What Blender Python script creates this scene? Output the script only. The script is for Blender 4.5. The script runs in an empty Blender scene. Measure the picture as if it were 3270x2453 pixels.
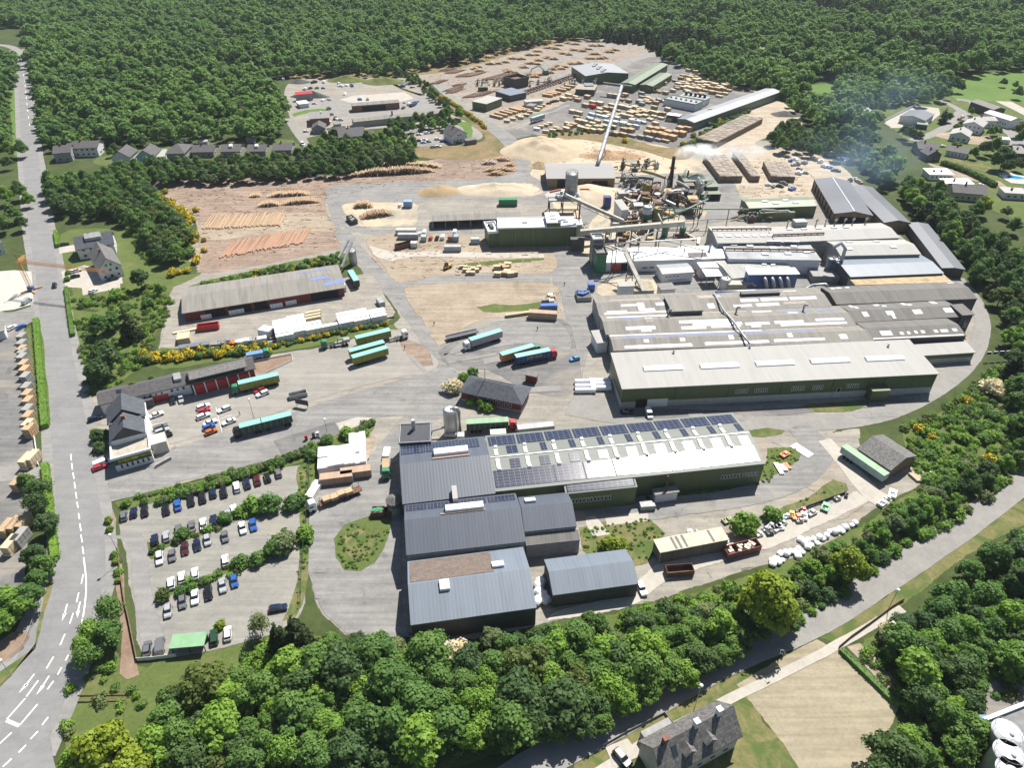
import bpy,bmesh,math,random,collections
from mathutils import Vector,Matrix,noise
from mathutils.geometry import tessellate_polygon
R=random.Random(7)
SC=bpy.context.scene
COL=SC.collection
# ------ camera
CAM_H,PITCH,FPX=146.13,math.radians(36.406),2206.4
cd=bpy.data.cameras.new('camera');cam=bpy.data.objects.new('camera',cd);COL.objects.link(cam)
cam.location=(0,0,CAM_H);cam.rotation_euler=(math.pi/2-PITCH,0,0)
cd.sensor_width=36;cd.lens=FPX/3270*36;cd.clip_start=1;cd.clip_end=20000
SC.camera=cam
# ------ light
SUN=Vector((0.275,0.50,0.83)).normalized()
sl=bpy.data.lights.new('sun','SUN');so=bpy.data.objects.new('sun',sl);COL.objects.link(so)
sl.energy=5.0;sl.angle=math.radians(0.5);sl.color=(1.0,0.955,0.88)
so.rotation_euler=(-SUN).to_track_quat('-Z','Y').to_euler();so.location=(0,0,400)
w=bpy.data.worlds.new('World');SC.world=w;w.use_nodes=True
nt=w.node_tree;bg=nt.nodes['Background'];sky=nt.nodes.new('ShaderNodeTexSky');sky.sky_type='NISHITA'
sky.sun_disc=False;sky.sun_elevation=math.asin(SUN.z);sky.sun_rotation=math.atan2(SUN.x,SUN.y)
nt.links.new(sky.outputs[0],bg.inputs[0]);bg.inputs[1].default_value=0.056
vs=SC.view_settings;vs.view_transform='Standard';vs.look='None';vs.gamma=1;vs.exposure=0.84
SC.cycles.max_bounces=5;SC.cycles.diffuse_bounces=3;SC.cycles.glossy_bounces=2;SC.cycles.transparent_max_bounces=10
SC.cycles.transmission_bounces=2;SC.cycles.volume_bounces=4
SC.cycles.use_denoising=True
# ------ survey: where a point of the photograph lies on the ground
S=3270/2212
KEY={'a':(0,0,2.212),'b':(1000,0,2.212),'c':(2000,0,2.212),'d':(2270,200,2.212),'e':(0,750,2.212),'f':(1000,500,2.765),'g':(1700,500,2.765),'h':(2400,700,2.5425),'i':(0,1400,2.765),'j':(0,1853,2.765),'k':(800,1250,2.765),'l':(1200,1250,2.765),'m':(1700,1250,2.765),'n':(2470,1250,2.765),'o':(1700,1853,2.765),'p':(2470,1853,2.765),'q':(850,950,2.765),'r':(800,1800,2.458),'s':(1300,80,3.16),'t':(1800,80,3.16),'u':(880,200,3.16),'v':(2750,200,4.2538),'w':(1700,620,5.53),'x':(320,1280,6.9125),'y':(1500,1000,5.53),'z':(700,1050,4.23)}
def px(p):
 if isinstance(p[0],str):
  o=KEY[p[0]];return(o[0]+p[1]/o[2],o[1]+p[2]/o[2])
 return(p[0]*S,p[1]*S)
_ct,_st=math.cos(PITCH),math.sin(PITCH)
def W(p,z=0.0):
 x,y=px(p);x=(x-1635)/FPX;y=-(y-1226.5)/FPX
 t=(z-CAM_H)/(-_st+y*_ct)
 return Vector((x*t,(_ct+y*_st)*t,z))
def L(k,*a):return[(k,a[i],a[i+1])for i in range(0,len(a),2)]
def Q(*a):return[(a[i],a[i+1])for i in range(0,len(a),2)]
def P2(v):
 d=Vector((v[0],v[1],v[2]-CAM_H));f=d.y*_ct-d.z*_st;u=d.y*_st+d.z*_ct
 return((1635+FPX*d.x/f)/S,(1226.5-FPX*u/f)/S)
# ------ materials
MT={}
def newmat(name):
 m=bpy.data.materials.new(name);m.use_nodes=True;m.node_tree.nodes.clear();return m,m.node_tree
def N(nt,typ,**kw):
 n=nt.nodes.new(typ)
 for k,v in kw.items():
  if k.startswith('_'):setattr(n,k[1:],v)
  else:n.inputs[k].default_value=v
 return n
def ramp(nt,fac,stops):
 r=nt.nodes.new('ShaderNodeValToRGB');e=r.color_ramp.elements
 while len(e)<len(stops):e.new(0.5)
 for i,(p,c)in enumerate(stops):e[i].position=p;e[i].color=(c[0],c[1],c[2],1)
 nt.links.new(fac,r.inputs[0]);return r.outputs[0]
def mixc(nt,fac,a,b,mode='MIX'):
 m=nt.nodes.new('ShaderNodeMix');m.data_type='RGBA';m.blend_type=mode
 for s,v in((0,fac),(6,a),(7,b)):
  if isinstance(v,(int,float)):m.inputs[s].default_value=v
  elif isinstance(v,(tuple,list)):m.inputs[s].default_value=(v[0],v[1],v[2],1)
  else:nt.links.new(v,m.inputs[s])
 return m.outputs[2]
def mth(nt,op,a,b=0.5):
 m=nt.nodes.new('ShaderNodeMath');m.operation=op
 for s,v in((0,a),(1,b)):
  if isinstance(v,(int,float)):m.inputs[s].default_value=v
  else:nt.links.new(v,m.inputs[s])
 return m.outputs[0]
def noise_tex(nt,vec,scale,detail=4,rough=0.6,dist=0.0):
 n=N(nt,'ShaderNodeTexNoise',Scale=scale,Detail=detail,Roughness=rough,Distortion=dist)
 nt.links.new(vec,n.inputs['Vector']);return n.outputs['Fac']
def finish(nt,col,rough=0.8,metal=0.0,bump=None,bstr=0.3,alpha=None,spec=None):
 b=nt.nodes.new('ShaderNodeBsdfPrincipled');o=nt.nodes.new('ShaderNodeOutputMaterial')
 if isinstance(col,(tuple,list)):b.inputs['Base Color'].default_value=(col[0],col[1],col[2],1)
 else:nt.links.new(col,b.inputs['Base Color'])
 if isinstance(rough,(int,float)):b.inputs['Roughness'].default_value=rough
 else:nt.links.new(rough,b.inputs['Roughness'])
 b.inputs['Metallic'].default_value=metal
 if spec is not None:b.inputs['Specular IOR Level'].default_value=spec
 if bump is not None:
  bn=nt.nodes.new('ShaderNodeBump');bn.inputs['Strength'].default_value=bstr;bn.inputs['Distance'].default_value=0.1
  nt.links.new(bump,bn.inputs['Height']);nt.links.new(bn.outputs[0],b.inputs['Normal'])
 out=b.outputs[0]
 if alpha is not None:
  t=nt.nodes.new('ShaderNodeBsdfTransparent');mx=nt.nodes.new('ShaderNodeMixShader')
  nt.links.new(alpha,mx.inputs[0]);nt.links.new(t.outputs[0],mx.inputs[1]);nt.links.new(out,mx.inputs[2]);out=mx.outputs[0]
 nt.links.new(out,o.inputs[0])
def sc3(c,f):return tuple(min(1,v*f)for v in c)
def plain(name,c,rough=0.7,metal=0.0,var=0.12,scale=0.6,spec=None):
 if name in MT:return MT[name]
 m,nt=newmat(name);tc=nt.nodes.new('ShaderNodeTexCoord');f=noise_tex(nt,tc.outputs['Object'],scale,5)
 f2=noise_tex(nt,tc.outputs['Object'],scale*9,3)
 col=ramp(nt,f,[(0.3,sc3(c,1-var*1.4)),(0.5,c),(0.72,sc3(c,1+var))])
 col=mixc(nt,mth(nt,'MULTIPLY',f2,0.25),col,sc3(c,0.72))
 finish(nt,col,rough,metal,spec=spec);MT[name]=m;return m
def sheet_metal(name,c,rough=0.5,metal=0.0,axis='x',period=1.0,depth=0.25,stain=0.25,streak=True,lines=0.1):
 """profiled roof or wall sheeting: ribs, weather streaks and dirt"""
 if name in MT:return MT[name]
 m,nt=newmat(name);tc=nt.nodes.new('ShaderNodeTexCoord');sp=nt.nodes.new('ShaderNodeSeparateXYZ')
 nt.links.new(tc.outputs['Object'],sp.inputs[0])
 ax=sp.outputs[{'x':0,'y':1,'z':2}[axis]]
 w=mth(nt,'SINE',mth(nt,'MULTIPLY',ax,6.2832/period))
 mp=nt.nodes.new('ShaderNodeMapping');nt.links.new(tc.outputs['Object'],mp.inputs[0])
 mp.inputs['Scale'].default_value={'x':(0.9,0.06,0.06),'y':(0.06,0.9,0.06),'z':(0.06,0.06,0.9)}[axis]
 st=noise_tex(nt,mp.outputs[0],1.0,6,0.65);big=noise_tex(nt,tc.outputs['Object'],0.09,4);fine=noise_tex(nt,tc.outputs['Object'],1.6,4,0.7)
 col=ramp(nt,st,[(0.32,sc3(c,1-stain)),(0.5,c),(0.7,sc3(c,1+stain*0.55))])
 col=mixc(nt,mth(nt,'MULTIPLY',big,stain*1.3),col,sc3((c[0]*1.0,c[1]*0.93,c[2]*0.82),0.72))
 col=mixc(nt,mth(nt,'MULTIPLY',fine,stain*0.9),col,sc3(c,0.66))
 seam=mth(nt,'LESS_THAN',mth(nt,'FRACT',mth(nt,'MULTIPLY',ax,1/(period*6))),0.025)
 col=mixc(nt,mth(nt,'MULTIPLY',seam,lines),col,sc3(c,0.6))
 finish(nt,col,rough,metal,bump=w,bstr=depth*0.16);MT[name]=m;return m
def tiles(name,c,row=0.45,rough=0.8,var=0.35):
 if name in MT:return MT[name]
 m,nt=newmat(name);tc=nt.nodes.new('ShaderNodeTexCoord')
 b=N(nt,'ShaderNodeTexBrick',Scale=1.0);b.inputs['Brick Width'].default_value=row*1.2;b.inputs['Row Height'].default_value=row
 b.inputs['Mortar Size'].default_value=row*0.07;b.inputs['Color1'].default_value=(*sc3(c,1+var),1);b.inputs['Color2'].default_value=(*sc3(c,1-var),1)
 b.inputs['Mortar'].default_value=(*sc3(c,0.4),1);nt.links.new(tc.outputs['Object'],b.inputs['Vector'])
 f=noise_tex(nt,tc.outputs['Object'],0.5,5);col=mixc(nt,mth(nt,'MULTIPLY',f,0.6),b.outputs['Color'],sc3(c,0.8))
 finish(nt,col,rough);MT[name]=m;return m
def solar(name,cw=1.0,ch=1.6,rough=0.11,line=0.03,frame=(0.16,0.175,0.2)):
 if name in MT:return MT[name]
 m,nt=newmat(name);tc=nt.nodes.new('ShaderNodeTexCoord')
 b=N(nt,'ShaderNodeTexBrick',Scale=1.0);b.offset=0.0
 b.inputs['Brick Width'].default_value=cw;b.inputs['Row Height'].default_value=ch;b.inputs['Mortar Size'].default_value=line
 b.inputs['Color1'].default_value=(0.012,0.016,0.04,1);b.inputs['Color2'].default_value=(0.022,0.026,0.055,1);b.inputs['Mortar'].default_value=(*frame,1)
 nt.links.new(tc.outputs['Object'],b.inputs['Vector'])
 wob=noise_tex(nt,tc.outputs['Object'],0.7,2)
 finish(nt,b.outputs['Color'],rough,0.0,bump=wob,bstr=0.05,spec=0.9);MT[name]=m;return m
def ground_mat(name,c1,c2,c3,scale=0.05,fine=1.2,streak=None,rough=0.95,alpha=True,fv=0.4,tint=None,contrast=0.15,edge=0.9,stain=0):
 """earth, asphalt, grass: three tones mixed by coarse and fine noise; a ragged rim where the patch thins out"""
 if name in MT:return MT[name]
 m,nt=newmat(name);g=nt.nodes.new('ShaderNodeNewGeometry');pos=g.outputs['Position']
 scale*=1.9;a=noise_tex(nt,pos,scale,8,0.68,0.5);b=noise_tex(nt,pos,fine,5,0.7);d=noise_tex(nt,pos,scale*5,5,0.6,0.8)
 col=ramp(nt,a,[(0.5-contrast,c1),(0.5,c2),(0.5+contrast,c3)])
 col=mixc(nt,mth(nt,'MULTIPLY',ramp(nt,d,[(0.42,(0,0,0)),(0.68,(1,1,1))]),0.55),col,c3)
 col=mixc(nt,mth(nt,'MULTIPLY',ramp(nt,d,[(0.30,(1,1,1)),(0.46,(0,0,0))]),0.5),col,c1)
 col=mixc(nt,fv,col,mixc(nt,b,sc3(c1,0.55),sc3(c3,1.3)),'MIX')
 if tint:
  t=noise_tex(nt,pos,tint[1],6,0.6,1.0);col=mixc(nt,mth(nt,'MULTIPLY',ramp(nt,t,[(tint[2],(0,0,0)),(tint[2]+0.14,(1,1,1))]),tint[3]),col,tint[0])
 if streak:
  mp=nt.nodes.new('ShaderNodeMapping');nt.links.new(pos,mp.inputs[0]);mp.inputs['Rotation'].default_value=(0,0,-streak[0]);mp.inputs['Scale'].default_value=(0.03,0.55,1)
  t=noise_tex(nt,mp.outputs[0],1.0,5,0.65,0.25);col=mixc(nt,mth(nt,'MULTIPLY',ramp(nt,t,[(0.35,(1,1,1)),(0.55,(0,0,0))]),streak[1]),col,sc3(c1,0.75))
  col=mixc(nt,mth(nt,'MULTIPLY',ramp(nt,t,[(0.55,(0,0,0)),(0.72,(1,1,1))]),streak[1]),col,sc3(c3,1.12))
 if stain:st=noise_tex(nt,pos,0.22,4,.55,.5);col=mixc(nt,mth(nt,'MULTIPLY',ramp(nt,st,[(.62,(0,0,0)),(.7,(1,1,1))]),stain),col,sc3(c1,.6))
 al=None
 if alpha:
  at=nt.nodes.new('ShaderNodeAttribute');at.attribute_name='edge'
  e=noise_tex(nt,pos,0.35,6,0.65,0.6)
  v=mth(nt,'ADD',mth(nt,'MULTIPLY',at.outputs['Fac'],1.0+edge),mth(nt,'MULTIPLY',mth(nt,'SUBTRACT',e,0.62),edge*2))
  al=ramp(nt,v,[(0.25,(0,0,0)),(0.62,(1,1,1))])
 finish(nt,col,rough,0.0,bump=b,bstr=0.25,alpha=al,spec=0.2);MT[name]=m;return m
def leafmat(name,c,var=0.35,trans=0.34):
 if name in MT:return MT[name]
 m,nt=newmat(name);oi=nt.nodes.new('ShaderNodeObjectInfo');tc=nt.nodes.new('ShaderNodeTexCoord')
 f=noise_tex(nt,tc.outputs['Object'],0.55,3);f2=noise_tex(nt,tc.outputs['Object'],3.0,2)
 col=ramp(nt,oi.outputs['Random'],[(0.0,sc3(c,1-var)),(0.45,c),(0.8,(c[0]*1.25,c[1]*1.12,c[2]*0.9)),(1.0,(c[0]*1.55,c[1]*1.3,c[2]*1.0))])
 col=mixc(nt,mth(nt,'MULTIPLY',f,0.7),col,(c[0]*1.35,c[1]*1.28,c[2]*1.05));gp=nt.nodes.new('ShaderNodeNewGeometry');wn_=noise_tex(nt,gp.outputs['Position'],0.012,4);col=mixc(nt,ramp(nt,wn_,[(.42,(0,0,0)),(.58,(.9,.9,.9))]),col,(c[0]*1.6,c[1]*1.35,c[2]*.95));col=mixc(nt,mth(nt,'MULTIPLY',f2,0.45),col,sc3(c,0.6))
 b=nt.nodes.new('ShaderNodeBsdfPrincipled');nt.links.new(col,b.inputs['Base Color']);b.inputs['Roughness'].default_value=0.62;b.inputs['Specular IOR Level'].default_value=0.25
 t=nt.nodes.new('ShaderNodeBsdfTranslucent');nt.links.new(mixc(nt,0.5,col,(c[0]*1.9,c[1]*1.7,c[2]*0.8)),t.inputs[0])
 mx=nt.nodes.new('ShaderNodeMixShader');mx.inputs[0].default_value=trans;o=nt.nodes.new('ShaderNodeOutputMaterial')
 nt.links.new(b.outputs[0],mx.inputs[1]);nt.links.new(t.outputs[0],mx.inputs[2]);nt.links.new(mx.outputs[0],o.inputs[0]);MT[name]=m;return m
# ------ mesh builder and object helpers
class MB:
 def __init__(self):self.v=[];self.f=[];self.m=[]
 def add(self,vs,fs,mi=0):
  o=len(self.v);self.v+=[tuple(p)for p in vs];self.f+=[tuple(o+i for i in f)for f in fs];self.m+=[mi]*len(fs);return self
 def prism(self,pts,z0,z1,mi=0,top=None):
  n=len(pts);t=top or pts
  vs=[(p[0],p[1],z0)for p in pts]+[(p[0],p[1],z1)for p in t]
  self.add(vs,[tuple(range(n-1,-1,-1)),tuple(range(n,2*n))]+[(i,(i+1)%n,n+(i+1)%n,n+i)for i in range(n)],mi);return self
 def box(self,c,s,mi=0,rz=0.0,taper=1.0):
  hx,hy=s[0]/2,s[1]/2;ca,sa=math.cos(rz),math.sin(rz)
  q=[(c[0]+x*ca-y*sa,c[1]+x*sa+y*ca)for x,y in((-hx,-hy),(hx,-hy),(hx,hy),(-hx,hy))]
  t=[(c[0]+(x*ca-y*sa)*taper,c[1]+(x*sa+y*ca)*taper)for x,y in((-hx,-hy),(hx,-hy),(hx,hy),(-hx,hy))]
  return self.prism(q,c[2]-s[2]/2,c[2]+s[2]/2,mi,t)
 def cyl(self,c,r,h,n=14,mi=0,r2=None):
  r2=r if r2 is None else r2
  a=[(c[0]+r*math.cos(6.2832*i/n),c[1]+r*math.sin(6.2832*i/n))for i in range(n)]
  b=[(c[0]+r2*math.cos(6.2832*i/n),c[1]+r2*math.sin(6.2832*i/n))for i in range(n)]
  return self.prism(a,c[2],c[2]+h,mi,b)
 def tube(self,pts,r,n=8,mi=0,r2=None):
  pts=[Vector(p)for p in pts];vs=[];k=len(pts)
  for i,p in enumerate(pts):
   d=(pts[min(i+1,k-1)]-pts[max(i-1,0)]).normalized();u=d.cross(Vector((0,0,1)))
   if u.length<1e-3:u=Vector((1,0,0))
   u.normalize();v=u.cross(d);rr=r if r2 is None else r+(r2-r)*i/(k-1)
   vs+=[p+(u*math.cos(6.2832*j/n)+v*math.sin(6.2832*j/n))*rr for j in range(n)]
  fs=[(i*n+j,i*n+(j+1)%n,(i+1)*n+(j+1)%n,(i+1)*n+j)for i in range(k-1)for j in range(n)]
  fs+=[tuple(range(n-1,-1,-1)),tuple((k-1)*n+j for j in range(n))]
  return self.add(vs,fs,mi)
 def beam(self,a,b,w,h,mi=0):
  a,b=Vector(a),Vector(b);d=(b-a).normalized();u=d.cross(Vector((0,0,1)))
  if u.length<1e-3:u=Vector((1,0,0))
  u.normalize();v=u.cross(d)
  vs=[p+u*x*w/2+v*y*h/2 for p in(a,b)for x,y in((-1,-1),(1,-1),(1,1),(-1,1))]
  return self.add(vs,[(0,1,2,3)[::-1],(4,5,6,7),(0,1,5,4),(1,2,6,5),(2,3,7,6),(3,0,4,7)],mi)
 def lathe(self,c,prof,n=18,mi=0):
  vs=[(c[0]+r*math.cos(6.2832*j/n),c[1]+r*math.sin(6.2832*j/n),c[2]+z)for r,z in prof for j in range(n)];k=len(prof)
  fs=[(i*n+j,i*n+(j+1)%n,(i+1)*n+(j+1)%n,(i+1)*n+j)for i in range(k-1)for j in range(n)]
  fs+=[tuple(range(n-1,-1,-1)),tuple((k-1)*n+j for j in range(n))]
  return self.add(vs,fs,mi)
 def profile(self,prof,x0,x1,axis='x',mi=0):
  """closed 2-D outline (t, z) pushed along an axis"""
  n=len(prof)
  if axis=='x':vs=[(x0,t,z)for t,z in prof]+[(x1,t,z)for t,z in prof]
  else:vs=[(t,x0,z)for t,z in prof]+[(t,x1,z)for t,z in prof]
  fs=[tuple(range(n)),tuple(range(2*n-1,n-1,-1))]+[(i,n+i,n+(i+1)%n,(i+1)%n)for i in range(n)]
  return self.add(vs,fs,mi)
 def mesh(self,name,mats):
  me=bpy.data.meshes.new(name);me.from_pydata(self.v,[],self.f)
  for m in(mats if isinstance(mats,(list,tuple))else[mats]):me.materials.append(m)
  if len(me.materials)>1:me.polygons.foreach_set('material_index',self.m)
  b=bmesh.new();b.from_mesh(me);bmesh.ops.recalc_face_normals(b,faces=b.faces);b.to_mesh(me);b.free();me.update();return me
 def obj(self,name,mats,parent=None,smooth=False):
  me=self.mesh(name,mats)
  if smooth:me.polygons.foreach_set('use_smooth',[True]*len(me.polygons))
  return link(name,me,parent)
def link(name,me,parent=None):
 o=bpy.data.objects.new(name,me);COL.objects.link(o)
 if parent is not None:o.parent=parent
 return o
def tag(o,label,cat,group=None):
 o['label']=label;o['category']=cat
 if group:o['group']=group
 n=len(label.replace(',',' ').split())
 if not 4<=n<=16:print('LABEL LENGTH',n,label)
 return o
def thing(name,label,cat,loc=(0,0,0),rz=0.0,group=None):
 o=bpy.data.objects.new(name,None);COL.objects.link(o);o.empty_display_size=0.5
 o.location=loc;o.rotation_euler=(0,0,rz);return tag(o,label,cat,group)
def copy_tree(o,parent=None):
 c=o.copy();COL.objects.link(c);c.parent=parent
 for ch in[x for x in o.children]:copy_tree(ch,c)
 return c
ORD=['first','second','third','fourth','fifth','sixth','seventh','eighth','ninth','tenth','eleventh','twelfth','thirteenth','fourteenth','fifteenth','sixteenth','seventeenth','eighteenth','nineteenth','twentieth']
ORD+=['twenty-'+o for o in ORD[:9]]+['thirtieth']+['thirty-'+o for o in ORD[:9]]
def nth(i,n,word='left'):
 """place in a row of n counted from one end"""
 other={'left':'right','front':'back','top':'bottom'}[word]
 if i==0:return word+'most' if word in('left','top')else'nearest'
 if i==n-1:return other+'most' if other in('right','bottom')else'farthest'
 return ORD[i]+' from '+word
# ------ ground sheets
PATCH=[]
LV=[0.0]
def inside(p,poly):
 c=False;j=len(poly)-1
 for i in range(len(poly)):
  a,b=poly[i],poly[j]
  if(a[1]>p[1])!=(b[1]>p[1])and p[0]<(b[0]-a[0])*(p[1]-a[1])/(b[1]-a[1])+a[0]:c=not c
  j=i
 return c
def gz(p):
 z=0.0
 for bb,poly,lv in PATCH:
  if bb[0]<p[0]<bb[1]and bb[2]<p[1]<bb[3]and lv>z and inside(p,poly):z=lv
 return z
def G(p,dz=0.0):
 v=W(p);v.z=gz(v)+dz;return v
def catmull(pts,step=4.0,closed=True):
 out=[];n=len(pts)
 for i in range(n if closed else n-1):
  if closed:a,b,c,d=pts[i-1],pts[i],pts[(i+1)%n],pts[(i+2)%n]
  else:a,b,c,d=pts[max(i-1,0)],pts[i],pts[i+1],pts[min(i+2,n-1)]
  k=max(1,int((c-b).length/step));
  for j in range(k):
   t=j/k;h=0.5
   out.append(b+(c-a)*h*t*(1-t)*(1-t)+(c-b)*(3*t*t-2*t*t*t)-(d-b)*h*t*t*(1-t)if True else b)
 if not closed:out.append(pts[-1])
 return out
def patch(name,pts,mat,soft=1.5,smooth=True,jit=0.5,kind='structure',z=None):
 LV[0]+=0.0012;lv=LV[0]if z is None else z
 ps=[W(p)if not isinstance(p,Vector)else p.copy()for p in pts]
 ps=catmull(ps,5.0)if smooth else ps
 area=sum(ps[i-1].x*ps[i].y-ps[i].x*ps[i-1].y for i in range(len(ps)))
 if area<0:ps.reverse()
 if jit:
  for p in ps:
   q=noise.noise_vector(Vector((p.x*0.13,p.y*0.13,len(PATCH)*7.1)));p.x+=q.x*jit*1.6;p.y+=q.y*jit*1.6
 n=len(ps);per=sum((ps[i]-ps[i-1]).length for i in range(n));ar=abs(sum(ps[i-1].x*ps[i].y-ps[i].x*ps[i-1].y for i in range(n)))/2;soft=min(soft,0.6*ar/per)
 for p in ps:p.z=lv
 vs=[tuple(p)for p in ps];ed=[0.0]*n;fs=[]
 if soft>0:
  ins=[]
  for i in range(n):
   t=(ps[(i+1)%n]-ps[i-1]);t.z=0;t.normalize();nn=Vector((-t.y,t.x,0));ins.append(ps[i]+nn*soft)
  vs+=[tuple(p)for p in ins];ed+=[1.0]*n
  fs+=[(i,(i+1)%n,n+(i+1)%n,n+i)for i in range(n)];base=n;loop=ins
 else:
  ed=[1.0]*n;base=0;loop=ps
 for t in tessellate_polygon([[Vector((p.x,p.y,0))for p in loop]]):fs.append(tuple(base+i for i in t))
 me=bpy.data.meshes.new(name);me.from_pydata(vs,[],fs);me.materials.append(mat)
 bm=bmesh.new();bm.from_mesh(me)
 for f in bm.faces:
  if f.normal.z<0:f.normal_flip()
 bm.to_mesh(me);bm.free()
 at=me.attributes.new('edge','FLOAT','POINT');at.data.foreach_set('value',ed)
 o=link(name,me);o['kind']=kind
 PATCH.append(((min(p.x for p in ps),max(p.x for p in ps),min(p.y for p in ps),max(p.y for p in ps)),[(p.x,p.y)for p in ps],lv));return o
def strip_poly(pts,width,off=0.0,step=4.0):
 """outline of a road along a polyline; width a number or one per point"""
 ps=[W(p)if not isinstance(p,Vector)else p for p in pts]
 ws=width if isinstance(width,(list,tuple))else[width]*len(ps)
 c=catmull([Vector((p.x,p.y,w))for p,w in zip(ps,ws)],step,False);l,r=[],[]
 for i,p in enumerate(c):
  t=c[min(i+1,len(c)-1)]-c[max(i-1,0)];t.z=0;t.normalize();nn=Vector((-t.y,t.x,0));b=Vector((p.x,p.y,0))
  l.append(b+nn*(off+p.z/2));r.append(b+nn*(off-p.z/2))
 return l+r[::-1]
def road(name,pts,width,mat,soft=0.6,off=0.0,jit=0.15):return patch(name,strip_poly(pts,width,off),mat,soft,False,jit)
# ------ ground
gm=ground_mat
ASP=gm('asphalt',(0.14,0.139,0.138),(0.198,0.195,0.191),(0.27,0.262,0.248),0.05,1.7,streak=(0.25,0.45),fv=0.42,tint=((.33,.29,.23),.022,.6,.45),stain=.45)
ASPD=gm('asphalt_dark',(0.105,0.105,0.108),(0.145,0.144,0.144),(0.195,0.19,0.184),0.05,1.6,streak=(0.6,0.4),fv=0.4,tint=((0.32,0.28,0.22),0.03,0.5,0.55),stain=.4)
ASPR=gm('road_asphalt',(0.18,0.177,0.174),(0.22,0.216,0.21),(0.265,0.258,0.247),0.08,2.0,streak=(1.45,0.4),fv=0.35)
LANE=gm('lane_asphalt',(0.185,0.18,0.17),(0.22,0.213,0.2),(0.26,0.25,0.232),0.09,2.0,fv=0.25)
GRAV=gm('gravel',(0.165,0.155,0.138),(0.235,0.22,0.194),(0.33,0.305,0.26),0.05,1.3,streak=(0.4,0.4),fv=.45,stain=.35,tint=((0.3,0.22,0.15),0.02,0.55,0.5))
CONC=gm('concrete',(0.3,0.285,0.255),(0.36,0.335,0.295),(0.42,0.39,0.34),0.1,1.2,fv=0.25)
WCON=gm('pale_concrete',(0.36,0.35,0.31),(0.42,0.41,0.365),(0.46,0.45,0.4),0.1,0.6,fv=0.2)
CREAM=gm('chip_litter',(0.28,0.235,0.165),(0.4,0.335,0.24),(0.5,0.43,0.32),0.05,0.9,fv=.45,tint=((0.2,0.19,0.175),0.035,0.5,0.85),edge=1.4)
BARE=gm('bare_earth',(0.17,0.13,0.094),(0.26,0.208,0.153),(0.385,0.325,0.25),0.045,1.0,streak=(.8,.35),fv=.5,tint=((0.12,0.12,0.06),0.03,0.58,0.6),edge=1.2)
BARK=gm('bark_litter',(0.14,0.096,0.072),(0.225,0.162,0.124),(0.335,0.26,0.205),0.05,0.9,streak=(0.1,0.5),fv=.5,tint=((0.15,0.125,0.11),0.03,0.54,0.7),edge=1.2)
BEDS=gm('log_bed',(0.18,0.15,0.125),(0.25,0.21,0.175),(0.33,0.285,0.24),0.06,0.7,streak=(0.62,0.6),fv=.45)
TRACK=gm('track_earth',(0.27,0.22,0.165),(0.37,0.31,0.235),(0.45,0.39,0.305),0.04,0.6,streak=(0.7,0.5),tint=((0.17,0.145,0.12),0.02,0.6,0.5),edge=1.2)
BANK=gm('bank_heath',(0.1,0.09,0.035),(0.17,0.13,0.065),(0.25,0.18,0.1),0.05,0.6,tint=((0.06,0.09,0.02),0.025,0.5,0.8),edge=1.2)
GRASS=gm('grass',(0.035,0.062,0.014),(0.066,0.1,0.024),(0.12,0.15,0.045),0.09,1.3,edge=1.0,fv=.65,tint=((0.15,0.14,0.06),0.09,0.56,0.65))
MEAD=gm('meadow',(0.06,0.115,0.024),(0.082,0.148,0.03),(0.11,0.175,0.042),0.02,0.5,fv=0.4)
DRY=gm('dry_grass',(0.055,0.08,0.02),(0.11,0.115,0.04),(0.21,0.18,0.085),0.12,1.3,edge=1.2,fv=.6,tint=((.05,.095,.02),.12,.46,.8))
STUB=gm('stubble',(0.2,0.172,0.115),(0.27,0.235,0.165),(0.34,0.3,0.215),0.07,1.2,fv=.55,streak=(0.9,0.45),tint=((0.14,0.17,0.055),0.06,0.66,0.6))
SOIL=gm('soil',(0.14,0.09,0.06),(0.2,0.14,0.1),(0.27,0.2,0.15),0.1,0.9)
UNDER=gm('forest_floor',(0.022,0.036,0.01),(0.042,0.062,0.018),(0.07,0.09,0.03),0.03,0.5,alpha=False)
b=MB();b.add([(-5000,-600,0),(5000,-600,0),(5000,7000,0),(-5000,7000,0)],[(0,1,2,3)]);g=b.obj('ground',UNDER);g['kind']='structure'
# --- green land
patch('meadow_ground',Q(2065,175,2120,158,2230,155,2300,240,2212,232,2060,212),MEAD,3)
patch('verge_ground',Q(18,175,36,180,52,300,30,335,22,250),MEAD,1)
patch('village_ground',Q(1870,205,2000,195,2080,215,2260,240,2330,480,2180,470,2040,400,1980,330,1925,275),GRASS,4)
patch('clearing_ground',Q(1735,190,1790,180,1835,205,1790,222),MEAD,3)
patch('garden_ground',Q(200,345,300,318,440,308,610,300,640,305,640,335,430,345,240,358),GRASS,2)
patch('clearcut_ground',Q(1570,96,1650,88,1680,97,1640,108),SOIL,4)
patch('lawn',Q(128,505,250,492,300,500,420,560,380,600,300,640,250,660,170,720,150,620),GRASS,2)
patch('shrub_ground',Q(150,640,330,600,420,590,560,570,740,545,745,565,390,625,360,660,335,740,310,790,230,850,185,860,165,740),GRASS,2)
patch('roadside_ground',Q(130,1480,200,1380,290,1430,360,1440,330,1520,310,1660,290,1700,130,1700,140,1560),GRASS,2)
patch('belt_ground',Q(300,1450,600,1350,700,1370,1000,1400,1250,1340,1580,1250,1800,1160,1950,1070,2100,960,2212,870,2330,900,2230,1010,2060,1140,1880,1240,1640,1390,1400,1500,1200,1600,700,1720,300,1700),GRASS,2)
patch('slope_ground',Q(1940,930,2060,870,2140,790,2230,780,2280,880,2160,990,2000,1060,1970,990),GRASS,2)
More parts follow.
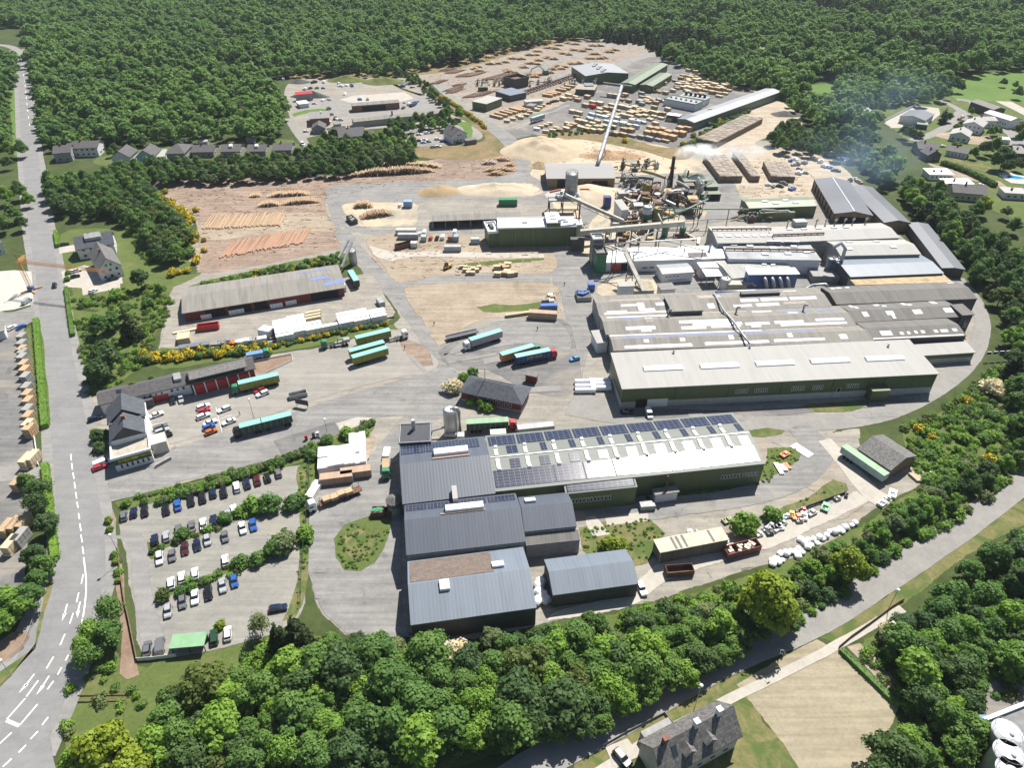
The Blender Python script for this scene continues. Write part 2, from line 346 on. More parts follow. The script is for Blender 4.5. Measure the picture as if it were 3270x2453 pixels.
patch('verge_bank',Q(1760,1380,1900,1290,2050,1185,2212,1075,2280,1100,2120,1190,1900,1350,1830,1400),DRY,1.5)
patch('hillside_ground',Q(1850,1400,1960,1330,2212,1130,2330,1120,2330,1500,2150,1520,2080,1700,1900,1720,1960,1540),GRASS,2)
patch('house_garden',Q(1230,1700,1330,1600,1450,1525,1610,1445,1650,1560,1760,1700),DRY,1)
patch('stubble_field',Q(1590,1482,1640,1447,1730,1395,1770,1380,1810,1402,1880,1462,1945,1532,1930,1570,1885,1640,1870,1720,1760,1720,1690,1610,1625,1530),STUB,1,False)
patch('sand_verge',L('p',640,600,760,560,960,720,1080,900,1185,1095,1130,1120,1040,1010,860,830),BARE,0.8)
# --- works yard
patch('works_yard',Q(330,398,560,383,760,375,900,350,1070,318,1120,302,1450,318,1600,300,1700,312,1790,345,1850,390,1890,440,1960,520,2050,592,2112,640,2128,700,2110,775,2040,850,1930,905,1800,935,1900,985,2010,1030,1890,1105,1780,1180,1540,1262,1390,1305,1180,1352,1000,1385,870,1372,740,1372,692,1330,665,1250,664,1050,700,990,790,930,620,985,240,1085,214,1060,196,890,215,850,540,772,700,748,850,700,835,640,770,548,440,610,400,640,360,760,340,755,372,620,430,592,420,480),GRAV,1.5,True,0.6)
patch('upper_works',Q(888,160,990,148,1190,88,1262,82,1385,92,1430,125,1560,180,1640,192,1610,230,1480,310,1420,316,1240,292,1150,292,1090,285,1040,262,950,190),GRAV,3)
patch('left_works',Q(612,200,640,172,760,162,860,162,930,205,965,240,1010,262,1040,300,880,312,880,275,700,290,645,300,622,245),GRAV,2)
patch('log_dirt',Q(335,400,560,385,720,378,900,352,1060,322,1085,330,1135,362,1120,383,1000,392,860,397,740,403,712,425,706,455,740,528,700,545,450,592,425,560,425,480,385,440),BARK,2.5)
patch('bare_strip',Q(430,480,560,462,690,458,730,500,560,512,440,520),BARE,5)
patch('bare_edge',Q(345,415,380,430,420,470,415,500,440,545,425,580,395,540,400,480,360,440),BARE,3)
patch('dirt_mound_ground',Q(318,395,350,388,380,395,370,412,330,412),SOIL,2)
patch('chip_yard',Q(1090,320,1140,302,1300,300,1500,322,1560,345,1420,420,1310,450,1280,560,1240,545,1200,460,1160,400),CREAM,4)
patch('chip_skirt',Q(900,405,1000,395,1090,392,1180,395,1190,425,1050,425,950,425),CREAM,5)
patch('track_ground',Q(1600,202,1650,198,1700,225,1735,258,1720,285,1650,300,1640,315,1720,325,1800,345,1850,388,1830,400,1770,392,1690,340,1600,350,1500,345,1480,330,1560,300,1600,260),TRACK,3)
patch('stack_ground',Q(1520,345,1700,335,1760,385,1790,430,1690,440,1600,425,1570,390),TRACK,3)
patch('log_yard_floor',Q(905,165,1000,152,1190,95,1270,86,1385,96,1410,120,1330,160,1160,232,1080,250,1030,225,960,190),BEDS,2)
E1=Q(960,215,1080,170,1160,140,1270,92)
for i,(p,wd)in enumerate([(Q(905,168,955,150,1040,140,1150,112,1265,88),8),(Q(950,190,1010,180,1150,148,1300,100,1350,92),9),(Q(1010,152,1130,165,1230,168),6),(Q(1030,235,1110,210,1210,165,1330,108,1390,98),8),(Q(1050,262,1150,225,1260,180,1340,140,1420,110),17),(Q(940,180,990,225,1050,268),8)]):
 road('yard_track',p,wd,LANE if i else GRAV,1.5)
patch('lumber_yard',Q(1085,285,1130,252,1215,215,1300,168,1420,122,1560,182,1630,200,1480,310,1420,312,1240,288,1165,290,1110,300),ASPD,2)
patch('sawdust_ground',Q(1140,212,1210,195,1260,185,1270,200,1180,240,1130,250,1090,240),BARE,4)
patch('left_track',Q(625,215,700,205,800,215,930,205,960,235,900,250,740,252,645,245),LANE,3)
patch('left_slab',L('u',640,370,790,330,1300,295,1400,360,1250,395,760,410),CONC,1,False)
patch('left_green',L('u',160,520,300,475,520,465,540,510,310,510,180,545),MEAD,1)
patch('left_heath',L('u',100,120,600,110,1200,100,1200,200,1500,330,1250,270,1050,150,700,200,500,170,200,160),BANK,4)
patch('left_car_park',L('u',1230,650,1560,640,1580,730,1290,720),ASP,1,False)
patch('left_drive',L('u',1400,780,1700,760,1950,790,1940,820,1450,850),ASP,1)
patch('slope_heath',Q(865,162,905,165,960,215,1040,272,1085,300,1100,330,1040,345,900,340,900,318,1020,310,1040,290,985,250,930,205),BANK,3)
patch('slope_lawn',L('u',1790,600,1960,600,1990,750,1930,790,1880,660),MEAD,1.5)
patch('upper_heath',Q(865,160,900,138,1010,128,1110,98,1215,80,1255,84,1150,106,1010,145,930,160),BANK,3)
patch('yard_bank',Q(1160,292,1260,282,1330,290,1420,315,1485,312,1560,262,1640,200,1650,212,1560,290,1480,345,1380,325,1260,302,1170,305),BANK,2.5)
# --- roads inside the works
patch('upper_road_floor',Q(705,430,715,402,860,392,1000,390,1110,380,1135,362,1150,380,1190,400,1205,425,1170,442,1000,432,930,432,900,442,800,448,735,478,790,560,845,615,820,628,770,575,730,510),ASP,1.5)
road('yard_road',Q(1040,262,1085,290,1112,320,1130,350,1125,375,1060,390,960,394),[10,13,12,11,10,9,8],ASP,1.2)
patch('chip_spill',Q(1010,402,1060,394,1150,395,1180,412,1150,425,1040,424),CREAM,4)
road('yard_road',Q(735,500,790,568,850,630,905,695,955,765,985,800,965,850,890,920,835,985,805,1010),[9,9,9,9,10,14,14,11,10,10],ASP,1.0)
road('yard_road',Q(715,470,800,500,900,500,1020,498),[7,7,8,9],ASP,1)
road('yard_road',Q(852,620,940,604,1060,598,1190,600),[8,8,9,10],ASP,1)
patch('hall_apron',Q(1190,545,1262,545,1285,620,1282,700,1265,790,1250,850,1180,845,1190,800,1222,720,1210,640,1190,600),ASP,1.2)
patch('plant_floor',Q(1250,440,1330,395,1400,375,1560,380,1600,420,1600,470,1400,500,1290,520),ASP,3)
patch('plant_litter',Q(1270,480,1330,440,1440,430,1520,440,1520,480,1400,490,1340,540,1280,520),CREAM,4)
patch('court_floor',Q(1250,600,1420,590,1560,575,1800,570,1840,612,1700,640,1450,650,1270,650),ASP,1)
patch('court_litter',Q(1290,615,1350,600,1440,608,1450,640,1300,645),CREAM,3)
patch('lorry_park',Q(945,762,1010,722,1090,690,1215,690,1245,740,1258,830,1225,856,1140,846,1050,800,985,800),ASPD,1.5)
patch('lorry_fan',Q(1050,700,1200,690,1235,760,1150,742,1000,762,960,770),ASP,1.5)
patch('earth_island',Q(870,622,950,612,1190,610,1205,650,1205,685,1060,690,990,720,948,752,905,690),BARE,2.5)
patch('island_grass',L('f',1430,1330,1600,1300,1760,1310,2000,1280,2060,1220,2100,1260,2050,1340,1760,1370,1500,1380),GRASS,2)
patch('earth_island',Q(790,515,900,502,1050,512,1190,540,1190,590,1060,592,930,600,860,612,830,580),BARE,2)
patch('island_grass',L('f',1260,950,1560,920,1850,900,2050,890,2040,915,1850,935,1600,960,1300,970),GRASS,1.5)
patch('earth_island',L('f',250,430,420,400,900,410,930,470,920,600,640,625,340,610,290,520),CREAM,2)
patch('pale_earth',L('f',500,780,700,830,1100,830,1500,840,2050,860,2060,900,1500,900,900,890,700,930,560,900),CONC,4)
patch('shed_yard',Q(395,640,740,600,800,590,835,640,848,690,700,720,560,745,380,758,345,750,365,660),GRAV,1.5)
patch('gorse_ground',Q(310,785,345,752,560,752,700,730,850,700,862,710,740,738,545,772,350,800),GRASS,1.2)
patch('office_yard',Q(300,880,400,850,540,802,570,770,700,748,850,712,915,745,945,798,800,830,640,880,500,925,340,965,310,930),gm('office_gravel',(0.2,0.19,0.172),(0.245,0.232,0.21),(0.295,0.278,0.25),0.045,1.4,streak=(0.55,0.35),tint=((0.34,0.315,0.28),0.025,0.55,0.6)),1.2)
patch('red_paving',Q(860,735,915,745,940,790,905,795,880,770),BARK,5)
patch('bark_bed',L('z',437,455,970,350,990,435,660,600,560,610,470,600),SOIL,0.3,False,0)
patch('entry_road',Q(206,990,300,985,500,930,640,888,800,838,945,800,988,812,985,875,880,895,800,905,740,940,600,990,420,1035,240,1086,214,1060),ASP,0.6)
patch('fuel_court',L('k',200,440,740,265,815,400,280,575),ASPD,0.3,False,0)
patch('pale_slab',L('k',745,285,950,220,1080,235,870,370,800,360),CONC,0.5)
patch('hedge_ground',Q(245,1088,420,1040,600,988,740,935,805,905,812,920,760,960,640,1005,430,1070,262,1110),GRASS,0.8)
patch('car_park',Q(262,1108,440,1066,620,1008,652,1005,668,1050,664,1250,645,1340,520,1395,310,1425,290,1330,270,1200),gm('car_park_gravel',(0.17,0.168,0.155),(0.215,0.21,0.19),(0.275,0.265,0.235),0.05,1.6,streak=(0.3,0.35),tint=((0.32,0.29,0.235),0.03,0.56,0.6)),1.0)
patch('park_lane',L('i',900,890,1260,830,1290,900,1340,1280,1400,1500,1440,1750,1430,1900,1250,1980,1220,1700,1180,1420,1130,1000,1080,900),ASPR,0.5)
patch('divider_strip',L('i',1290,920,1400,950,1650,870,1900,760,2212,610,2212,680,1950,800,1700,890,1450,990,1350,1080,1310,1080),GRASS,0.6)
patch('divider_strip',L('i',1370,1310,1520,1330,1750,1230,2100,1120,2300,1020,2320,1110,2000,1210,1750,1320,1550,1390,1420,1420),GRASS,0.6)
patch('fence_verge',Q(640,1010,680,985,690,1000,668,1060,668,1250,640,1340,610,1345,640,1260,645,1100),DRY,0.8)
patch('bark_strip',L('i',920,720,980,600,1010,620,1030,830,900,900),SOIL,0.4)
patch('bark_strip',L('j',980,-150,1080,-150,1130,300,1180,600,1230,830,1100,890,1030,830,1070,500,1040,200),SOIL,0.8)
patch('loop_road',Q(672,1090,690,1035,790,1010,815,975,850,985,866,1080,868,1240,885,1370,980,1392,860,1382,745,1370,695,1325,668,1240),ASP,0.8)
patch('loop_green',Q(718,1165,745,1132,800,1112,848,1112,846,1150,832,1185,812,1215,775,1238,740,1235,722,1205),GRASS,1.0);patch('loop_dry',Q(738,1160,780,1140,815,1150,805,1195,770,1215,745,1195),DRY,4)
patch('stack_grass',L('k',490,560,590,520,820,430,840,440,1010,640,1020,680,700,720,580,800,510,800),GRASS,0.8)
patch('stack_sand',L('k',960,440,1060,350,1110,420,1060,560,1020,620,990,500),BARE,1)
patch('lane_green',L('k',560,600,840,430,1090,250,1105,330,1000,430,840,500,700,640),GRASS,0.5)
road('ring_road',Q(1230,870,1330,890,1450,895,1600,912,1720,915,1860,905,1960,872,2045,822,2105,762,2122,700,2108,650,2070,600),[14,13,11,9,8.5,8,8,8,7,6.5,6,5],LANE,0.8)
patch('hall_shade_ground',Q(1360,880,1500,885,1700,880,1990,850,1990,866,1780,892,1500,905,1370,905),ASPD,1)  # dark asphalt strip before the hall, painting its shade into the ground colour
patch('heath_island',Q(1730,878,1790,868,1870,866,1880,876,1840,890,1760,892),DRY,1.5)
patch('heath_island',Q(1600,932,1660,924,1700,930,1690,940,1610,945),DRY,1.5)
patch('east_yard',Q(1660,955,1780,935,1860,925,1860,960,1900,1020,1940,1070,1890,1085,1800,1130,1750,1060,1700,1030,1740,985),GRAV,2)
patch('hall_green',Q(1350,1092,1480,1058,1652,1000,1655,968,1720,964,1740,990,1725,1018,1660,1050,1560,1075,1450,1088),GRASS,1.2)
patch('lane_verge',Q(1640,1115,1740,1075,1800,1035,1830,1045,1838,1062,1760,1090,1660,1125),DRY,1.2)
road('loop_lane',Q(1270,1128,1350,1110,1480,1092,1600,1075,1690,1048,1752,1008,1765,965,1720,920),[12,9,8,8,9,9,10,9],ASP,1.0)
patch('court_ground',Q(1250,1140,1400,1115,1440,1150,1400,1220,1300,1230,1255,1190),DRY,1.5)
patch('court_slab',L('m',640,1110,1020,1060,1030,1150,660,1190),CONC,0.3,False,0)
patch('court_slab',L('m',470,1110,560,1100,690,1265,540,1290,470,1180),CONC,0.3,False,0)
patch('goods_lane',Q(1880,1085,1800,1125,1690,1175,1600,1205,1440,1260,1380,1310,1180,1345,1190,1320,1360,1270,1420,1210,1560,1175,1650,1140,1800,1085,1850,1060),CONC,1.5)
road('goods_lane',Q(1780,950,1835,1010,1885,1070,1920,1090),[5,6,7,7],CONC,0.6)
patch('bare_ground',Q(1420,1170,1500,1150,1580,1140,1620,1165,1540,1185,1440,1195),BARE,2)
# --- public roads
road('lower_pavement',L('o',100,1700,450,1540,850,1290,1300,1060,1600,910,1870,780)+L('p',200,560,560,370,1000,130),2.4,CONC,0.25,-4.6)
road('lower_road',Q(1075,1710,1187,1635,1300,1575,1395,1522,1541,1440,1660,1388,1769,1340,1915,1248,2062,1150,2212,1036,2330,930),7.6,LANE,0.3)
MR=L('a',118,350,140,400,165,600,185,850,208,1050,238,1300,272,1600)+L('e',322,200,362,500,420,900,480,1300)+L('i',642,200,692,620,722,900,716,1100,690,1300)+L('j',560,330,400,760,200,1150,-40,1520)
MWD=[8,8,8,8,9,9,9,9,9,9.5,10,10.5,11,11,12,13,14,15,17,20]
road('main_pavement',MR,[x+6 for x in MWD],ASPR,0.4)
road('main_road',MR,MWD,gm('main_asphalt',(0.165,0.166,0.168),(0.195,0.195,0.195),(0.225,0.223,0.22),0.07,2.0,streak=(1.55,0.25),fv=0.22),0.2)
road('side_road',Q(-40,95,10,98,35,107,45,125),8,LANE,0.5)
road('left_lane',L('u',130,560,200,680,280,790,340,860),6,LANE,0.5)
patch('goods_yard',Q(-60,700,40,688,58,760,74,880,82,1000,74,1090,60,1180,40,1290,-60,1330),ASPD,0.6)
patch('goods_drive',Q(-40,1015,60,1000,95,1010,95,1035,20,1040,-40,1045),LANE,0.6)
patch('pale_lot',L('e',-150,270,100,250,225,260,240,470,240,490,100,530,-150,560),WCON,0.3,False,0)
patch('goods_drive',L('e',-150,570,100,545,240,500,250,580,250,600,130,680,-150,700),ASP,0.4)
patch('roadside_strip',L('e',170,690,240,610,280,600,320,900,355,1350,250,1390,210,1000),GRASS,0.4)
patch('brown_plot',L('j',-100,620,100,470,240,460,260,520,180,640,0,760,-100,820),SOIL,0.4)
patch('dry_verge',L('j',300,600,330,400,420,0,480,0,400,300,330,560,120,820,0,960,-60,1000,-60,850),DRY,0.5)
patch('house_forecourt',L('e',430,260,600,215,860,270,870,345,580,380,460,370),CONC,0.4,False,0)
patch('house_forecourt',L('e',578,372,850,345,850,380,585,430),CONC,0.2,False,0)
patch('house_drive',L('e',415,90,530,70,540,115,420,135),CONC,0.2,False,0)
patch('pale_path',L('c',1820,870,2030,740,2060,750,1850,890),CONC,0.5)
patch('village_yard',L('v',320,800,740,580,1060,620,1080,700,900,860,700,880,400,890),CONC,1,False)
road('village_road',L('v',1050,490,1330,640,1370,700,1280,800,1080,920,900,1000,680,1060),[5,7,12,9,8,8,7],LANE,0.6)
road('village_road',L('v',1290,500,1500,530,1700,680,1900,800,2050,900,2150,1020,2100,1130,1980,1150),[6,8,10,14,18,14,8,6],LANE,0.6)
patch('village_slab',L('v',1820,520,2050,530,2300,660,2300,760,2060,640),CONC,0.6,False)
patch('village_soil',L('v',1000,1000,1200,940,1600,1000,1760,990,1750,1100,1500,1110),BARE,1)
patch('village_path',L('v',880,1350,1100,1410,1500,1530,1900,1620,2000,1700,1600,1620,1250,1560,1000,1440),BARE,1)
patch('pool_terrace',L('v',1840,1500,1960,1480,2300,1570,2300,1640,2050,1640),WCON,0.4)
patch('dry_lawn',L('v',1100,1230,1400,1290,1700,1400,1900,1480,1700,1500,1400,1400,1080,1330),DRY,1)
patch('corner_yard',L('p',1850,850,2000,820,2300,900,2400,1700,1800,1700,1820,1350,1860,1150),ASPD,0.4,False)
patch('drive',L('o',640,1480,840,1400,960,1560,720,1660),CONC,0.2,False,0)
patch('main_road',L('j',-200,1010,100,1000,300,850,440,1150,452,1400,480,1600,540,1800,-200,1900),MT['main_asphalt'],0.2,False,0)
pr=random.Random(77)
for i in range(26):
 a,k=pr.choice([((300,1000,600,930),.35),((760,405,1000,425),0),((1225,600,1250,760),1.4),((690,1060,700,1300),1.5),((900,690,970,790),-1.0),((1010,840,1180,870),.1),((1280,230,1460,290),.4),((980,760,1080,780),.3),((1400,895,1900,905),.05)]);c_=W((pr.uniform(a[0],a[2]),pr.uniform(a[1],a[3])));w_,l_=pr.uniform(1.2,3.5),pr.uniform(4,14)
 u,v=Vector((math.cos(k),math.sin(k),0)),Vector((-math.sin(k),math.cos(k),0));patch('asphalt_patch',[c_+u*x*l_/2+v*y*w_/2 for x,y in((-1,-1),(1,-1),(1,1),(-1,1))],pr.choice([ASP,LANE,LANE]),0,False,0.1)
WP=plain('road_paint',(0.72,0.72,0.7),0.6,var=0.1)
def paint(name,polys):
 b=MB()
 for poly in polys:
  ps=[W(p)if not isinstance(p,Vector)else p for p in poly];z=max(gz(p)for p in ps)+0.006
  b.add([(p.x,p.y,z)for p in ps],[tuple(range(len(ps)))])
 o=b.obj(name,WP);o['kind']='structure';return o
def dash(a,c,wd=0.22):
 a,c=W(a),W(c);d=(c-a).normalized();n=Vector((-d.y,d.x,0))*wd/2;return[a+n,c+n,c-n,a-n]
ds=[]
for q in((628,142,630,198),(634,222,641,280),(645,305,655,360),(657,390,667,447),(669,478,679,537),(681,565,690,617),(694,665,704,718),(706,757,717,822),(716,855,728,922),(729,958,740,1027),(737,1205,720,1288),(697,1367,678,1452),(648,1548,617,1642)):
 ds.append(dash(('i',q[0],q[1]),('i',q[2],q[3]),0.3))
for a,c in(((575,480),(533,578)),((475,680),(412,785)),((340,892),(235,1035)),((225,1050),(62,1235)),((335,1100),(178,1285)),((305,835),(222,945)),((435,850),(370,955)),((595,215),(570,310)),((710,195),(692,270)),((428,1215),(375,1285)),((338,1340),(272,1410)),((232,1462),(167,1528)),((105,1582),(28,1655)),((105,1352),(0,1450)),((545,775),(510,840)),((475,895),(420,970)),((605,665),(580,715))):
 ds.append(dash(('j',*a),('j',*c),0.32))
for a,c in(((60,1245),(172,1292)),):ds.append(dash(('j',*a),('j',*c),0.7))
for k in range(12):
 pa=[(132,420),(146,500),(158,590),(168,690),(180,800),(196,920)];f=k/11*4.6;i=int(f);q0,q1=pa[i],pa[i+1];x,y=q0[0]+(q1[0]-q0[0])*(f-i)+18,q0[1]+(q1[1]-q0[1])*(f-i);ds.append(dash(('a',x,y),('a',x+2,y+14),.4))
paint('road_marking',ds)
def arrow(tip,tail,wd=0.9):
 a,c=W(tip),W(tail);d=(a-c).normalized();n=Vector((-d.y,d.x,0));b_=a-d*2.2
 return[a,b_+n*wd/2,b_-n*wd/2]
paint('road_arrow',[arrow(('j',168,1003),('j',225,940)),arrow(('j',322,1020),('j',370,955)),arrow(('j',548,365),('j',570,310)),arrow(('j',685,338),('j',692,268))])
cur=[W(p)for p in L('i',740,1055,752,1150,762,1250,762,1350,750,1480,735,1580,715,1660)+L('j',700,455)]
cc=catmull(cur,2.0,False);poly=[]
bq=MB()
for i in range(len(cc)-1):
 d=(cc[i+1]-cc[i]).normalized();n=Vector((-d.y,d.x,0))*0.17;z=gz(cc[i])+0.006
 bq.add([(*(cc[i]+n).xy,z),(*(cc[i+1]+n).xy,z),(*(cc[i+1]-n).xy,z),(*(cc[i]-n).xy,z)],[(0,1,2,3)])
o=bq.obj('road_line',WP);o['kind']='structure'
bp=[dash(('e',a,b_),('e',c,d_),0.12)for a,b_,c,d_ in((1060,1310,1090,1440),(1070,1345,1170,1325),(1525,1220,1570,1400),(1560,1300,1640,1272),(1400,1240,1500,1215))]
bp+=[dash(('s',a,b_),('s',c,d_),0.25)for a,b_,c,d_ in((1065,1030,1240,980),(1100,1040,1260,992),(1340,905,1520,860),(1500,820,1640,803),(1520,842,1640,808),(1640,900,1720,880),(1660,915,1745,893))]
paint('yard_line',bp)
dq=random.Random(31);db=MB()
for pl,n in((Q(340,402,560,388,900,360,1080,340,1110,380,860,395,712,430,735,525,450,585,430,480,390,440),620),(Q(910,165,1190,100,1380,98,1160,232,1040,245),420),(Q(1180,300,1450,322,1400,410,1300,440,1180,390),260),(Q(800,515,1180,545,1180,590,860,608),120),(Q(1530,345,1700,340,1760,430,1600,425),220)):
 poly=[(W(q).x,W(q).y)for q in pl];xs,ys=[q[0]for q in poly],[q[1]for q in poly];k=0
 while k<n:
  c_=(dq.uniform(min(xs),max(xs)),dq.uniform(min(ys),max(ys)))
  if inside(c_,poly):k+=1;db.box((c_[0],c_[1],gz(c_)+.08),(dq.uniform(.4,3.2),dq.uniform(.12,.4),.16),dq.randrange(3),dq.gauss(.3,.7))
o=db.obj('bark_debris',[plain('debris_dark',(.12,.08,.06),.95),plain('debris_pale',(.42,.32,.2),.9),plain('debris_red',(.26,.15,.1),.9)]);o['kind']='stuff';o['label']='scattered bark, offcuts and stray sticks on the log yards';o['category']='debris'
# ------ buildings
GREEN=lambda ax='x':sheet_metal('green_cladding_'+ax,(0.085,0.115,0.05),0.5,axis=ax,period=0.5,depth=0.3,stain=0.15)
GREENROOF=lambda ax='x':sheet_metal('green_roof_'+ax,(0.135,0.175,0.11),0.5,axis=ax,period=0.9,depth=0.3,stain=0.2)
LIGHTROOF=lambda ax='x':sheet_metal('light_fibre_roof_'+ax,(0.33,0.325,0.31),0.8,axis=ax,period=1.1,depth=0.25,stain=0.1)
FIBRE=lambda ax='x':sheet_metal('weathered_fibre_roof_'+ax,(0.225,0.215,0.195),0.9,axis=ax,period=1.0,depth=0.35,stain=0.35)
FIBRED=lambda ax='x':sheet_metal('dark_fibre_roof_'+ax,(0.15,0.145,0.138),0.9,axis=ax,period=1.0,depth=0.35,stain=0.3)
SLATEBLUE=lambda ax='x':sheet_metal('slate_blue_roof_'+ax,(0.076,0.09,0.118),0.5,axis=ax,period=0.9,depth=0.3,stain=0.14)
SLATELIGHT=lambda ax='x':sheet_metal('pale_blue_roof_'+ax,(0.15,0.18,0.22),0.45,axis=ax,period=0.9,depth=0.3,stain=0.14)
GREYMETAL=lambda ax='x':sheet_metal('grey_metal_roof_'+ax,(0.25,0.265,0.28),0.55,axis=ax,period=0.9,depth=0.3,stain=0.15)
ANTHR=lambda ax='x':sheet_metal('anthracite_roof_'+ax,(0.095,0.105,0.125),0.5,axis=ax,period=0.8,depth=0.3,stain=0.15)
WHITEROOF=plain('white_membrane',(0.72,0.73,0.74),0.55,var=0.06)
WHITEWALL=plain('white_render',(0.62,0.63,0.64),0.8,var=0.1)
CREAMWALL=plain('cream_render',(0.5,0.47,0.38),0.8,var=0.12)
GREYWALL=plain('grey_render',(0.27,0.27,0.265),0.85,var=0.18)
DARKWALL=plain('dark_fibre_wall',(0.06,0.062,0.068),0.7,var=0.2)
REDWALL=plain('oxide_red_boards',(0.16,0.022,0.018),0.7,var=0.2)
BRICK=plain('brick_wall',(0.2,0.09,0.06),0.85,var=0.2)
WOODWALL=sheet_metal('timber_cladding',(0.24,0.17,0.105),0.85,axis='x',period=0.5,stain=0.4)
BLACK=plain('dark_interior',(0.012,0.012,0.014),0.9)
GLASS=plain('window_glass',(0.02,0.028,0.04),0.08,var=0.1,spec=0.8)
FRAME=plain('white_frame',(0.75,0.76,0.77),0.5,var=0.05)
SKYL=plain('skylight_dome',(0.78,0.79,0.8),0.35,var=0.04)
GALV=plain('galvanised_steel',(0.38,0.39,0.4),0.45,0.4,var=0.2)
STEEL=plain('painted_steel',(0.3,0.31,0.31),0.6,var=0.2)
DSTEEL=plain('dark_steel',(0.05,0.052,0.055),0.6,var=0.25)
RUST=plain('rusty_steel',(0.12,0.06,0.035),0.8,var=0.35)
PIPEG=plain('green_pipe_paint',(0.13,0.22,0.15),0.5,var=0.15)
YELLOWP=plain('yellow_paint',(0.55,0.38,0.03),0.5)
ORANGEP=plain('orange_paint',(0.6,0.16,0.03),0.5)
BLUEP=plain('blue_paint',(0.04,0.12,0.36),0.45)
REDP=plain('red_paint',(0.42,0.025,0.03),0.4)
GREENP=plain('green_paint',(0.03,0.2,0.09),0.45)
TILE=tiles('concrete_tiles',(0.085,0.08,0.082),0.5)
TILEB=tiles('blue_black_tiles',(0.07,0.078,0.095),0.5)
TILEG=tiles('slate_shingles',(0.14,0.135,0.13),0.4,var=0.5)
BITUM=plain('bitumen_felt',(0.2,0.195,0.185),0.9,var=0.2)
SOLAR=solar('solar_cells');SOLARF=solar('solar_glare_rows',1.65,1.0,0.17,0.045);SOLARR=solar('solar_rows',1.65,1.0,0.11,0.045)
EAVES={'L-shaped grey sawmill':(6.8,1.9),'long green-roofed lumber':(6.2,.8),'shorter green-roofed':(5.2,.7),'very long grey-roofed hall':(5.6,1.0),'long white drying':(4.8,1),'second white drying':(4.8,1),'canopy joined':(4.2,1),'two-part sorting':(4.5,1),'small blue-grey roof ag':(5.2,1),'machine hall with white':(5.6,1),'debarking hall between':(4.6,1),'open chipper tower':(5.5,1),'white two-part yard':(3.6,1),'five white skylight':(8.2,1.2),'clad hall with blank':(9.6,1),'low green annex with white':(7.4,1),'broader of the two':(5.2,1.6),'far section':(4.8,1.3),'lean-to store running':(4.2,.5),'farthest of three':(7.2,1.3),'middle of three beside':(6.8,1.3),'nearest of three beside':(6.6,1.2),'dispatch':(4,.8),'low pale-roofed green shed':(4,.7),'dark box tower':(8,.5),'patch sheets, farthest':(7.2,1.2),'patch sheets, middle':(7,1.2),'patch sheets, nearest':(6.8,1.1),'raised brown corrugated':(9.6,0),'plain blue-grey roof hall':(7,.9),'long white-roofed workshop':(5.4,.7),'grey-roofed white workshop':(4.4,.5),'small white-roofed workshop':(4.4,0),'tall green clad tower':(9,0),'grey steel filter house':(12.5,0),'streaked pale corrugated':(4.2,1),'pale green roof and white hatches':(5.6,.9),'tall green boiler':(8,0),'mid-height green annex':(5.4,0),'low green shed with dark gateway':(3.4,0),'big timber chip':(5.8,2.0),'open-fronted vehicle':(4,.8),'red open-front timber':(4.2,1.5),'brown shingled rear':(6.6,2.8),'separate blue-grey shed':(4.8,2),'white office range':(4.4,1.7),'cross-gabled company':(4.6,0),'worn sagging roof':(3.8,2.1),'dormers and chimneys':(5.4,4.4),'blue-black roof':(5.2,3.6),'tall white gable house':(5.6,4.4),'tallest of the pair':(5.4,2.4),'long white village house':(4.6,1.4),'solar panels beside bare':(4,2.2),'garden house':(3.4,2.4),'garden houses':(3.4,2.4),'nearest the left lane':(3.4,2.4),'low dark-roofed garden':(3.4,2.4),'concrete yard':(4.4,1.8)}
class Hall:pass
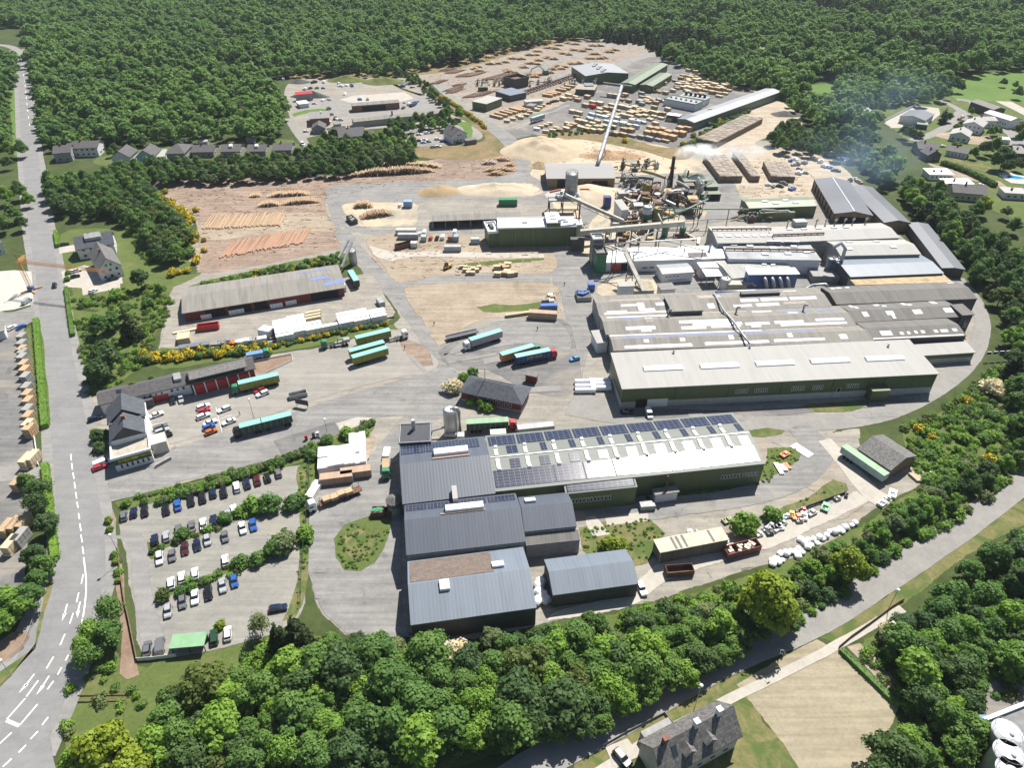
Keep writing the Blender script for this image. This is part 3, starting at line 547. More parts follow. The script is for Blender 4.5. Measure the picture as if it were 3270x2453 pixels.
def hall(name,label,cat,A,B,C,z,wall=None,roof=None,kind='flat',rise=1.0,over=0.35,group=None,base=None,basez=0,thick=0.3,open_front=False,gable_mat=None):
 """A-B is the eave edge nearest the camera, C the far corner beyond B, all read at eave height z"""
 z,rise=next((v for k,v in EAVES.items()if k in label),(z,rise))
 a,b_,c=W(A,z),W(B,z),W(C,z);u=(b_-a);u.z=0;Ln=u.length;u.normalize();v=Vector((-u.y,u.x,0))
 D=(c-b_).dot(v)
 if D<0:print('DEPTH',name,D);D=-D
 h=Hall();h.L,h.D,h.z,h.rise,h.kind=Ln,D,z,rise,kind
 base0=max(0.0,min(gz(a),gz(b_)))
 h.rt=thing(name,label,cat,(a.x,a.y,0),math.atan2(u.y,u.x),group)
 o=over;T=thick
 if kind=='gable_x':wp=[(0,0),(D,0),(D,z),(D/2,z+rise),(0,z)];rp=[(-o,z-rise*2*o/D),(D/2,z+rise),(D+o,z-rise*2*o/D)];ax='x'
 elif kind=='gable_y':wp=[(0,0),(Ln,0),(Ln,z),(Ln/2,z+rise),(0,z)];rp=[(-o,z-rise*2*o/Ln),(Ln/2,z+rise),(Ln+o,z-rise*2*o/Ln)];ax='y'
 elif kind=='mono':wp=[(0,0),(D,0),(D,z+rise),(0,z)];rp=[(-o,z-rise*o/D),(D+o,z+rise*(1+o/D))];ax='x'
 else:wp=[(0,0),(D,0),(D,z),(0,z)];rp=[(-o,z),(D+o,z)];ax='x'
 e=Ln if ax=='x' else D
 if wall is not None:
  wl=MB()
  if open_front:
   wl.profile([(D*0.93,0),(D,0),(D,z),(D*0.93,z)],0,e,'x');wl.profile([(0,0),(D,0),(D,z),(0,z)],0,0.3);wl.profile([(0,0),(D,0),(D,z),(0,z)],e-0.3,e)
   k=max(2,int(Ln/6))
   for i in range(k+1):wl.box((Ln*i/k,0.3,z/2),(0.4,0.4,z-0.05))
  else:wl.profile(wp,0,e,ax)
  h.wall=wl.obj('wall',wall,h.rt)
  if base is not None:
   q=MB();t=0.06;q.prism([(-t,-t),(Ln+t,-t),(Ln+t,D+t),(-t,D+t)],0,basez);q.obj('plinth',base,h.rt)
 if kind=='hip':
  r=MB();hip=min(D/2,Ln/2);t=z-0.15
  vs=[(-o,-o,t),(Ln+o,-o,t),(Ln+o,D+o,t),(-o,D+o,t),(-o,-o,z+0.05),(Ln+o,-o,z+0.05),(Ln+o,D+o,z+0.05),(-o,D+o,z+0.05),(hip,D/2,z+rise),(Ln-hip,D/2,z+rise)]
  r.add(vs,[(3,2,1,0),(0,1,5,4),(1,2,6,5),(2,3,7,6),(3,0,4,7),(4,5,9,8),(5,6,9),(6,7,8,9),(7,4,8)])
 else:
  top=[(t,zz+T)for t,zz in rp];bot=[(t,zz+0.02)for t,zz in rp]
  r=MB();r.profile(bot+top[::-1],-o,e+o,ax)
 h.roof=r.obj('roof',roof,h.rt)
 if kind=='flat_parapet':pass
 return h
def rz_at(h,x,y,lift=0.3):
 if h.kind=='gable_x':return h.z+h.rise*(1-abs(y-h.D/2)/(h.D/2))+lift
 if h.kind=='gable_y':return h.z+h.rise*(1-abs(x-h.L/2)/(h.L/2))+lift
 if h.kind=='mono':return h.z+h.rise*y/h.D+lift
 return h.z+lift
def loc_of(h,p,it=3):
 """local x, y on the roof of the point a photograph pixel shows"""
 zz=h.z+0.3;
 for _ in range(it):
  w_=W(p,zz);m=Matrix.Rotation(-h.rt.rotation_euler.z,3,'Z');q=m@(w_-Vector((h.rt.location.x,h.rt.location.y,w_.z)))
  zz=rz_at(h,min(max(q.x,0),h.L),min(max(q.y,0),h.D))
 return q.x,q.y
def on_roof(h,name,mat,x,y,sx,sy,t=0.25,lift=0.3,mats=None,ridge=0.0):
 """a slab that lies on the roof: skylight, solar field, hatch"""
 m=MB();q=[(x-sx/2,y-sy/2),(x+sx/2,y-sy/2),(x+sx/2,y+sy/2),(x-sx/2,y+sy/2)]
 zs=[rz_at(h,*p,lift)for p in q]
 lo=[(p[0]-x,p[1]-y,zz+0.015)for p,zz in zip(q,zs)];hi=[((p[0]-x)*0.97,(p[1]-y)*0.97,zz+t)for p,zz in zip(q,zs)]
 if ridge:
  zc=(zs[0]+zs[3])/2+t+ridge
  hi+=[(-sx/2*0.97,0,zc),(sx/2*0.97,0,(zs[1]+zs[2])/2+t+ridge)]
  m.add(lo+hi,[(3,2,1,0),(0,1,5,4),(2,3,7,6),(4,5,9,8),(6,7,8,9),(1,2,6,9,5),(3,0,4,8,7)])
 else:m.add(lo+hi,[(3,2,1,0),(4,5,6,7),(0,1,5,4),(1,2,6,5),(2,3,7,6),(3,0,4,7)])
 o=m.obj(name,mats or mat,h.rt);o.location=(x,y,0);return o
def windows(h,face,x0,x1,z0,z1,n,name='window',gap=0.25,mat=None,frame=None,th=.07):
 """a run of n windows in one wall; each has a frame and a recessed pane"""
 wd=(x1-x0)/n
 for i in range(n):
  xc=x0+wd*(i+0.5);s=wd*(1-gap);zz=(z0+z1)/2;hh=z1-z0
  fr=MB();pn=MB();t=0.09
  for dx,dz,sx,sz in((-s/2+th/2,0,th,hh),(s/2-th/2,0,th,hh),(0,hh/2-th/2,s,th),(0,-hh/2+th/2,s,th))+(((0,0,0.08,hh),)if th>.08 else()):
   fr.box((dx,0,dz),(sx,t*2,sz))
  pn.box((0,0.02,0),(s-th,t,hh-th))
  loc={'front':(xc,0,zz),'back':(xc,h.D,zz),'left':(0,xc,zz),'right':(h.L,xc,zz)}[face]
  o=fr.obj(name,frame or FRAME,h.rt);o.location=loc;o.rotation_euler.z={'front':0,'back':math.pi,'left':-math.pi/2,'right':math.pi/2}[face]
  p=pn.obj('pane',mat or GLASS,o)
def door(h,face,x,w_,hh,mat,name='door',y=None):
 m=MB();m.box((0,0,hh/2),(w_,0.16,hh));m.box((0,0,hh+0.08),(w_+0.2,0.22,0.16));o=m.obj(name,mat,h.rt)
 o.location={'front':(x,0,0.02),'left':(0,x,0.02),'right':(h.L,x,0.02),'back':(x,h.D,0.02)}[face];o.rotation_euler.z={'front':0,'back':0,'left':math.pi/2,'right':math.pi/2}[face];return o
def chimney_on(h,x,y,s,hh,mat,name='chimney'):
 m=MB();z0=rz_at(h,x,y)-0.5;m.box((0,0,z0+hh/2),(s,s,hh));m.box((0,0,z0+hh+0.06),(s*1.25,s*1.25,0.12));o=m.obj(name,mat,h.rt);o.location=(x,y,0);return o
def parapet(h,mat,hh=0.9,t=0.35):
 m=MB();z0=h.z+0.3
 for a,b_,c,d in((h.L/2,-0.1,h.L+0.7,t),(h.L/2,h.D+0.1,h.L+0.7,t)):m.box((a,b_,z0+hh/2),(c,d,hh))
 for x in(-0.1,h.L+0.1):m.box((x,h.D/2,z0+hh/2),(t,h.D-0.35,hh))
 return m.obj('parapet',mat,h.rt)
def vent(h,x,y,s=0.9,hh=0.9,mat=None):
 m=MB();z0=rz_at(h,x,y);m.cyl((0,0,z0-0.05),s*0.35,hh,10);m.cyl((0,0,z0+hh-0.05),s*0.55,0.3,10,0,s*0.2);o=m.obj('roof_vent',mat or GALV,h.rt);o.location=(x,y,0);return o
# --- the white-roofed hall
h=hall('production_hall','long green-walled hall with pale roof and five white skylight strips','factory hall',(1345,841),(2026,808),(1955,742),9.3,GREEN(),LIGHTROOF(),'mono',1.3,base=plain('plinth_render',(0.42,0.42,0.4),0.85),basez=2.6)
for x0,x1,y in((1388,1475,796),(1510,1597,791),(1630,1716,785.5),(1748,1836,780),(1867,1953,775)):
 p,q=loc_of(h,(x0,y)),loc_of(h,(x1,y));on_roof(h,'skylight',SKYL,(p[0]+q[0])/2,(p[1]+q[1])/2,q[0]-p[0],2.6,0.35,ridge=0.5)
for k0,k1,n in((-170,-65,6),(-10,100,6),(302,412,6),(480,566,5),(766,872,6)):
 x0=(W(('h',k0,1395),4)-W((1345,841),9.3)).length;x1=(W(('h',k1,1388),4)-W((1345,841),9.3)).length
 windows(h,'front',x0,x1,4.0,5.8,n,gap=0.3,th=.06)
door(h,'front',12.5,7,3.2,FRAME,'sliding_gate');door(h,'front',7,4,3.4,BLACK,'gateway')
windows(h,'front',75,76.6,0.4,4.2,1,name='door',gap=0.1)
m=MB();m.box((89,-1.6,2.3),(6,3.2,4.6));m.box((89,-1.7,4.7),(6.4,3.6,0.2));m.obj('porch',GREEN('z'),h.rt)
m=MB();[m.box((h.L*i/6,-0.06,5.4),(0.3,0.1,5.5))for i in range(1,6)];m.obj('downpipe',plain('dark_green_trim',(0.04,0.07,0.03),0.5),h.rt)
vent(h,22,18);vent(h,50,19);vent(h,100,16)
# --- saw-tooth bays behind it
BAYL='weathered corrugated hall bay with white and blue patch sheets, '
def bay(A,B,C,z,lbl,rise,patches,seed,roofm=None):
 h=hall('hall_bay',lbl,'factory hall',A,B,C,z,GREYWALL,roofm or FIBRE(),'gable_x',rise,group='corrugated hall bays')
 r=random.Random(seed);WH=plain('patch_sheet_white',(0.56,0.56,0.55),0.6,var=0.15);BL=plain('patch_sheet_blue',(0.17,0.215,0.38),0.4,var=0.15);PK=plain('patch_sheet_sand',(0.34,0.29,0.235),0.8,var=0.2)
 for(f0,f1,t0,t1,c)in patches:
  on_roof(h,'skylight',{'w':WH,'b':BL,'s':PK}[c],h.L*(f0+f1)/2,h.D*(t0+t1)/2,h.L*(f1-f0),h.D*(t1-t0),0.05)
 return h
b1=bay((1296,683),(1795,662),(1770,622),9.0,BAYL+'farthest row',1.3,[(.03,.12,.1,.16,'b'),(.1,.17,.32,.4,'w'),(.17,.2,.12,.45,'w'),(.25,.32,.3,.42,'b'),(.2,.24,.08,.2,'b'),(.02,.3,.02,.09,'w'),(.06,.28,.6,.68,'s'),(.47,.5,.1,.3,'w'),(.62,.7,.3,.42,'b'),(.71,.83,.3,.42,'b'),(.84,.96,.3,.42,'b'),(.58,.66,.1,.2,'w'),(.68,.78,.1,.22,'w'),(.8,.9,.14,.24,'s'),(.45,.55,.55,.75,'s'),(.7,.76,.75,.8,'w'),(.84,.9,.78,.84,'w'),(.52,.58,.8,.88,'b')],1)
b2=bay((1310,723),(1848,703),(1800,663),8.6,BAYL+'middle row',1.3,[(.02,.3,.72,.8,'w'),(.07,.14,.6,.7,'b'),(.17,.2,.45,.62,'w'),(.08,.2,.12,.25,'b'),(.14,.18,.03,.14,'w'),(.3,.5,.3,.42,'w'),(.35,.55,.17,.28,'b'),(.3,.4,.06,.18,'w'),(.42,.54,.08,.15,'w'),(.56,.66,.14,.24,'b'),(.58,.62,.05,.12,'w'),(.68,.8,.15,.26,'b'),(.7,.97,.05,.14,'w'),(.85,.97,.2,.3,'b'),(.62,.7,.75,.85,'w'),(.72,.86,.72,.8,'b'),(.88,.97,.7,.78,'b'),(.4,.6,.82,.88,'s'),(.76,.8,.6,.68,'w')],2)
b3=bay((1327,758),(1885,737),(1850,704),8.4,BAYL+'nearest row',1.2,[(.0,.6,.8,.9,'w'),(.04,.17,.55,.68,'b'),(.2,.5,.6,.72,'b'),(.52,.8,.62,.74,'b'),(.12,.14,.3,.45,'w'),(.26,.28,.3,.45,'w'),(.04,.3,.05,.18,'b'),(.35,.6,.08,.2,'b'),(.62,.82,.1,.22,'b'),(.45,.47,.3,.5,'w'),(.68,.7,.3,.5,'w'),(.88,.91,.12,.35,'w'),(.62,.92,.82,.9,'s')],3)
for h_,xs in((b2,(.27,.55,.83)),):
 for f in xs:
  m=MB();z0=rz_at(h_,h_.L*f,h_.D*0.75);m.tube([(0,0,z0-0.2),(0,0,z0+2.2),(0.3,-0.4,z0+2.9),(0.9,-0.9,z0+3.0)],0.5,10);o=m.obj('roof_vent',GALV,h_.rt);o.location=(h_.L*f,h_.D*0.75,0)
m=MB();z0=rz_at(b1,0,b1.D*.6);m.box((0,0,z0+0.6),(16,2.0,1.6));o=m.obj('roof_monitor',DSTEEL,b1.rt);o.location=(b1.L*0.72,b1.D*0.6,0)
h=hall('roof_house','raised brown corrugated roof box on the far patched hall bay','roof structure',L('g',1235,1370)[0],L('g',1505,1360)[0],L('g',1470,1225)[0],11.8,FIBRED('z'),FIBRE(),'flat',0)
h=hall('switch_house','small white-walled annex with pale roof beside the patched hall corner','annex',L('g',575,1650)[0],L('g',665,1640)[0],L('g',625,1545)[0],4.5,WHITEWALL,LIGHTROOF(),'mono',0.5)
# --- dark-edged grey halls to the right
def dark(name,lbl,A,B,C,z,rise,patches=(),wallm=None,kind='gable_x',roofm=None):
 h=hall(name,lbl,'factory hall',A,B,C,z,wallm or DARKWALL,roofm or FIBRED(),kind,rise,over=0.15,group='dark-walled grey halls')
 WH=MT['patch_sheet_white']
 for(f0,f1,t0,t1)in patches:on_roof(h,'skylight',WH,h.L*(f0+f1)/2,h.D*(t0+t1)/2,h.L*(f1-f0),h.D*(t1-t0),0.06)
 return h
d1=dark('storage_hall','grey-roofed hall with dark end walls, farthest of three beside the ring road',('h',690,695),('h',1830,648),('h',1645,515),10.5,1.5,[(.05,.08,.8,.9),(.09,.13,.82,.92),(.16,.19,.84,.93),(.92,.97,.9,.95)])
d2=dark('storage_hall','grey-roofed hall with ragged white patches, middle of three beside the ring road',('h',840,840),('h',1715,795),('h',1625,660),9.8,1.4,[(.07,.1,.75,.95),(.1,.13,.65,.82),(.11,.16,.2,.42),(.3,.35,.78,.92),(.36,.4,.68,.8),(.33,.4,.22,.4),(.36,.39,.06,.25),(.56,.6,.74,.92),(.6,.64,.68,.8),(.58,.66,.2,.4),(.84,.89,.72,.95),(.87,.95,.2,.4)])
d3=dark('storage_hall','grey-roofed hall with pale front edge, nearest of three beside the ring road',('h',975,985),('h',1740,950),('h',1555,812),9.0,1.4,[(.02,.98,.01,.06),(.13,.25,.15,.35),(.33,.37,.15,.27),(.41,.44,.16,.28),(.49,.52,.17,.3),(.56,.6,.18,.3),(.7,.74,.18,.3),(.77,.85,.18,.3),(.9,.95,.2,.32)])
h=hall('stair_tower','dark box tower with sloping grey lid beside the ring road halls','tower',('h',1712,782),('h',1800,775),('h',1715,703),11.5,DARKWALL,FIBRED(),'mono',0.6)
windows(h,'front',2.2,4.0,2.5,5.5,1)
h=hall('dispatch_shed','low pale-roofed green shed below the ring road grey halls','shed',('h',1370,1110),('h',1810,1083),('h',1735,1015),6.0,GREEN(),LIGHTROOF(),'mono',0.8,base=MT['plinth_render'],basez=2.2)
windows(h,'front',26,36,2.7,3.9,4)
# --- upper roofs
u1=hall('factory_roof','long beige roof hall with vent stacks along its far edge','factory hall',('h',200,190),('h',1195,152),('h',1060,35),8.5,GREYWALL,LIGHTROOF(),'gable_x',1.2)
for f in(.18,.3,.42,.55,.65):on_roof(u1,'skylight',SKYL,u1.L*f,u1.D*0.66,2.6,1.6,0.5)
for i,f in enumerate((.2,.44,.52,.6,.68,.75,.86)):
 m=MB();z0=8.5;m.tube([(0,0,z0),(0,0,z0+3.0),(0,-0.7,z0+3.6)],0.55,9);o=m.obj('vent_stack',GALV,u1.rt);o.location=(u1.L*f,u1.D*0.97,0)
m=MB();m.beam((0,u1.D*0.3,10.2),(u1.L*0.42,u1.D*0.3,10.2),0.6,0.5);[m.box((u1.L*0.42*i/8,u1.D*0.3,9.6),(0.3,0.3,1.2))for i in range(9)];m.obj('pipe_bridge',RUST,u1.rt)
m=MB();m.box((u1.L*0.3,u1.D*0.99,10.3),(6,4,3));m.obj('plant_room',STEEL,u1.rt)
u0=hall('factory_roof','beige grey roof hall with skylight rows behind the white-roofed workshops','factory hall',('g',1640,765),('h',215,190),('h',130,60),8.3,GREYWALL,LIGHTROOF(),'gable_x',1.2)
for f in(.08,.22,.38,.52,.66,.8,.92):
 on_roof(u0,'skylight',SKYL,u0.L*f,u0.D*0.3,2.4,1.4,0.4);on_roof(u0,'skylight',SKYL,u0.L*f,u0.D*0.85,2.4,1.4,0.4)
m=MB();m.beam((0,u0.D*0.62,10.4),(u0.L,u0.D*0.62,10.4),0.7,0.5);[m.box((u0.L*i/12,u0.D*0.62,9.9),(0.3,0.3,1.2))for i in range(13)];m.obj('pipe_bridge',RUST,u0.rt)
u2=hall('factory_roof','ribbed beige roof hall between blue-grey roof and vent stack roof','factory hall',('h',725,298),('h',1368,285),('h',1262,172),8.8,GREYWALL,LIGHTROOF(),'gable_x',1.4)
for f,t in((.15,.3),(.72,.35),(.25,.85),(.6,.85)):on_roof(u2,'skylight',SKYL,u2.L*f,u2.D*t,2.6,1.5,0.4)
u3=hall('factory_roof','plain blue-grey roof hall with open dark left end','factory hall',('h',805,470),('h',1552,440),('h',1372,290),8.6,DARKWALL,SLATELIGHT(),'gable_x',1.0)
u4=hall('factory_roof','low sand-stained flat roof between blue-grey roof and grey hall','factory hall',('h',845,537),('h',1622,512),('h',1560,455),6.0,GREYWALL,plain('sandy_roof',(0.38,0.29,0.17),0.9,var=0.3,scale=0.3),'flat')
u5=hall('factory_roof','grey felt roof strip with pipework left of the ribbed roofs','factory hall',('g',1740,905),('h',560,335),('h',520,190),7.0,WHITEWALL,plain('patchy_felt',(0.3,0.31,0.32),0.8,var=0.25,scale=0.15),'flat')
for f,t in((.12,.75),(.3,.7),(.42,.25),(.55,.6),(.68,.3),(.8,.7),(.9,.4)):on_roof(u5,'skylight',SKYL,u5.L*f,u5.D*t,3.0,2.0,0.5)
m=MB();m.beam((0,u5.D*0.45,8.2),(u5.L,u5.D*0.45,8.2),0.7,0.6);[m.box((u5.L*i/10,u5.D*0.45,7.8),(0.3,0.3,0.9))for i in range(11)];m.obj('pipe_bridge',RUST,u5.rt)
m=MB();[m.tube([(u5.L*f,u5.D*0.8,7.3),(u5.L*f,u5.D*0.8,9.0),(u5.L*(f+.16),u5.D*0.8,9.0),(u5.L*(f+.16),u5.D*0.8,7.3)],0.4,8)for f in(.5,.7)];m.obj('duct',GALV,u5.rt)
w1=hall('workshop','long white-roofed workshop with white walls under pipe trestles','workshop',('g',890,922),('g',1720,898),('g',1640,790),6.5,WHITEWALL,WHITEROOF,'gable_x',0.8)
windows(w1,'front',4,14,1.5,2.3,3);door(w1,'front',17,1.6,2.4,GREENP);m=MB();m.tube([(w1.L*.85,w1.D*.5,6),(w1.L*.85,w1.D*.5,8.6),(w1.L*.87,w1.D*.5,9.4)],0.6,10);m.obj('vent_stack',GALV,w1.rt)
on_roof(w1,'roof_patch',FIBRED(),w1.L*.7,w1.D*.3,9,6,0.06)
w2=hall('workshop','small white-roofed workshop with dark red sliding door beside the green tower','workshop',('g',652,938),('g',850,930),('g',815,838),6.0,WHITEWALL,WHITEROOF,'flat')
door(w2,'front',w2.L*0.45,w2.L*0.42,3.6,REDP,'sliding_door');door(w2,'front',w2.L*0.82,w2.L*0.3,3.6,BLACK,'gateway')
w3=hall('workshop','grey-roofed white workshop standing in front of the long white workshop','workshop',('g',1150,1040),('g',1422,1022),('g',1385,945),6.5,WHITEWALL,GREYMETAL(),'gable_x',0.5)
windows(w3,'front',3,w3.L-3,1.0,1.5,8);windows(w3,'front',1,8,2.8,3.4,4);door(w3,'right',3,3,3.5,REDP)
w4=hall('workshop','streaked pale corrugated workshop with green-framed window band','workshop',('d',150,1527),('d',583,1480),('d',490,1342),6.5,WHITEWALL,sheet_metal('streaked_fibre_roof',(0.36,0.36,0.345),0.8,axis='x',period=1.0,stain=0.35),'gable_x',1.2)
windows(w4,'front',1.5,w4.L*0.78,1.5,3.2,22,gap=0.2,frame=plain('green_frame',(0.1,0.3,0.2),0.5));door(w4,'front',w4.L*0.9,w4.L*0.17,3.6,BLACK,'gateway')
for f,t in((.35,.35),(.65,.4),(.78,.35),(.8,.15)):on_roof(w4,'skylight',SKYL,w4.L*f,w4.D*t,2.0,1.2,0.4)
h=hall('store_shed','little grey flat-roofed shed beside the patched far bay','shed',('g',1140,1180),('g',1262,1172),('g',1225,1120),4.5,WHITEWALL,BITUM,'flat')
h=hall('canopy','open white canopy roof on posts between workshops','canopy',('g',1540,1060),('g',1672,1055),('g',1625,998),5,None,WHITEROOF,'flat');m=MB();[m.box((x,y,2.5),(0.3,0.3,5))for x in(0.5,h.L-.5)for y in(.5,h.D-.5)];m.obj('post',STEEL,h.rt)
h=hall('canopy','narrow white canopy roof along the workshop yard wall','canopy',('g',1490,985),('g',1640,978),('g',1600,935),5,WHITEWALL,WHITEROOF,'flat')
# --- green tower block and grey silo house
h=hall('tower_block','tall green clad tower block at the pipe junction','tower',('g',570,872),('g',660,868),('g',615,800),13,plain('emerald_cladding',(0.02,0.15,0.08),0.5,var=0.2),BITUM,'flat');parapet(h,DSTEEL)
h=hall('dust_house','weathered grey steel filter house above the emerald tower','filter house',('g',540,745),('g',635,740),('g',620,690),17,sheet_metal('grey_filter_steel',(0.26,0.26,0.26),0.6,axis='z',period=2.4,stain=0.5,depth=0.6),STEEL,'flat');parapet(h,STEEL,0.7)
m=MB();[m.box((h.L/2,-0.15,zz),(h.L*0.8,0.3,0.5))for zz in(3,6,9,12,15)];m.obj('louvre',DSTEEL,h.rt)
# --- green hall with white roof in the middle
g1=hall('clad_hall','olive green clad hall with blank walls and bright white flat roof','factory hall',('f',1635,638),('g',386,622),('g',350,535),11.5,GREEN(),WHITEROOF,'flat');parapet(g1,FRAME,0.35,0.25)
for f,t in((.35,.5),(.88,.5),(.86,.7)):on_roof(g1,'skylight',STEEL,g1.L*f,g1.D*t,2.6,1.6,0.5)
m=MB();x0,x1=g1.L*.625,g1.L*.8;m.prism([(x0,-0.3),(x1,-0.3),(x1,g1.D*0.98),(x0,g1.D*0.98)],0,12);m.obj('stair_core',GREEN(),g1.rt)
m=MB();m.prism([(x0-.2,-0.5),(x1+.2,-0.5),(x1+.2,g1.D),(x0-.2,g1.D)],12.02,12.4);m.obj('core_roof',WHITEROOF,g1.rt)
m=MB();[m.box(((x0+x1)/2,g1.D*t,12.55),(3,1.2,0.3))for t in(.3,.65)];m.obj('hatch',STEEL,g1.rt)
m=MB();[m.box((g1.L*f,-0.05,4.8),(0.12,0.1,9.4))for f in(.22,.45,.9)];m.obj('trim',plain('pale_green_trim',(0.22,0.26,0.16),0.5),g1.rt)
g2=hall('annex','low green annex with white parapet and rooftop plant','annex',('f',1550,680),('f',1641,672),('f',1620,585),9.0,GREEN(),WHITEROOF,'flat');parapet(g2,FRAME,0.9)
m=MB();m.box((g2.L*.5,g2.D*.5,8.3),(1.6,4,1.4));m.box((g2.L*.3,g2.D*.7,8.2),(1,1,1));m.obj('fan_unit',DSTEEL,g2.rt)
h=hall('clad_box','slim pale green plant box at the clad hall corner','plant room',('g',392,605),('g',440,603),('g',428,560),9.0,plain('pale_green_cladding',(0.3,0.36,0.28),0.5),WHITEROOF,'flat')
h=hall('loading_bunker','black open bunker hanging over the apron by the clad hall','bunker',('g',345,735),('g',462,733),('g',462,715),6.0,DSTEEL,DSTEEL,'flat')
# --- open sheds
h=hall('vehicle_shed','long grey open-fronted vehicle shed behind the olive clad hall','shed',('f',1055,573),('f',1832,543),('f',1830,470),5.5,GREYWALL,FIBRE(),'gable_x',0.9,open_front=True)
h=hall('chip_store','big timber chip store with plain grey curved-edge roof','store',('g',135,192),('g',730,188),('g',655,62),9.0,WOODWALL,plain('flat_grey_roof',(0.25,0.245,0.24),0.7,var=0.04),'gable_x',2.2,over=0.8)
door(h,'front',h.L*.3,12,5,BLACK,'gateway');door(h,'front',h.L*.78,9,4,BLACK,'gateway')
h=hall('boiler_house','tall green boiler house beside the smoking brown chimney','boiler house',('g',1345,222),('g',1547,216),('g',1483,145),12.5,GREEN(),GREENROOF(),'flat')
m=MB();m.tube([(h.L*.3,h.D*.6,8),(h.L*.3,h.D*.6,11.5)],0.5,10);m.obj('exhaust_stack',RUST,h.rt)
h=hall('boiler_annex','mid-height green annex on the boiler house right side','annex',('g',1540,270),('g',1642,267),('g',1590,196),8.5,GREEN(),GREENROOF(),'flat')
h=hall('boiler_annex','low green shed with dark gateway in front of the boiler house','annex',('g',1495,335),('g',1667,332),('g',1640,305),6.0,GREEN(),GREENROOF(),'flat');door(h,'front',h.L*.7,5,3,BLACK,'gateway')
h=hall('clad_hall','green hall with pale green roof and white hatches before the dark sheds','factory hall',('c',870,1472),('c',1345,1455),('c',1250,1396),9.0,GREEN(),GREENROOF(),'gable_x',1.0)
for f,t in((.28,.5),(.6,.55),(.42,.3),(.72,.3)):on_roof(h,'skylight',SKYL,h.L*f,h.D*t,3,1.8,0.4)
m=MB();m.box((h.L*.38,-2,2),(20,3,4));m.obj('filter_bank',GREEN('z'),h.rt)
m=MB();m.tube([(h.L*.13,-2.5,0.2),(h.L*.13,-2.5,5),(h.L*.16,-2.5,5.6),(h.L*.34,-2.5,5.2),(h.L*.4,-2.5,4.6),(h.L*.55,-2.5,4.8)],0.4,10);m.tube([(h.L*.12,-2.5,0.1),(h.L*.12,-2.5,4)],.9,12);m.tube([(h.L*.56,-2.5,0),(h.L*.56,-2.5,4.6)],0.6,10);m.obj('duct',GALV,h.rt)
def open_shed(lbl,A,B,C,z,rise,kind='gable_x'):
 h=hall('timber_store',lbl,'store',A,B,C,z,WOODWALL,ANTHR('y'),'gable_y',rise,over=0.6,group='anthracite timber stores',open_front=False)
 m=MB();[m.box((x,h.D*i/8,h.z/2),(0.5,0.5,h.z-0.1))for x in(-.3,h.L+.3)for i in range(9)];m.obj('post',DSTEEL,h.rt)
 m=MB();m.box((h.L/2,h.D/2,h.z+h.rise+0.33),(0.5,h.D,0.12));m.obj('ridge_cap',GALV,h.rt);door(h,'front',h.L/2,h.L*.7,h.z*.7,BLACK,'gateway');return h
open_shed('anthracite open timber store, broader of the two by the tree belt',('c',1475,1508),('c',1735,1522),('c',1520,1278),8.5,2.0)
h=hall('timber_store','narrow anthracite timber store running beside the tree belt, far section','store',('d',1228,1130),('d',1405,1132),('d',1222,885),8,WOODWALL,ANTHR('y'),'gable_y',1.6,over=0.5,group='anthracite timber stores')
h=hall('timber_store','narrow anthracite lean-to store running beside the tree belt, near section','store',('d',1635,1452),('d',1790,1462),('d',1400,1135),7,DARKWALL,ANTHR('y'),'gable_y',0.6,over=0.4,group='anthracite timber stores')
# --- the hall with the solar roof
pv=hall('solar_hall','long green hall whose whole roof carries solar panels','factory hall',('l',1055,888),('m',2050,642),('m',1735,200),8.0,GREEN(),sheet_metal('grey_green_roof',(.15,.165,.15),.6,axis='y',period=.9,stain=.15),'gable_x',1.8,over=0.2)
h=pv
windows(h,'front',h.L*.84,h.L*.985,3.6,5.2,12,gap=0.3,th=.06)
pe=hall('solar_annex','green front annex of the solar roof hall with its own solar panels','annex',('l',1680,910),('m',922,848),('m',880,752),7.0,GREEN(),MT['grey_green_roof'],'mono',1.0,over=0.15)
windows(pe,'front',pe.L*.08,pe.L*.65,3.2,4.9,11,gap=0.3,th=.06)
def field(h,p,q,mat,t=0.12):
 a,b_=loc_of(h,p),loc_of(h,q);x0,x1=sorted((a[0],b_[0]));y0,y1=sorted((a[1],b_[1]));on_roof(h,'solar_field',mat,(x0+x1)/2,(y0+y1)/2,x1-x0,y1-y0,t)
nb=9;SKYC=plain('cream_skylight',(.5,.48,.4),.5,var=.08)
for i in range(nb):
 x0,x1=h.L*(0.005+i*.99/nb),h.L*(0.005+(i+1)*.99/nb)-0.5
 on_roof(h,'solar_field',SOLARR,(x0+x1)/2,h.D*.86,x1-x0,h.D*.22,0.14);xa=x0+(1.8 if i else 0.3)
 on_roof(h,'solar_field',SOLARR,(xa+x1)/2+2.2,h.D*.64,x1-xa-4.6,h.D*.17,0.14)
 on_roof(h,'solar_field',SOLARF,(x0+x1)/2+2.4,h.D*.38,x1-x0-5.2,h.D*.14,0.14)
 on_roof(h,'solar_field',SOLARF,(x0+x1)/2,h.D*.165,x1-x0+0.35,h.D*.26,0.14)
 xr=x0+1.6
 on_roof(h,'skylight',SKYC,xr,h.D*.6,1.2,h.D*.15,0.25);on_roof(h,'skylight',SKYC,xr,h.D*.4,1.2,h.D*.15,0.25)
 for t in(.7,.3):
  m=MB();m.cyl((0,0,0),.75,0.35,10,0,0.5);m.box((0.15,0,0.5),(.9,.8,0.5));o=m.obj('roof_fan',SKYL,h.rt);o.location=(xr,h.D*t,rz_at(h,xr,h.D*t))
m=MB();m.box((h.L/2,h.D*.5,10.15),(h.L,0.4,0.2));m.obj('ridge_cap',GALV,h.rt)
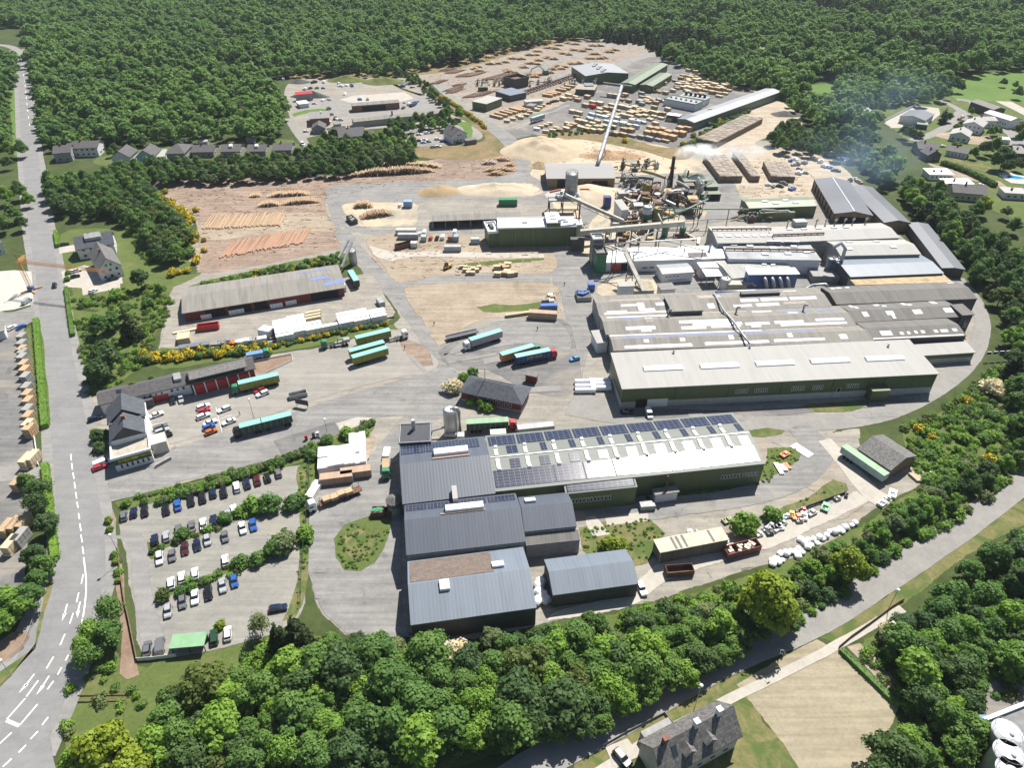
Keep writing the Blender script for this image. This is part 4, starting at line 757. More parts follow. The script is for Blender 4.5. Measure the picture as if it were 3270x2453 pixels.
on_roof(pe,'solar_field',SOLARF,pe.L*.5,pe.D*.5,pe.L*.97,pe.D*.9,0.14)
# --- slate-blue halls beside it
s1=hall('slate_hall','slate blue hall with solar rows and white rooflight, nearest the steel silo','factory hall',('l',240,1000),('l',1052,905),('l',950,405),8.0,GREYWALL,SLATEBLUE('x'),'gable_x',3.4,over=0.15)
for f0,f1 in((.01,.29),(.3,.6),(.61,.92)):on_roof(s1,'solar_field',SOLAR,s1.L*(f0+f1)/2,s1.D*.85,s1.L*(f1-f0),s1.D*.24,0.14)
on_roof(s1,'rooflight',SKYL,s1.L*.58,s1.D*.66,s1.L*.4,3.6,1.2,ridge=1.0);on_roof(s1,'walkway',plain('timber_walk',(0.3,0.22,0.17),0.9),s1.L*.57,s1.D*.545,s1.L*.43,.8,0.3)
s2=hall('slate_hall','slate blue hall with grid solar panels and white rooflight, middle of the row','factory hall',('l',275,1450),('l',1318,1330),('l',1220,910),7.6,GREYWALL,SLATEBLUE('x'),'gable_x',3.4,over=0.15)
for f0,f1 in((.005,.19),(.2,.44),(.46,.72),(.74,.985)):on_roof(s2,'solar_field',SOLAR,s2.L*(f0+f1)/2,s2.D*.87,s2.L*(f1-f0),s2.D*.2,0.14)
on_roof(s2,'rooflight',SKYL,s2.L*.52,s2.D*.66,s2.L*.34,3.4,1.2,ridge=1.0);on_roof(s2,'walkway',MT['timber_walk'],s2.L*.5,s2.D*.55,s2.L*.4,.7,0.3)
m=MB();m.box((s2.L*.45,s2.D*1.02,9.5),(1.4,5,2.2));m.obj('pipe_bridge',LIGHTROOF(),s2.rt)
s2b=hall('slate_wing','slate blue wing with clipped gable right of the middle slate hall','factory hall',('l',1318,1242),('l',1768,1195),('l',1655,905),7.0,GREYWALL,SLATEBLUE('x'),'gable_x',2.6,over=0.15)
on_roof(s2b,'roof_hatch',SKYL,s2b.L*.2,s2b.D*.75,3,2.0,0.8)
h=hall('lean_to','dark narrow lean-to along the front of the slate wing','shed',('l',1330,1368),('l',1800,1318),('l',1770,1250),5.0,GREYWALL,FIBRED(),'mono',0.8,over=0.1)
s3=hall('slate_hall','blue-grey hall with brown shingled rear slope, nearest the tree belt','factory hall',('r',1262,486),('r',2240,350),('l',1348,1378),7.4,DARKWALL,SLATELIGHT('x'),'gable_x',3.0,over=0.15)
on_roof(s3,'shingle_field',tiles('brown_shingles',(0.15,0.115,0.095),0.6,var=0.25),s3.L*.36,s3.D*.76,s3.L*.7,s3.D*.46,0.08)
on_roof(s3,'roof_hatch',SKYL,s3.L*.29,s3.D*.42,2.4,2.4,0.8);on_roof(s3,'roof_hatch',SKYL,s3.L*.75,s3.D*.66,3,2,0.8)
s4=hall('slate_shed','separate blue-grey shed with dark front beside the goods lane','shed',('o',185,136),('o',932,35),('m',850,1400),6.4,DARKWALL,SLATELIGHT('x'),'gable_x',2.2,over=0.15)
h=hall('dust_room','black flat-roofed plant room attached to the silo corner','plant room',('l',212,465),('l',478,450),('l',470,290),9.0,GREYWALL,plain('black_felt',(0.05,0.055,0.065),0.8,var=0.15),'flat');m=MB();m.tube([(h.L*.45,h.D*.72,9),(h.L*.45,h.D*.72,13)],0.6,10);m.obj('exhaust_stack',GALV,h.rt);parapet(h,STEEL,0.3,0.2)
h=hall('field_kiosk','small pale transformer kiosk standing on grass before the solar hall','kiosk',('m',1090,915),('m',1285,888),('m',1255,845),3.4,WHITEWALL,BITUM,'flat');m=MB();m.beam((h.L*.5,h.D*.3,3.5),(h.L*.55,h.D*.9,8.5),0.5,0.5);m.obj('mast',RUST,h.rt)
# --- site office with hipped roof
h=hall('site_office','dark hipped-roof site office with red gables and solar strip','office',('y',-150,1380),('y',905,1600),('y',1095,1340),4.2,REDWALL,TILEB,'hip',3.0,over=0.7,base=GREYWALL,basez=1.2)
windows(h,'front',4,h.L-3,1.8,3.2,9,gap=0.4)
for f0,f1 in((.16,.34),(.35,.55),(.56,.78)):
 m=MB();D=h.D;zt=lambda y:4.25+3.0*(D+0.7-y)/(D/2+0.7);y0,y1=D*.66,D*.93
 m.add([(h.L*f0,y0,zt(y0)+.1),(h.L*f1,y0,zt(y0)+.1),(h.L*f1,y1,zt(y1)+.1),(h.L*f0,y1,zt(y1)+.1),(h.L*f0,y0,zt(y0)),(h.L*f1,y0,zt(y0)),(h.L*f1,y1,zt(y1)),(h.L*f0,y1,zt(y1))],[(0,1,2,3),(7,6,5,4),(0,4,5,1),(1,5,6,2),(2,6,7,3),(3,7,4,0)]);m.obj('solar_field',SOLAR,h.rt)
m=MB();m.tube([(h.L*.32,h.D*.55,7),(h.L*.32,h.D*.55,12)],0.12,6);m.obj('flue',STEEL,h.rt)
h=hall('garden_shed','small dark red shed with grey roof on the grass triangle','shed',('y',985,1090),('y',1175,1130),('y',1210,1085),3,REDWALL,BITUM,'mono',0.4,over=0.3)
# --- long red shed
h=hall('sawn_timber_shed','long red open-front timber shed with weathered grey roof','shed',('e',1300,550),('f',268,1155),('f',200,965),6.0,REDWALL,FIBRE(),'gable_x',1.6,over=0.8)
for i,(f0,f1)in enumerate(((.12,.24),(.26,.4),(.42,.5),(.78,.96))):door(h,'front',h.L*(f0+f1)/2,h.L*(f1-f0),3.4,BLACK,'gateway')
for f,t,sx,sy in((.84,.85,14,1.6),(.86,.42,8,2.2),(.95,.2,9,3),(.5,.5,2,2)):on_roof(h,'skylight',MT['patch_sheet_blue'],h.L*f,h.D*t,sx,sy,0.05)
h=hall('timber_rack','low rack with blue-grey sheet lid beside the gorse bank','rack',('e',1265,805),('e',1475,775),('e',1470,760),2.5,WOODWALL,SLATELIGHT(),'mono',0.3,over=0.2)
# --- office and house at the entrance
h=hall('garage_office','long white office range with grey roof and windows along the entry yard','office',('e',705,1200),('e',1340,1050),('e',1315,968),6.0,WHITEWALL,TILE,'gable_x',1.8,over=0.5)
windows(h,'front',h.L*.18,h.L*.3,2.6,3.7,2);windows(h,'front',h.L*.38,h.L*.7,2.6,3.7,5,gap=0.55);windows(h,'front',h.L*.75,h.L*.95,2.6,3.7,3,gap=0.5)
for f in(.6,.68):door(h,'front',h.L*f,2.8,2.4,REDP,'garage_door')
m=MB();m.box((h.L*.4,-1.2,1.6),(9,2.2,3.0));m.obj('porch',DARKWALL,h.rt)
on_roof(h,'roof_hatch',STEEL,h.L*.88,h.D*.35,2.4,2.6,1.0);on_roof(h,'skylight',GLASS,h.L*.22,h.D*.35,1.6,1.4,0.1)
h=hall('garage_range','red-doored garage range with raised grey roof beside the white office','garage',('e',1350,1045),('e',1790,940),('e',1760,868),5.4,REDWALL,TILE,'gable_x',1.6,over=0.7)
for i in range(5):
 door(h,'front',h.L*(.1+.18*i),h.L*.14,3.6,REDP,'garage_door')
m=MB();[m.box((h.L*(.01+.18*i),-0.12,2.2),(0.4,0.3,4.4))for i in range(6)];m.obj('pilaster',FRAME,h.rt)
m=MB();m.prism([(-.2,-1.4),(h.L*.9,-1.4),(h.L*.9,h.D*.5),(-.2,h.D*.5)],7.2,7.5);m.obj('upper_roof',TILEG,h.rt)
A,B,C=('x',270,1335),('x',1105,1105),('x',860,140)
h=hall('company_house','grey cross-gabled company house with yellow lettering above the entry road','house',A,B,C,5.5,WHITEWALL,plain('roof_terrace',(0.36,0.33,0.27),0.9,var=0.15),'flat',over=0.1)
parapet(h,FRAME,0.8,0.4)
Ln,D=h.L,h.D
m=MB();m.prism([(-.02,-.12),(Ln+.02,-.12),(Ln+.02,-.03),(-.02,-.03)],2.6,4.5);m.obj('fascia',plain('dark_green_fascia',(0.012,0.05,0.03),0.6),h.rt)
m=MB();m.prism([(0.3,D*.28),(Ln-.3,D*.28),(Ln-.3,D),(0.3,D)],4.62,6.7);m.obj('upper_wall',WHITEWALL,h.rt)
m=MB();g2_=lambda y0,y1,x0,x1,z0,rr:m.profile([(x0,z0),((x0+x1)/2,z0+rr),(x1,z0),(x1,z0+.3),((x0+x1)/2,z0+rr+.4),(x0,z0+.3)],y0,y1,'y')
g2_(D*.64,D+.4,-.5,Ln+.3,6.5,4.4);g2_(D*.27,D*.6,.1,Ln-.3,6.5,4.0);m.prism([(.2,D*.59),(Ln-.2,D*.59),(Ln-.2,D*.65),(.2,D*.65)],6.4,7.5);m.obj('cross_gable_roof',TILEB,h.rt)
m=MB();[m.profile([(.3,6.5),(Ln/2,6.5+rr),(Ln-.3,6.5)],y0,y0+.3,'y')for y0,rr in((D*.66,4.3),(D*.29,3.9),(D*.96,4.3))];m.obj('gable_wall',DARKWALL,h.rt)
m=MB();m.box((Ln*.5,D*.47,11),(1,1,1.8));m.obj('chimney',BRICK,h.rt)
windows(h,'front',1,Ln*.95,1.0,2.6,6,gap=0.5)
LET=plain('sign_yellow',(0.6,0.5,0.02),0.5)
def lettering(name,parent,x0,n,hgt,y,z,mat,seed,wd=0.62):
 """upright strokes and bars of a sign whose words are too small to be read in the photograph"""
 r=random.Random(seed);m=MB();t=hgt*0.16
 for i in range(n):
  x=x0+i*hgt*0.82;k=r.choice('EHTNUOI')
  if k in'EHNUO':m.box((x,y,z),(t,.08,hgt))
  if k in'HNUO':m.box((x+hgt*wd-t,y,z),(t,.08,hgt))
  if k in'TI':m.box((x+hgt*wd/2,y,z),(t,.08,hgt))
  if k in'ETO':m.box((x+hgt*wd/2,y-.005,z+hgt/2-t/2),(hgt*wd,.08,t))
  if k in'EH':m.box((x+hgt*wd/2,y-.005,z),(hgt*wd,.08,t))
  if k in'EUO':m.box((x+hgt*wd/2,y-.005,z-hgt/2+t/2),(hgt*wd,.08,t))
 return m.obj(name,mat,parent)
lettering('sign_lettering',h.rt,Ln*.14,7,0.95,-.17,3.85,LET,4);lettering('sign_lettering',h.rt,Ln*.5,9,0.85,-.17,3.9,LET,9)
m=MB();m.box((Ln+2.4,D*.22,2.2),(4.4,5,4.4));m.obj('side_porch',plain('pale_porch',(0.48,0.45,0.4),0.7),h.rt)
m=MB();m.prism([(Ln+.2,-3.2),(Ln+4.8,-1.2),(Ln+4.8,-.6),(Ln+.2,-2.4)],0,1.1);m.obj('ramp_wall',GREYWALL,h.rt)
# --- houses of the neighbourhood
def house(lbl,A,B,C,z,roofm,kind='gable_x',rise=3.5,wallm=None,win=(4,2),over=0.5,grp=None,ch=True,cat='house',nm='house'):
 h=hall(nm,lbl,cat,A,B,C,z,wallm or WHITEWALL,roofm,kind,rise,over,grp)
 for r_ in range(win[1]):windows(h,'front',h.L*.06,h.L*.94,1.0+2.8*r_,2.3+2.8*r_,win[0],gap=0.55)
 windows(h,'right',h.D*.12,h.D*.88,1.0,2.3,2,gap=0.5)
 if ch:chimney_on(h,h.L*.4,h.D*.5,0.8,1.8,BRICK)
 return h
GR='houses behind the log yard hedge'
h=house('white two-storey house with blue-black roof and long grey dormer',('e',540,105),('e',800,62),('e',790,-5),6.2,TILEB,'gable_x',4,win=(4,2));on_roof(h,'dormer',STEEL,h.L*.5,h.D*.35,h.L*.45,2.6,1.4)
h=house('tall white gable house with grey slate roof by the lawn',('e',690,250),('e',852,210),('e',800,95),6.6,TILEG,'gable_y',4.8,win=(3,2));windows(h,'front',h.L*.3,h.L*.7,6.3,7.4,2,gap=0.5)
house('grey slate-clad house end beside the main road',('a',375,1085),('a',495,1075),('a',455,1035),5.5,TILE,'gable_x',2.6,GREYWALL,(2,1),grp=GR)
house('white terraced house with grey roofs behind the roadside trees',('a',465,1050),('a',682,1042),('a',678,1000),5.5,TILE,'gable_x',2.4,win=(5,2),grp=GR)
house('white gable house beneath the tall dark trees, small extension left',('a',785,1110),('a',912,1108),('a',880,1062),4.5,TILE,'gable_y',3.6,win=(2,1),grp=GR)
house('pale blue gable house with low garage wing',('a',962,1105),('a',1085,1102),('a',1060,1055),4.5,TILE,'gable_y',3.6,plain('pale_blue_render',(0.36,0.5,0.58),0.8),(2,1),grp=GR)
house('grey garage wing beside the pale blue gable house',('a',1085,1110),('a',1158,1105),('a',1140,1068),3,LIGHTROOF(),'mono',.8,win=(1,1),ch=False,grp=GR)
house('brown shingled house with square hipped roof among the gardens',('a',1172,1085),('a',1300,1082),('a',1282,1022),5.5,TILE,'hip',3.6,GREYWALL,(3,1),grp=GR)
for(lbl,x0,x1,y0,y1)in(('garden house with blue panel on its dark roof',1350,1505,1075,1028),('garden house with pale dormer on its dark roof',1558,1690,1072,1022),('low dark-roofed garden house with small white dormer',1745,1872,1070,1025),('dark-roofed garden house nearest the left lane',1925,2055,1062,1012)):
 h=house(lbl,('a',x0,y0),('a',x1,y0-3),('a',x1-12,y1),4.8,TILE,'gable_x',2.6,GREYWALL,(3,1),grp=GR)
 if'dormer' in lbl:on_roof(h,'dormer',FRAME,h.L*.5,h.D*.3,2.2,2.0,1.2)
 if'blue' in lbl:on_roof(h,'roof_panel',MT['patch_sheet_blue'],h.L*.5,h.D*.75,h.L*.7,h.D*.3,0.1)
for lbl,x,y in(('tiny garden shed beside the shingled house lawn',1262,992),('tiny pale garden shed beneath the forest edge',1430,995),('tiny white garden hut near the left lane',1768,975)):
 hall('garden_shed',lbl,'shed',('a',x-32,y+8),('a',x+32,y+6),('a',x+30,y-8),2.4,GREYWALL,LIGHTROOF(),'gable_x',.6)
LW='left works buildings'
h=hall('works_shed','grey open-front works shed with red loader parked before it','shed',('u',775,438),('u',1248,402),('u',1245,372),4.5,BRICK,FIBRE(),'gable_x',1.0,group=LW);door(h,'front',h.L*.45,h.L*.5,3.6,BLACK,'gateway')
h=hall('works_shed','very long low grey shed half hidden behind trees','shed',('u',790,600),('u',1665,510),('u',1655,478),4.0,GREYWALL,FIBRE(),'gable_x',1.0,group=LW);chimney_on(h,h.L*.45,h.D*.5,1.0,3,DSTEEL,'flue')
h=hall('works_office','red-brown box building with flat felt roof beside the green strip','office',('u',350,568),('u',540,555),('u',488,492),5.0,BRICK,BITUM,'flat',over=0.8,group=LW);chimney_on(h,h.L*.6,h.D*.7,.9,1.6,FRAME)
hall('works_hut','small white cabin beside the dark gravel heap','hut',('u',240,420),('u',335,408),('u',305,380),3,WHITEWALL,WHITEROOF,'flat',group=LW)
hall('works_bunker','bunker wall with red roof strip behind dark gravel','bunker',('u',205,325),('u',370,310),('u',365,296),5,GREYWALL,REDP,'mono',.8,group=LW)
h=house('large dark-roofed house with pale green gable by the hedge belt',('u',640,755),('u',905,735),('u',880,665),5.5,TILE,'gable_x',3.4,plain('pale_green_render',(0.38,0.5,0.45),0.8),(5,1),grp=LW)
house('dark-roofed wing right of the pale green gable house',('u',905,735),('u',995,725),('u',985,692),4,TILE,'gable_x',2.0,GREYWALL,(2,1),ch=False,grp=LW)
house('small dark gable cottage beside the left lane cars',('u',365,665),('u',495,660),('u',460,620),3.6,TILE,'gable_y',2.4,GREYWALL,(2,1),ch=False,grp=LW)
house('dark lean-to cottage behind the pale green gable house',('u',540,690),('u',705,668),('u',690,652),3.4,TILE,'gable_x',1.4,BRICK,(2,1),ch=False,grp=LW)
hall('garden_shed','grey shed among parked caravans below the long low shed','shed',('u',600,625),('u',660,618),('u',650,592),2.6,GREYWALL,BITUM,'flat',group=LW)
h=house('white villa with grey gabled roof on the slope lawn',('u',1775,738),('u',1928,712),('u',1890,655),5.5,TILE,'gable_y',3.6,win=(4,1));windows(h,'front',h.L*.35,h.L*.65,4.6,5.8,2,gap=.4)
hall('carport','dark carport roof below the white villa','carport',('u',1925,790),('u',2030,775),('u',2020,760),2.8,WOODWALL,ANTHR(),'mono',.3)
# --- upper lumber works
UW='upper lumber works buildings'
sm=hall('sawmill','large L-shaped grey sawmill roof at the top of the lumber yard','sawmill',('t',222,514),('t',655,487),('t',850,372),11,GREEN(),GREYMETAL('y'),'gable_y',2.5,group=UW)
for i in range(9):on_roof(sm,'roof_hatch',STEEL,sm.L*(.42+.06*(i%3)),sm.D*(.1+.095*i),2.6,2.6,.8)
hall('sawmill_store','long green-roofed lumber store beside the sawmill','store',('t',580,585),('t',718,602),('t',1140,408),9.5,GREEN('y'),GREENROOF('y'),'gable_y',1.0,group=UW)
h=hall('sawmill_store','shorter green-roofed lumber store with open right side','store',('t',772,602),('t',897,618),('t',1130,502),7.5,GREEN('y'),GREENROOF('y'),'gable_y',.8,group=UW)
h=hall('lumber_hall','very long grey-roofed hall on the bank edge of the lumber yard','hall',('t',1152,945),('t',1317,985),('t',1940,622),9.5,plain('sage_cladding',(0.11,0.15,0.13),0.5),GREYMETAL('y'),'gable_y',1.4,group=UW)
on_roof(h,'roof_hatch',STEEL,h.L*.3,h.D*.28,3,2,.5);on_roof(h,'roof_field',SLATELIGHT('y'),h.L*.27,h.D*.06,h.L*.5,h.D*.11,.06)
h=hall('drying_kiln','long white drying kiln block beside the bank edge hall','kiln',('t',1012,745),('t',1328,805),('t',1440,775),8.0,WHITEWALL,GREYMETAL('y'),'flat',group=UW);parapet(h,GREENP,.4,.3)
for i in range(6):vent(h,h.L*(.1+.16*i),h.D*.5,2.0,1.0,DSTEEL)
h=hall('drying_kiln','second white drying kiln with five dark roof fans','kiln',('t',1170,715),('t',1430,755),('t',1532,735),8.0,WHITEWALL,GREYMETAL('y'),'flat',group=UW)
for i in range(5):vent(h,h.L*(.14+.18*i),h.D*.6,3.2,2.6,DSTEEL)
hall('canopy','white open canopy joined to the bank edge hall','canopy',('t',1040,905),('t',1165,922),('t',1205,905),7,DARKWALL,WHITEROOF,'flat',group=UW)
hall('sorting_roof','two-part sorting roof with wooden boards beneath the sawmill gable','roof',('t',120,645),('t',310,655),('t',440,608),6,DARKWALL,plain('weathered_boards',(0.3,0.26,0.2),.9,var=.25),'flat',group=UW)
hall('sorting_roof','small blue-grey roof against the sorting roof boards','roof',('t',215,612),('t',300,612),('t',345,585),7,DARKWALL,SLATELIGHT(),'flat',group=UW)
h=hall('machine_hall','green machine hall with white stepped roof at the log yard corner','hall',('s',657,770),('s',800,797),('s',975,742),9,GREEN(),LIGHTROOF(),'flat',group=UW)
h=hall('debarker_hall','blue-grey roofed debarking hall between log deck and machine hall','hall',('s',892,665),('s',1040,712),('s',1170,668),8,DARKWALL,SLATELIGHT(),'flat',group=UW)
h=hall('chipper_tower','dark open chipper tower on the log yard','tower',('s',978,545),('s',1085,575),('s',1222,545),7,DSTEEL,RUST,'flat',group=UW);parapet(h,DSTEEL,2.2,.5)
h=hall('yard_office','white two-part yard office beside the board stacks','office',('s',1200,778),('s',1375,765),('s',1460,738),5,plain('pale_office',(0.45,.5,.55),.7),LIGHTROOF(),'flat',group=UW);windows(h,'front',2,h.L-2,2,3.6,8)
hall('yard_office','small grey cabin beside the white yard office','cabin',('s',1205,812),('s',1270,820),('s',1275,795),3.2,STEEL,BITUM,'flat',group=UW)
# --- right-hand village
VG='village houses on the right'
h=hall('village_hall','large grey-roofed workshop in the village concrete yard','workshop',('v',530,730),('v',865,790),('v',995,705),6,WHITEWALL,ANTHR('y'),'gable_y',2.0,group=VG)
hall('garden_shed','small green-roofed shed on the village yard corner','shed',('v',765,835),('v',905,850),('v',900,815),3,DARKWALL,GREENROOF(),'flat',group=VG)
house('white village gable house, tallest of the pair by the road',('v',1385,830),('v',1650,875),('v',1640,800),7,LIGHTROOF(),'gable_y',2.6,win=(4,2),grp=VG)
house('white village house with solar panels beside bare soil',('v',1210,970),('v',1465,1010),('v',1440,930),5,LIGHTROOF(),'gable_y',2.4,win=(3,1),grp=VG)
house('long white village house with pale roof behind the gable pair',('v',1560,790),('v',1850,790),('v',1830,735),6,LIGHTROOF(),'gable_x',1.6,win=(5,1),grp=VG)
h=hall('village_works','long grey-roofed village works with white windows, near wing','workshop',('v',2030,790),('v',2180,770),('v',1960,645),5.5,WHITEWALL,GREYMETAL('y'),'gable_y',1.4,group=VG);windows(h,'left',2,h.D-2,1.6,3.4,9,gap=.5)
hall('village_works','long grey-roofed village works, far wing with dark strip','workshop',('v',1800,640),('v',1960,630),('v',1730,515),5.5,DARKWALL,FIBRE('y'),'gable_y',1.4,group=VG)
h=house('dark-roofed village house with white rooflight by the tree belt',('v',780,1165),('v',1050,1180),('v',1010,1105),4,TILE,'gable_x',2.2,GREYWALL,(3,1),grp=VG);on_roof(h,'skylight',SKYL,h.L*.1,h.D*.7,4,3,.4)
house('black timber village house beside the dry lawn',('v',910,1255),('v',1090,1250),('v',1060,1190),4,TILE,'gable_y',2.6,DARKWALL,(2,1),grp=VG)
house('long brown-roofed village bungalow behind the dry lawn',('v',1160,1190),('v',1440,1240),('v',1440,1170),3.4,TILE,'gable_x',1.8,WHITEWALL,(5,1),grp=VG)
h=house('white flat bungalow with two dark roof pots above the path',('v',935,1520),('v',1250,1525),('v',1180,1455),3.2,WHITEROOF,'mono',.4,WHITEWALL,(5,1),ch=False,grp=VG);chimney_on(h,h.L*.3,h.D*.5,.9,1.2,DSTEEL);chimney_on(h,h.L*.62,h.D*.5,.9,1.2,DSTEEL)
house('white flat bungalow with pale metal roof below the path',('v',1150,1650),('v',1525,1650),('v',1480,1590),3.2,WHITEROOF,'mono',.4,WHITEWALL,(5,1),grp=VG)
house('brown-roofed house with three dormer windows at the village foot',('d',1715,915),('d',1955,935),('d',1945,880),4.2,TILE,'gable_x',2.6,CREAMWALL,(5,1),grp=VG)
house('pale flat-roofed house at the right picture edge',('d',2080,920),('d',2240,930),('d',2235,892),3.4,LIGHTROOF(),'flat',0,WHITEWALL,(3,1),grp=VG)
house('dark house right of the round trees in the village',('v',2100,1230),('v',2260,1240),('v',2240,1160),4,BITUM,'mono',.8,DARKWALL,(3,1),grp=VG)
house('white cottage almost hidden in the wood near the smoke',('v',-30,680),('v',100,700),('v',90,650),4,LIGHTROOF(),'gable_y',2,WHITEWALL,(2,1),grp=VG)
hall('garden_shed','white carport roof beside the village hedge bend','carport',('v',1895,1042),('v',2025,1052),('v',2020,1020),2.6,WHITEWALL,WHITEROOF,'flat',group=VG)
# --- barn, bottom house, shelter, left office
h=hall('barn','weathered grey barn with worn sagging roof in the scrub','barn',('n',1030,695),('n',1250,572),('n',950,405),5.2,WOODWALL,TILEG,'gable_y',2.2,over=0.4)
A,B,C=('o',1157,1741),('o',1830,1365),('o',1610,1085)
h=house('large slate-roofed house with dormers and chimneys by the lower road',A,B,C,6.2,TILEG,'gable_x',4.6,CREAMWALL,(5,2),over=.5,ch=False)
for f in(.12,.52,.82):chimney_on(h,h.L*f,h.D*.5,.9,2.2,BRICK if f>.1 and f<.2 else FRAME)
for f in(.35,.62):
 m=MB();yb,yf,zt=h.D*.34,h.D*.1,rz_at(h,0,h.D*.34)+.1
 m.prism([(-1.1,yf),(1.1,yf),(1.1,yb),(-1.1,yb)],rz_at(h,0,yf)-.6,zt-1.2);m.profile([(-1.4,zt-1.25),(0,zt),(1.4,zt-1.25)],yf-.4,yb+1.6,'y');o=m.obj('dormer',TILEG,h.rt);o.location=(h.L*f,0,0)
on_roof(h,'skylight',GLASS,h.L*.2,h.D*.28,1.2,1.4,.12)
m=MB();m.box((h.L*.3,h.D+1.5,1.3),(7,2.6,2.6));m.obj('porch',GREYWALL,h.rt)
h=hall('bike_shelter','green-roofed shelter at the bottom end of the car park','shelter',('j',1495,612),('j',1800,585),('j',1828,470),2.6,None,plain('mint_roof',(0.2,0.36,0.2),.6,var=.1),'mono',.3,over=.05);m=MB();[m.box((x,y,1.25),(.15,.15,2.5))for x in(.3,h.L/2,h.L-.3)for y in(.4,h.D-.4)];m.box((h.L/2,h.D-.15,1.2),(h.L-.2,.1,2.3));m.obj('post',DSTEEL,h.rt)
h=hall('yard_cabin','dark-roofed cabin at the left picture edge with white wall','cabin',('e',-60,700),('e',25,680),('e',55,615),3.6,WHITEWALL,BITUM,'flat')
h=house('blue-roofed white house cut by the left picture edge',('e',-180,110),('e',10,60),('e',60,-60),5,SLATEBLUE(),'gable_y',2,WHITEWALL,(3,1))
h=hall('process_house','low beige sheds of machinery around the boiler plant','plant room',('g',770,330),('g',855,325),('g',850,295),5,plain('beige_cladding',(.36,.32,.25),.7),LIGHTROOF(),'flat')
h=hall('process_house','white gable-ended process house next to the banded silo','plant room',('g',790,475),('g',850,470),('g',815,392),7,WHITEWALL,LIGHTROOF(),'mono',.8)
h=hall('bunker_house','white bunker house with open beam top in the workshop court','bunker',('g',770,1150),('g',900,1145),('g',885,1108),8,WHITEWALL,LIGHTROOF(),'flat')
h=hall('bunker_house','flat stained concrete bunker at the foot of the long conveyor','bunker',('g',905,1190),('g',1075,1185),('g',1065,1105),4.5,GREYWALL,plain('stained_deck',(.3,.26,.19),.9,var=.3),'flat')
# ------ plant, vehicles and goods
def zfor(v,ytop):
 """height above a ground point whose image reaches row ytop"""
 lo,hi=0,80
 for _ in range(30):
  m_=(lo+hi)/2
  if P2((v.x,v.y,m_))[1]>ytop:lo=m_
  else:hi=m_
 return lo
def ov(p):q=px(p);return(q[0]/S,q[1]/S)
# --- silos, tanks and the chimney
def silo(lbl,base,top,r,mats,bands=(),group='silos',name='silo',dome=0.6,ladder=True):
 v=G(base);H_=zfor(v,ov(top)[1]);t=thing(name,lbl,name.replace('_',' '),v,0,group)
 m=MB();m.lathe((0,0,0),[(r,0),(r,H_*.5),(r,H_),(r*1.03,H_),(r*1.03,H_+.15)],20);m.obj('shell',mats[0],t,True)
 m=MB();m.lathe((0,0,H_),[(r*1.0,0.12),(r*.5,dome*.7),(0.2,dome)],20);m.cyl((r*.3,0,H_+dome*.5),.35,1.0,8);m.obj('lid',mats[-1],t,True)
 if bands:
  for i,(f0,f1,mm)in enumerate(bands):m=MB();m.lathe((0,0,H_*f0),[(r*1.015,0),(r*1.015,H_*(f1-f0))],20);m.obj('band',mm,t,True)
 rail=MB()
 for k in range(10):a=k*.628;rail.tube([(r*math.cos(a),r*math.sin(a),H_),(r*math.cos(a),r*math.sin(a),H_+1.1)],.04,4)
 rail.tube([(r*math.cos(k*.314),r*math.sin(k*.314),H_+1.1)for k in range(21)],.05,4);rail.obj('railing',STEEL,t)
 if ladder:m=MB();[m.tube([(r*.98+.2,y,0),(r*.98+.2,y,H_+1)],.06,4)for y in(-.25,.25)];[m.box((r*.98+.2,0,z),(.05,.5,.05))for z in range(1,int(H_))];m.obj('ladder',STEEL,t)
 return t
OCHRE=plain('ochre_silo_paint',(.34,.27,.1),.6,var=.2);SILOG=plain('silo_green',(.05,.16,.12),.5,var=.2);OLIVE=plain('olive_silo_paint',(.2,.22,.1),.6,var=.2)
RING=sheet_metal('ribbed_silo_steel',(.5,.51,.52),.45,.3,'z',1.6,.6,.25)
silo('white-topped ribbed steel silo with bent duct beside the solar hall',('l',665,375),('l',665,170),2.15,[RING,FRAME],dome=.9)
t=bpy.data.objects['silo'];v=t.location.copy();HS=zfor(v,ov(('l',665,170))[1])+.6;m=MB();m.tube([(2.9,.5,.6),(2.9,.5,HS-1.5),(2.4,.4,HS),(1.0,0,HS+.4)],.55,12);m.obj('duct',GALV,t,True)
m=MB();m.tube([(-6.5,-3,1.0),(-5.8,-1.6,2.6),(-2.5,-.8,3.2),(-1.5,-.4,3.2)],.35,10);m.obj('duct',GALV,t,True);m=MB();m.tube([(-2,-2.4,1.6),(2,-2.4,1.6)],.7,12);m.box((3.4,-2.6,1),(2.2,2.2,2));m.obj('blower',GALV,t)
silo('silo with white upper ring above green lower shell in the plant',('g',1003,585),('g',1003,445),2.6,[SILOG,FRAME],[(.62,.99,WHITEWALL)])
silo('ochre-green silo standing right of the white-ringed silo',('g',1098,580),('g',1098,458),2.8,[OLIVE,OCHRE],[(.82,.97,OCHRE)])
silo('slim ochre tank left of the chimney foot',('g',1013,348),('g',1013,250),1.8,[OCHRE,OCHRE],name='tank')
silo('ochre tank half hidden behind the slim ochre tank',('g',990,335),('g',990,238),1.7,[OCHRE,OCHRE],name='tank')
silo('stained white silo with small head tower beside the boiler house',('g',1440,360),('g',1440,232),1.5,[plain('stained_white',(.5,.5,.47),.7,var=.25),FRAME],dome=3.5)
silo('stained white silo, right twin beside the boiler house',('g',1478,362),('g',1478,238),1.3,[MT['stained_white'],FRAME])
silo('dark green tank under the white conveyor gallery',('g',1162,705),('g',1162,612),1.5,[SILOG,SILOG],name='tank')
silo('green tank with bent pipe at the gallery head',('g',1318,700),('g',1318,630),1.5,[SILOG,PIPEG],name='tank')
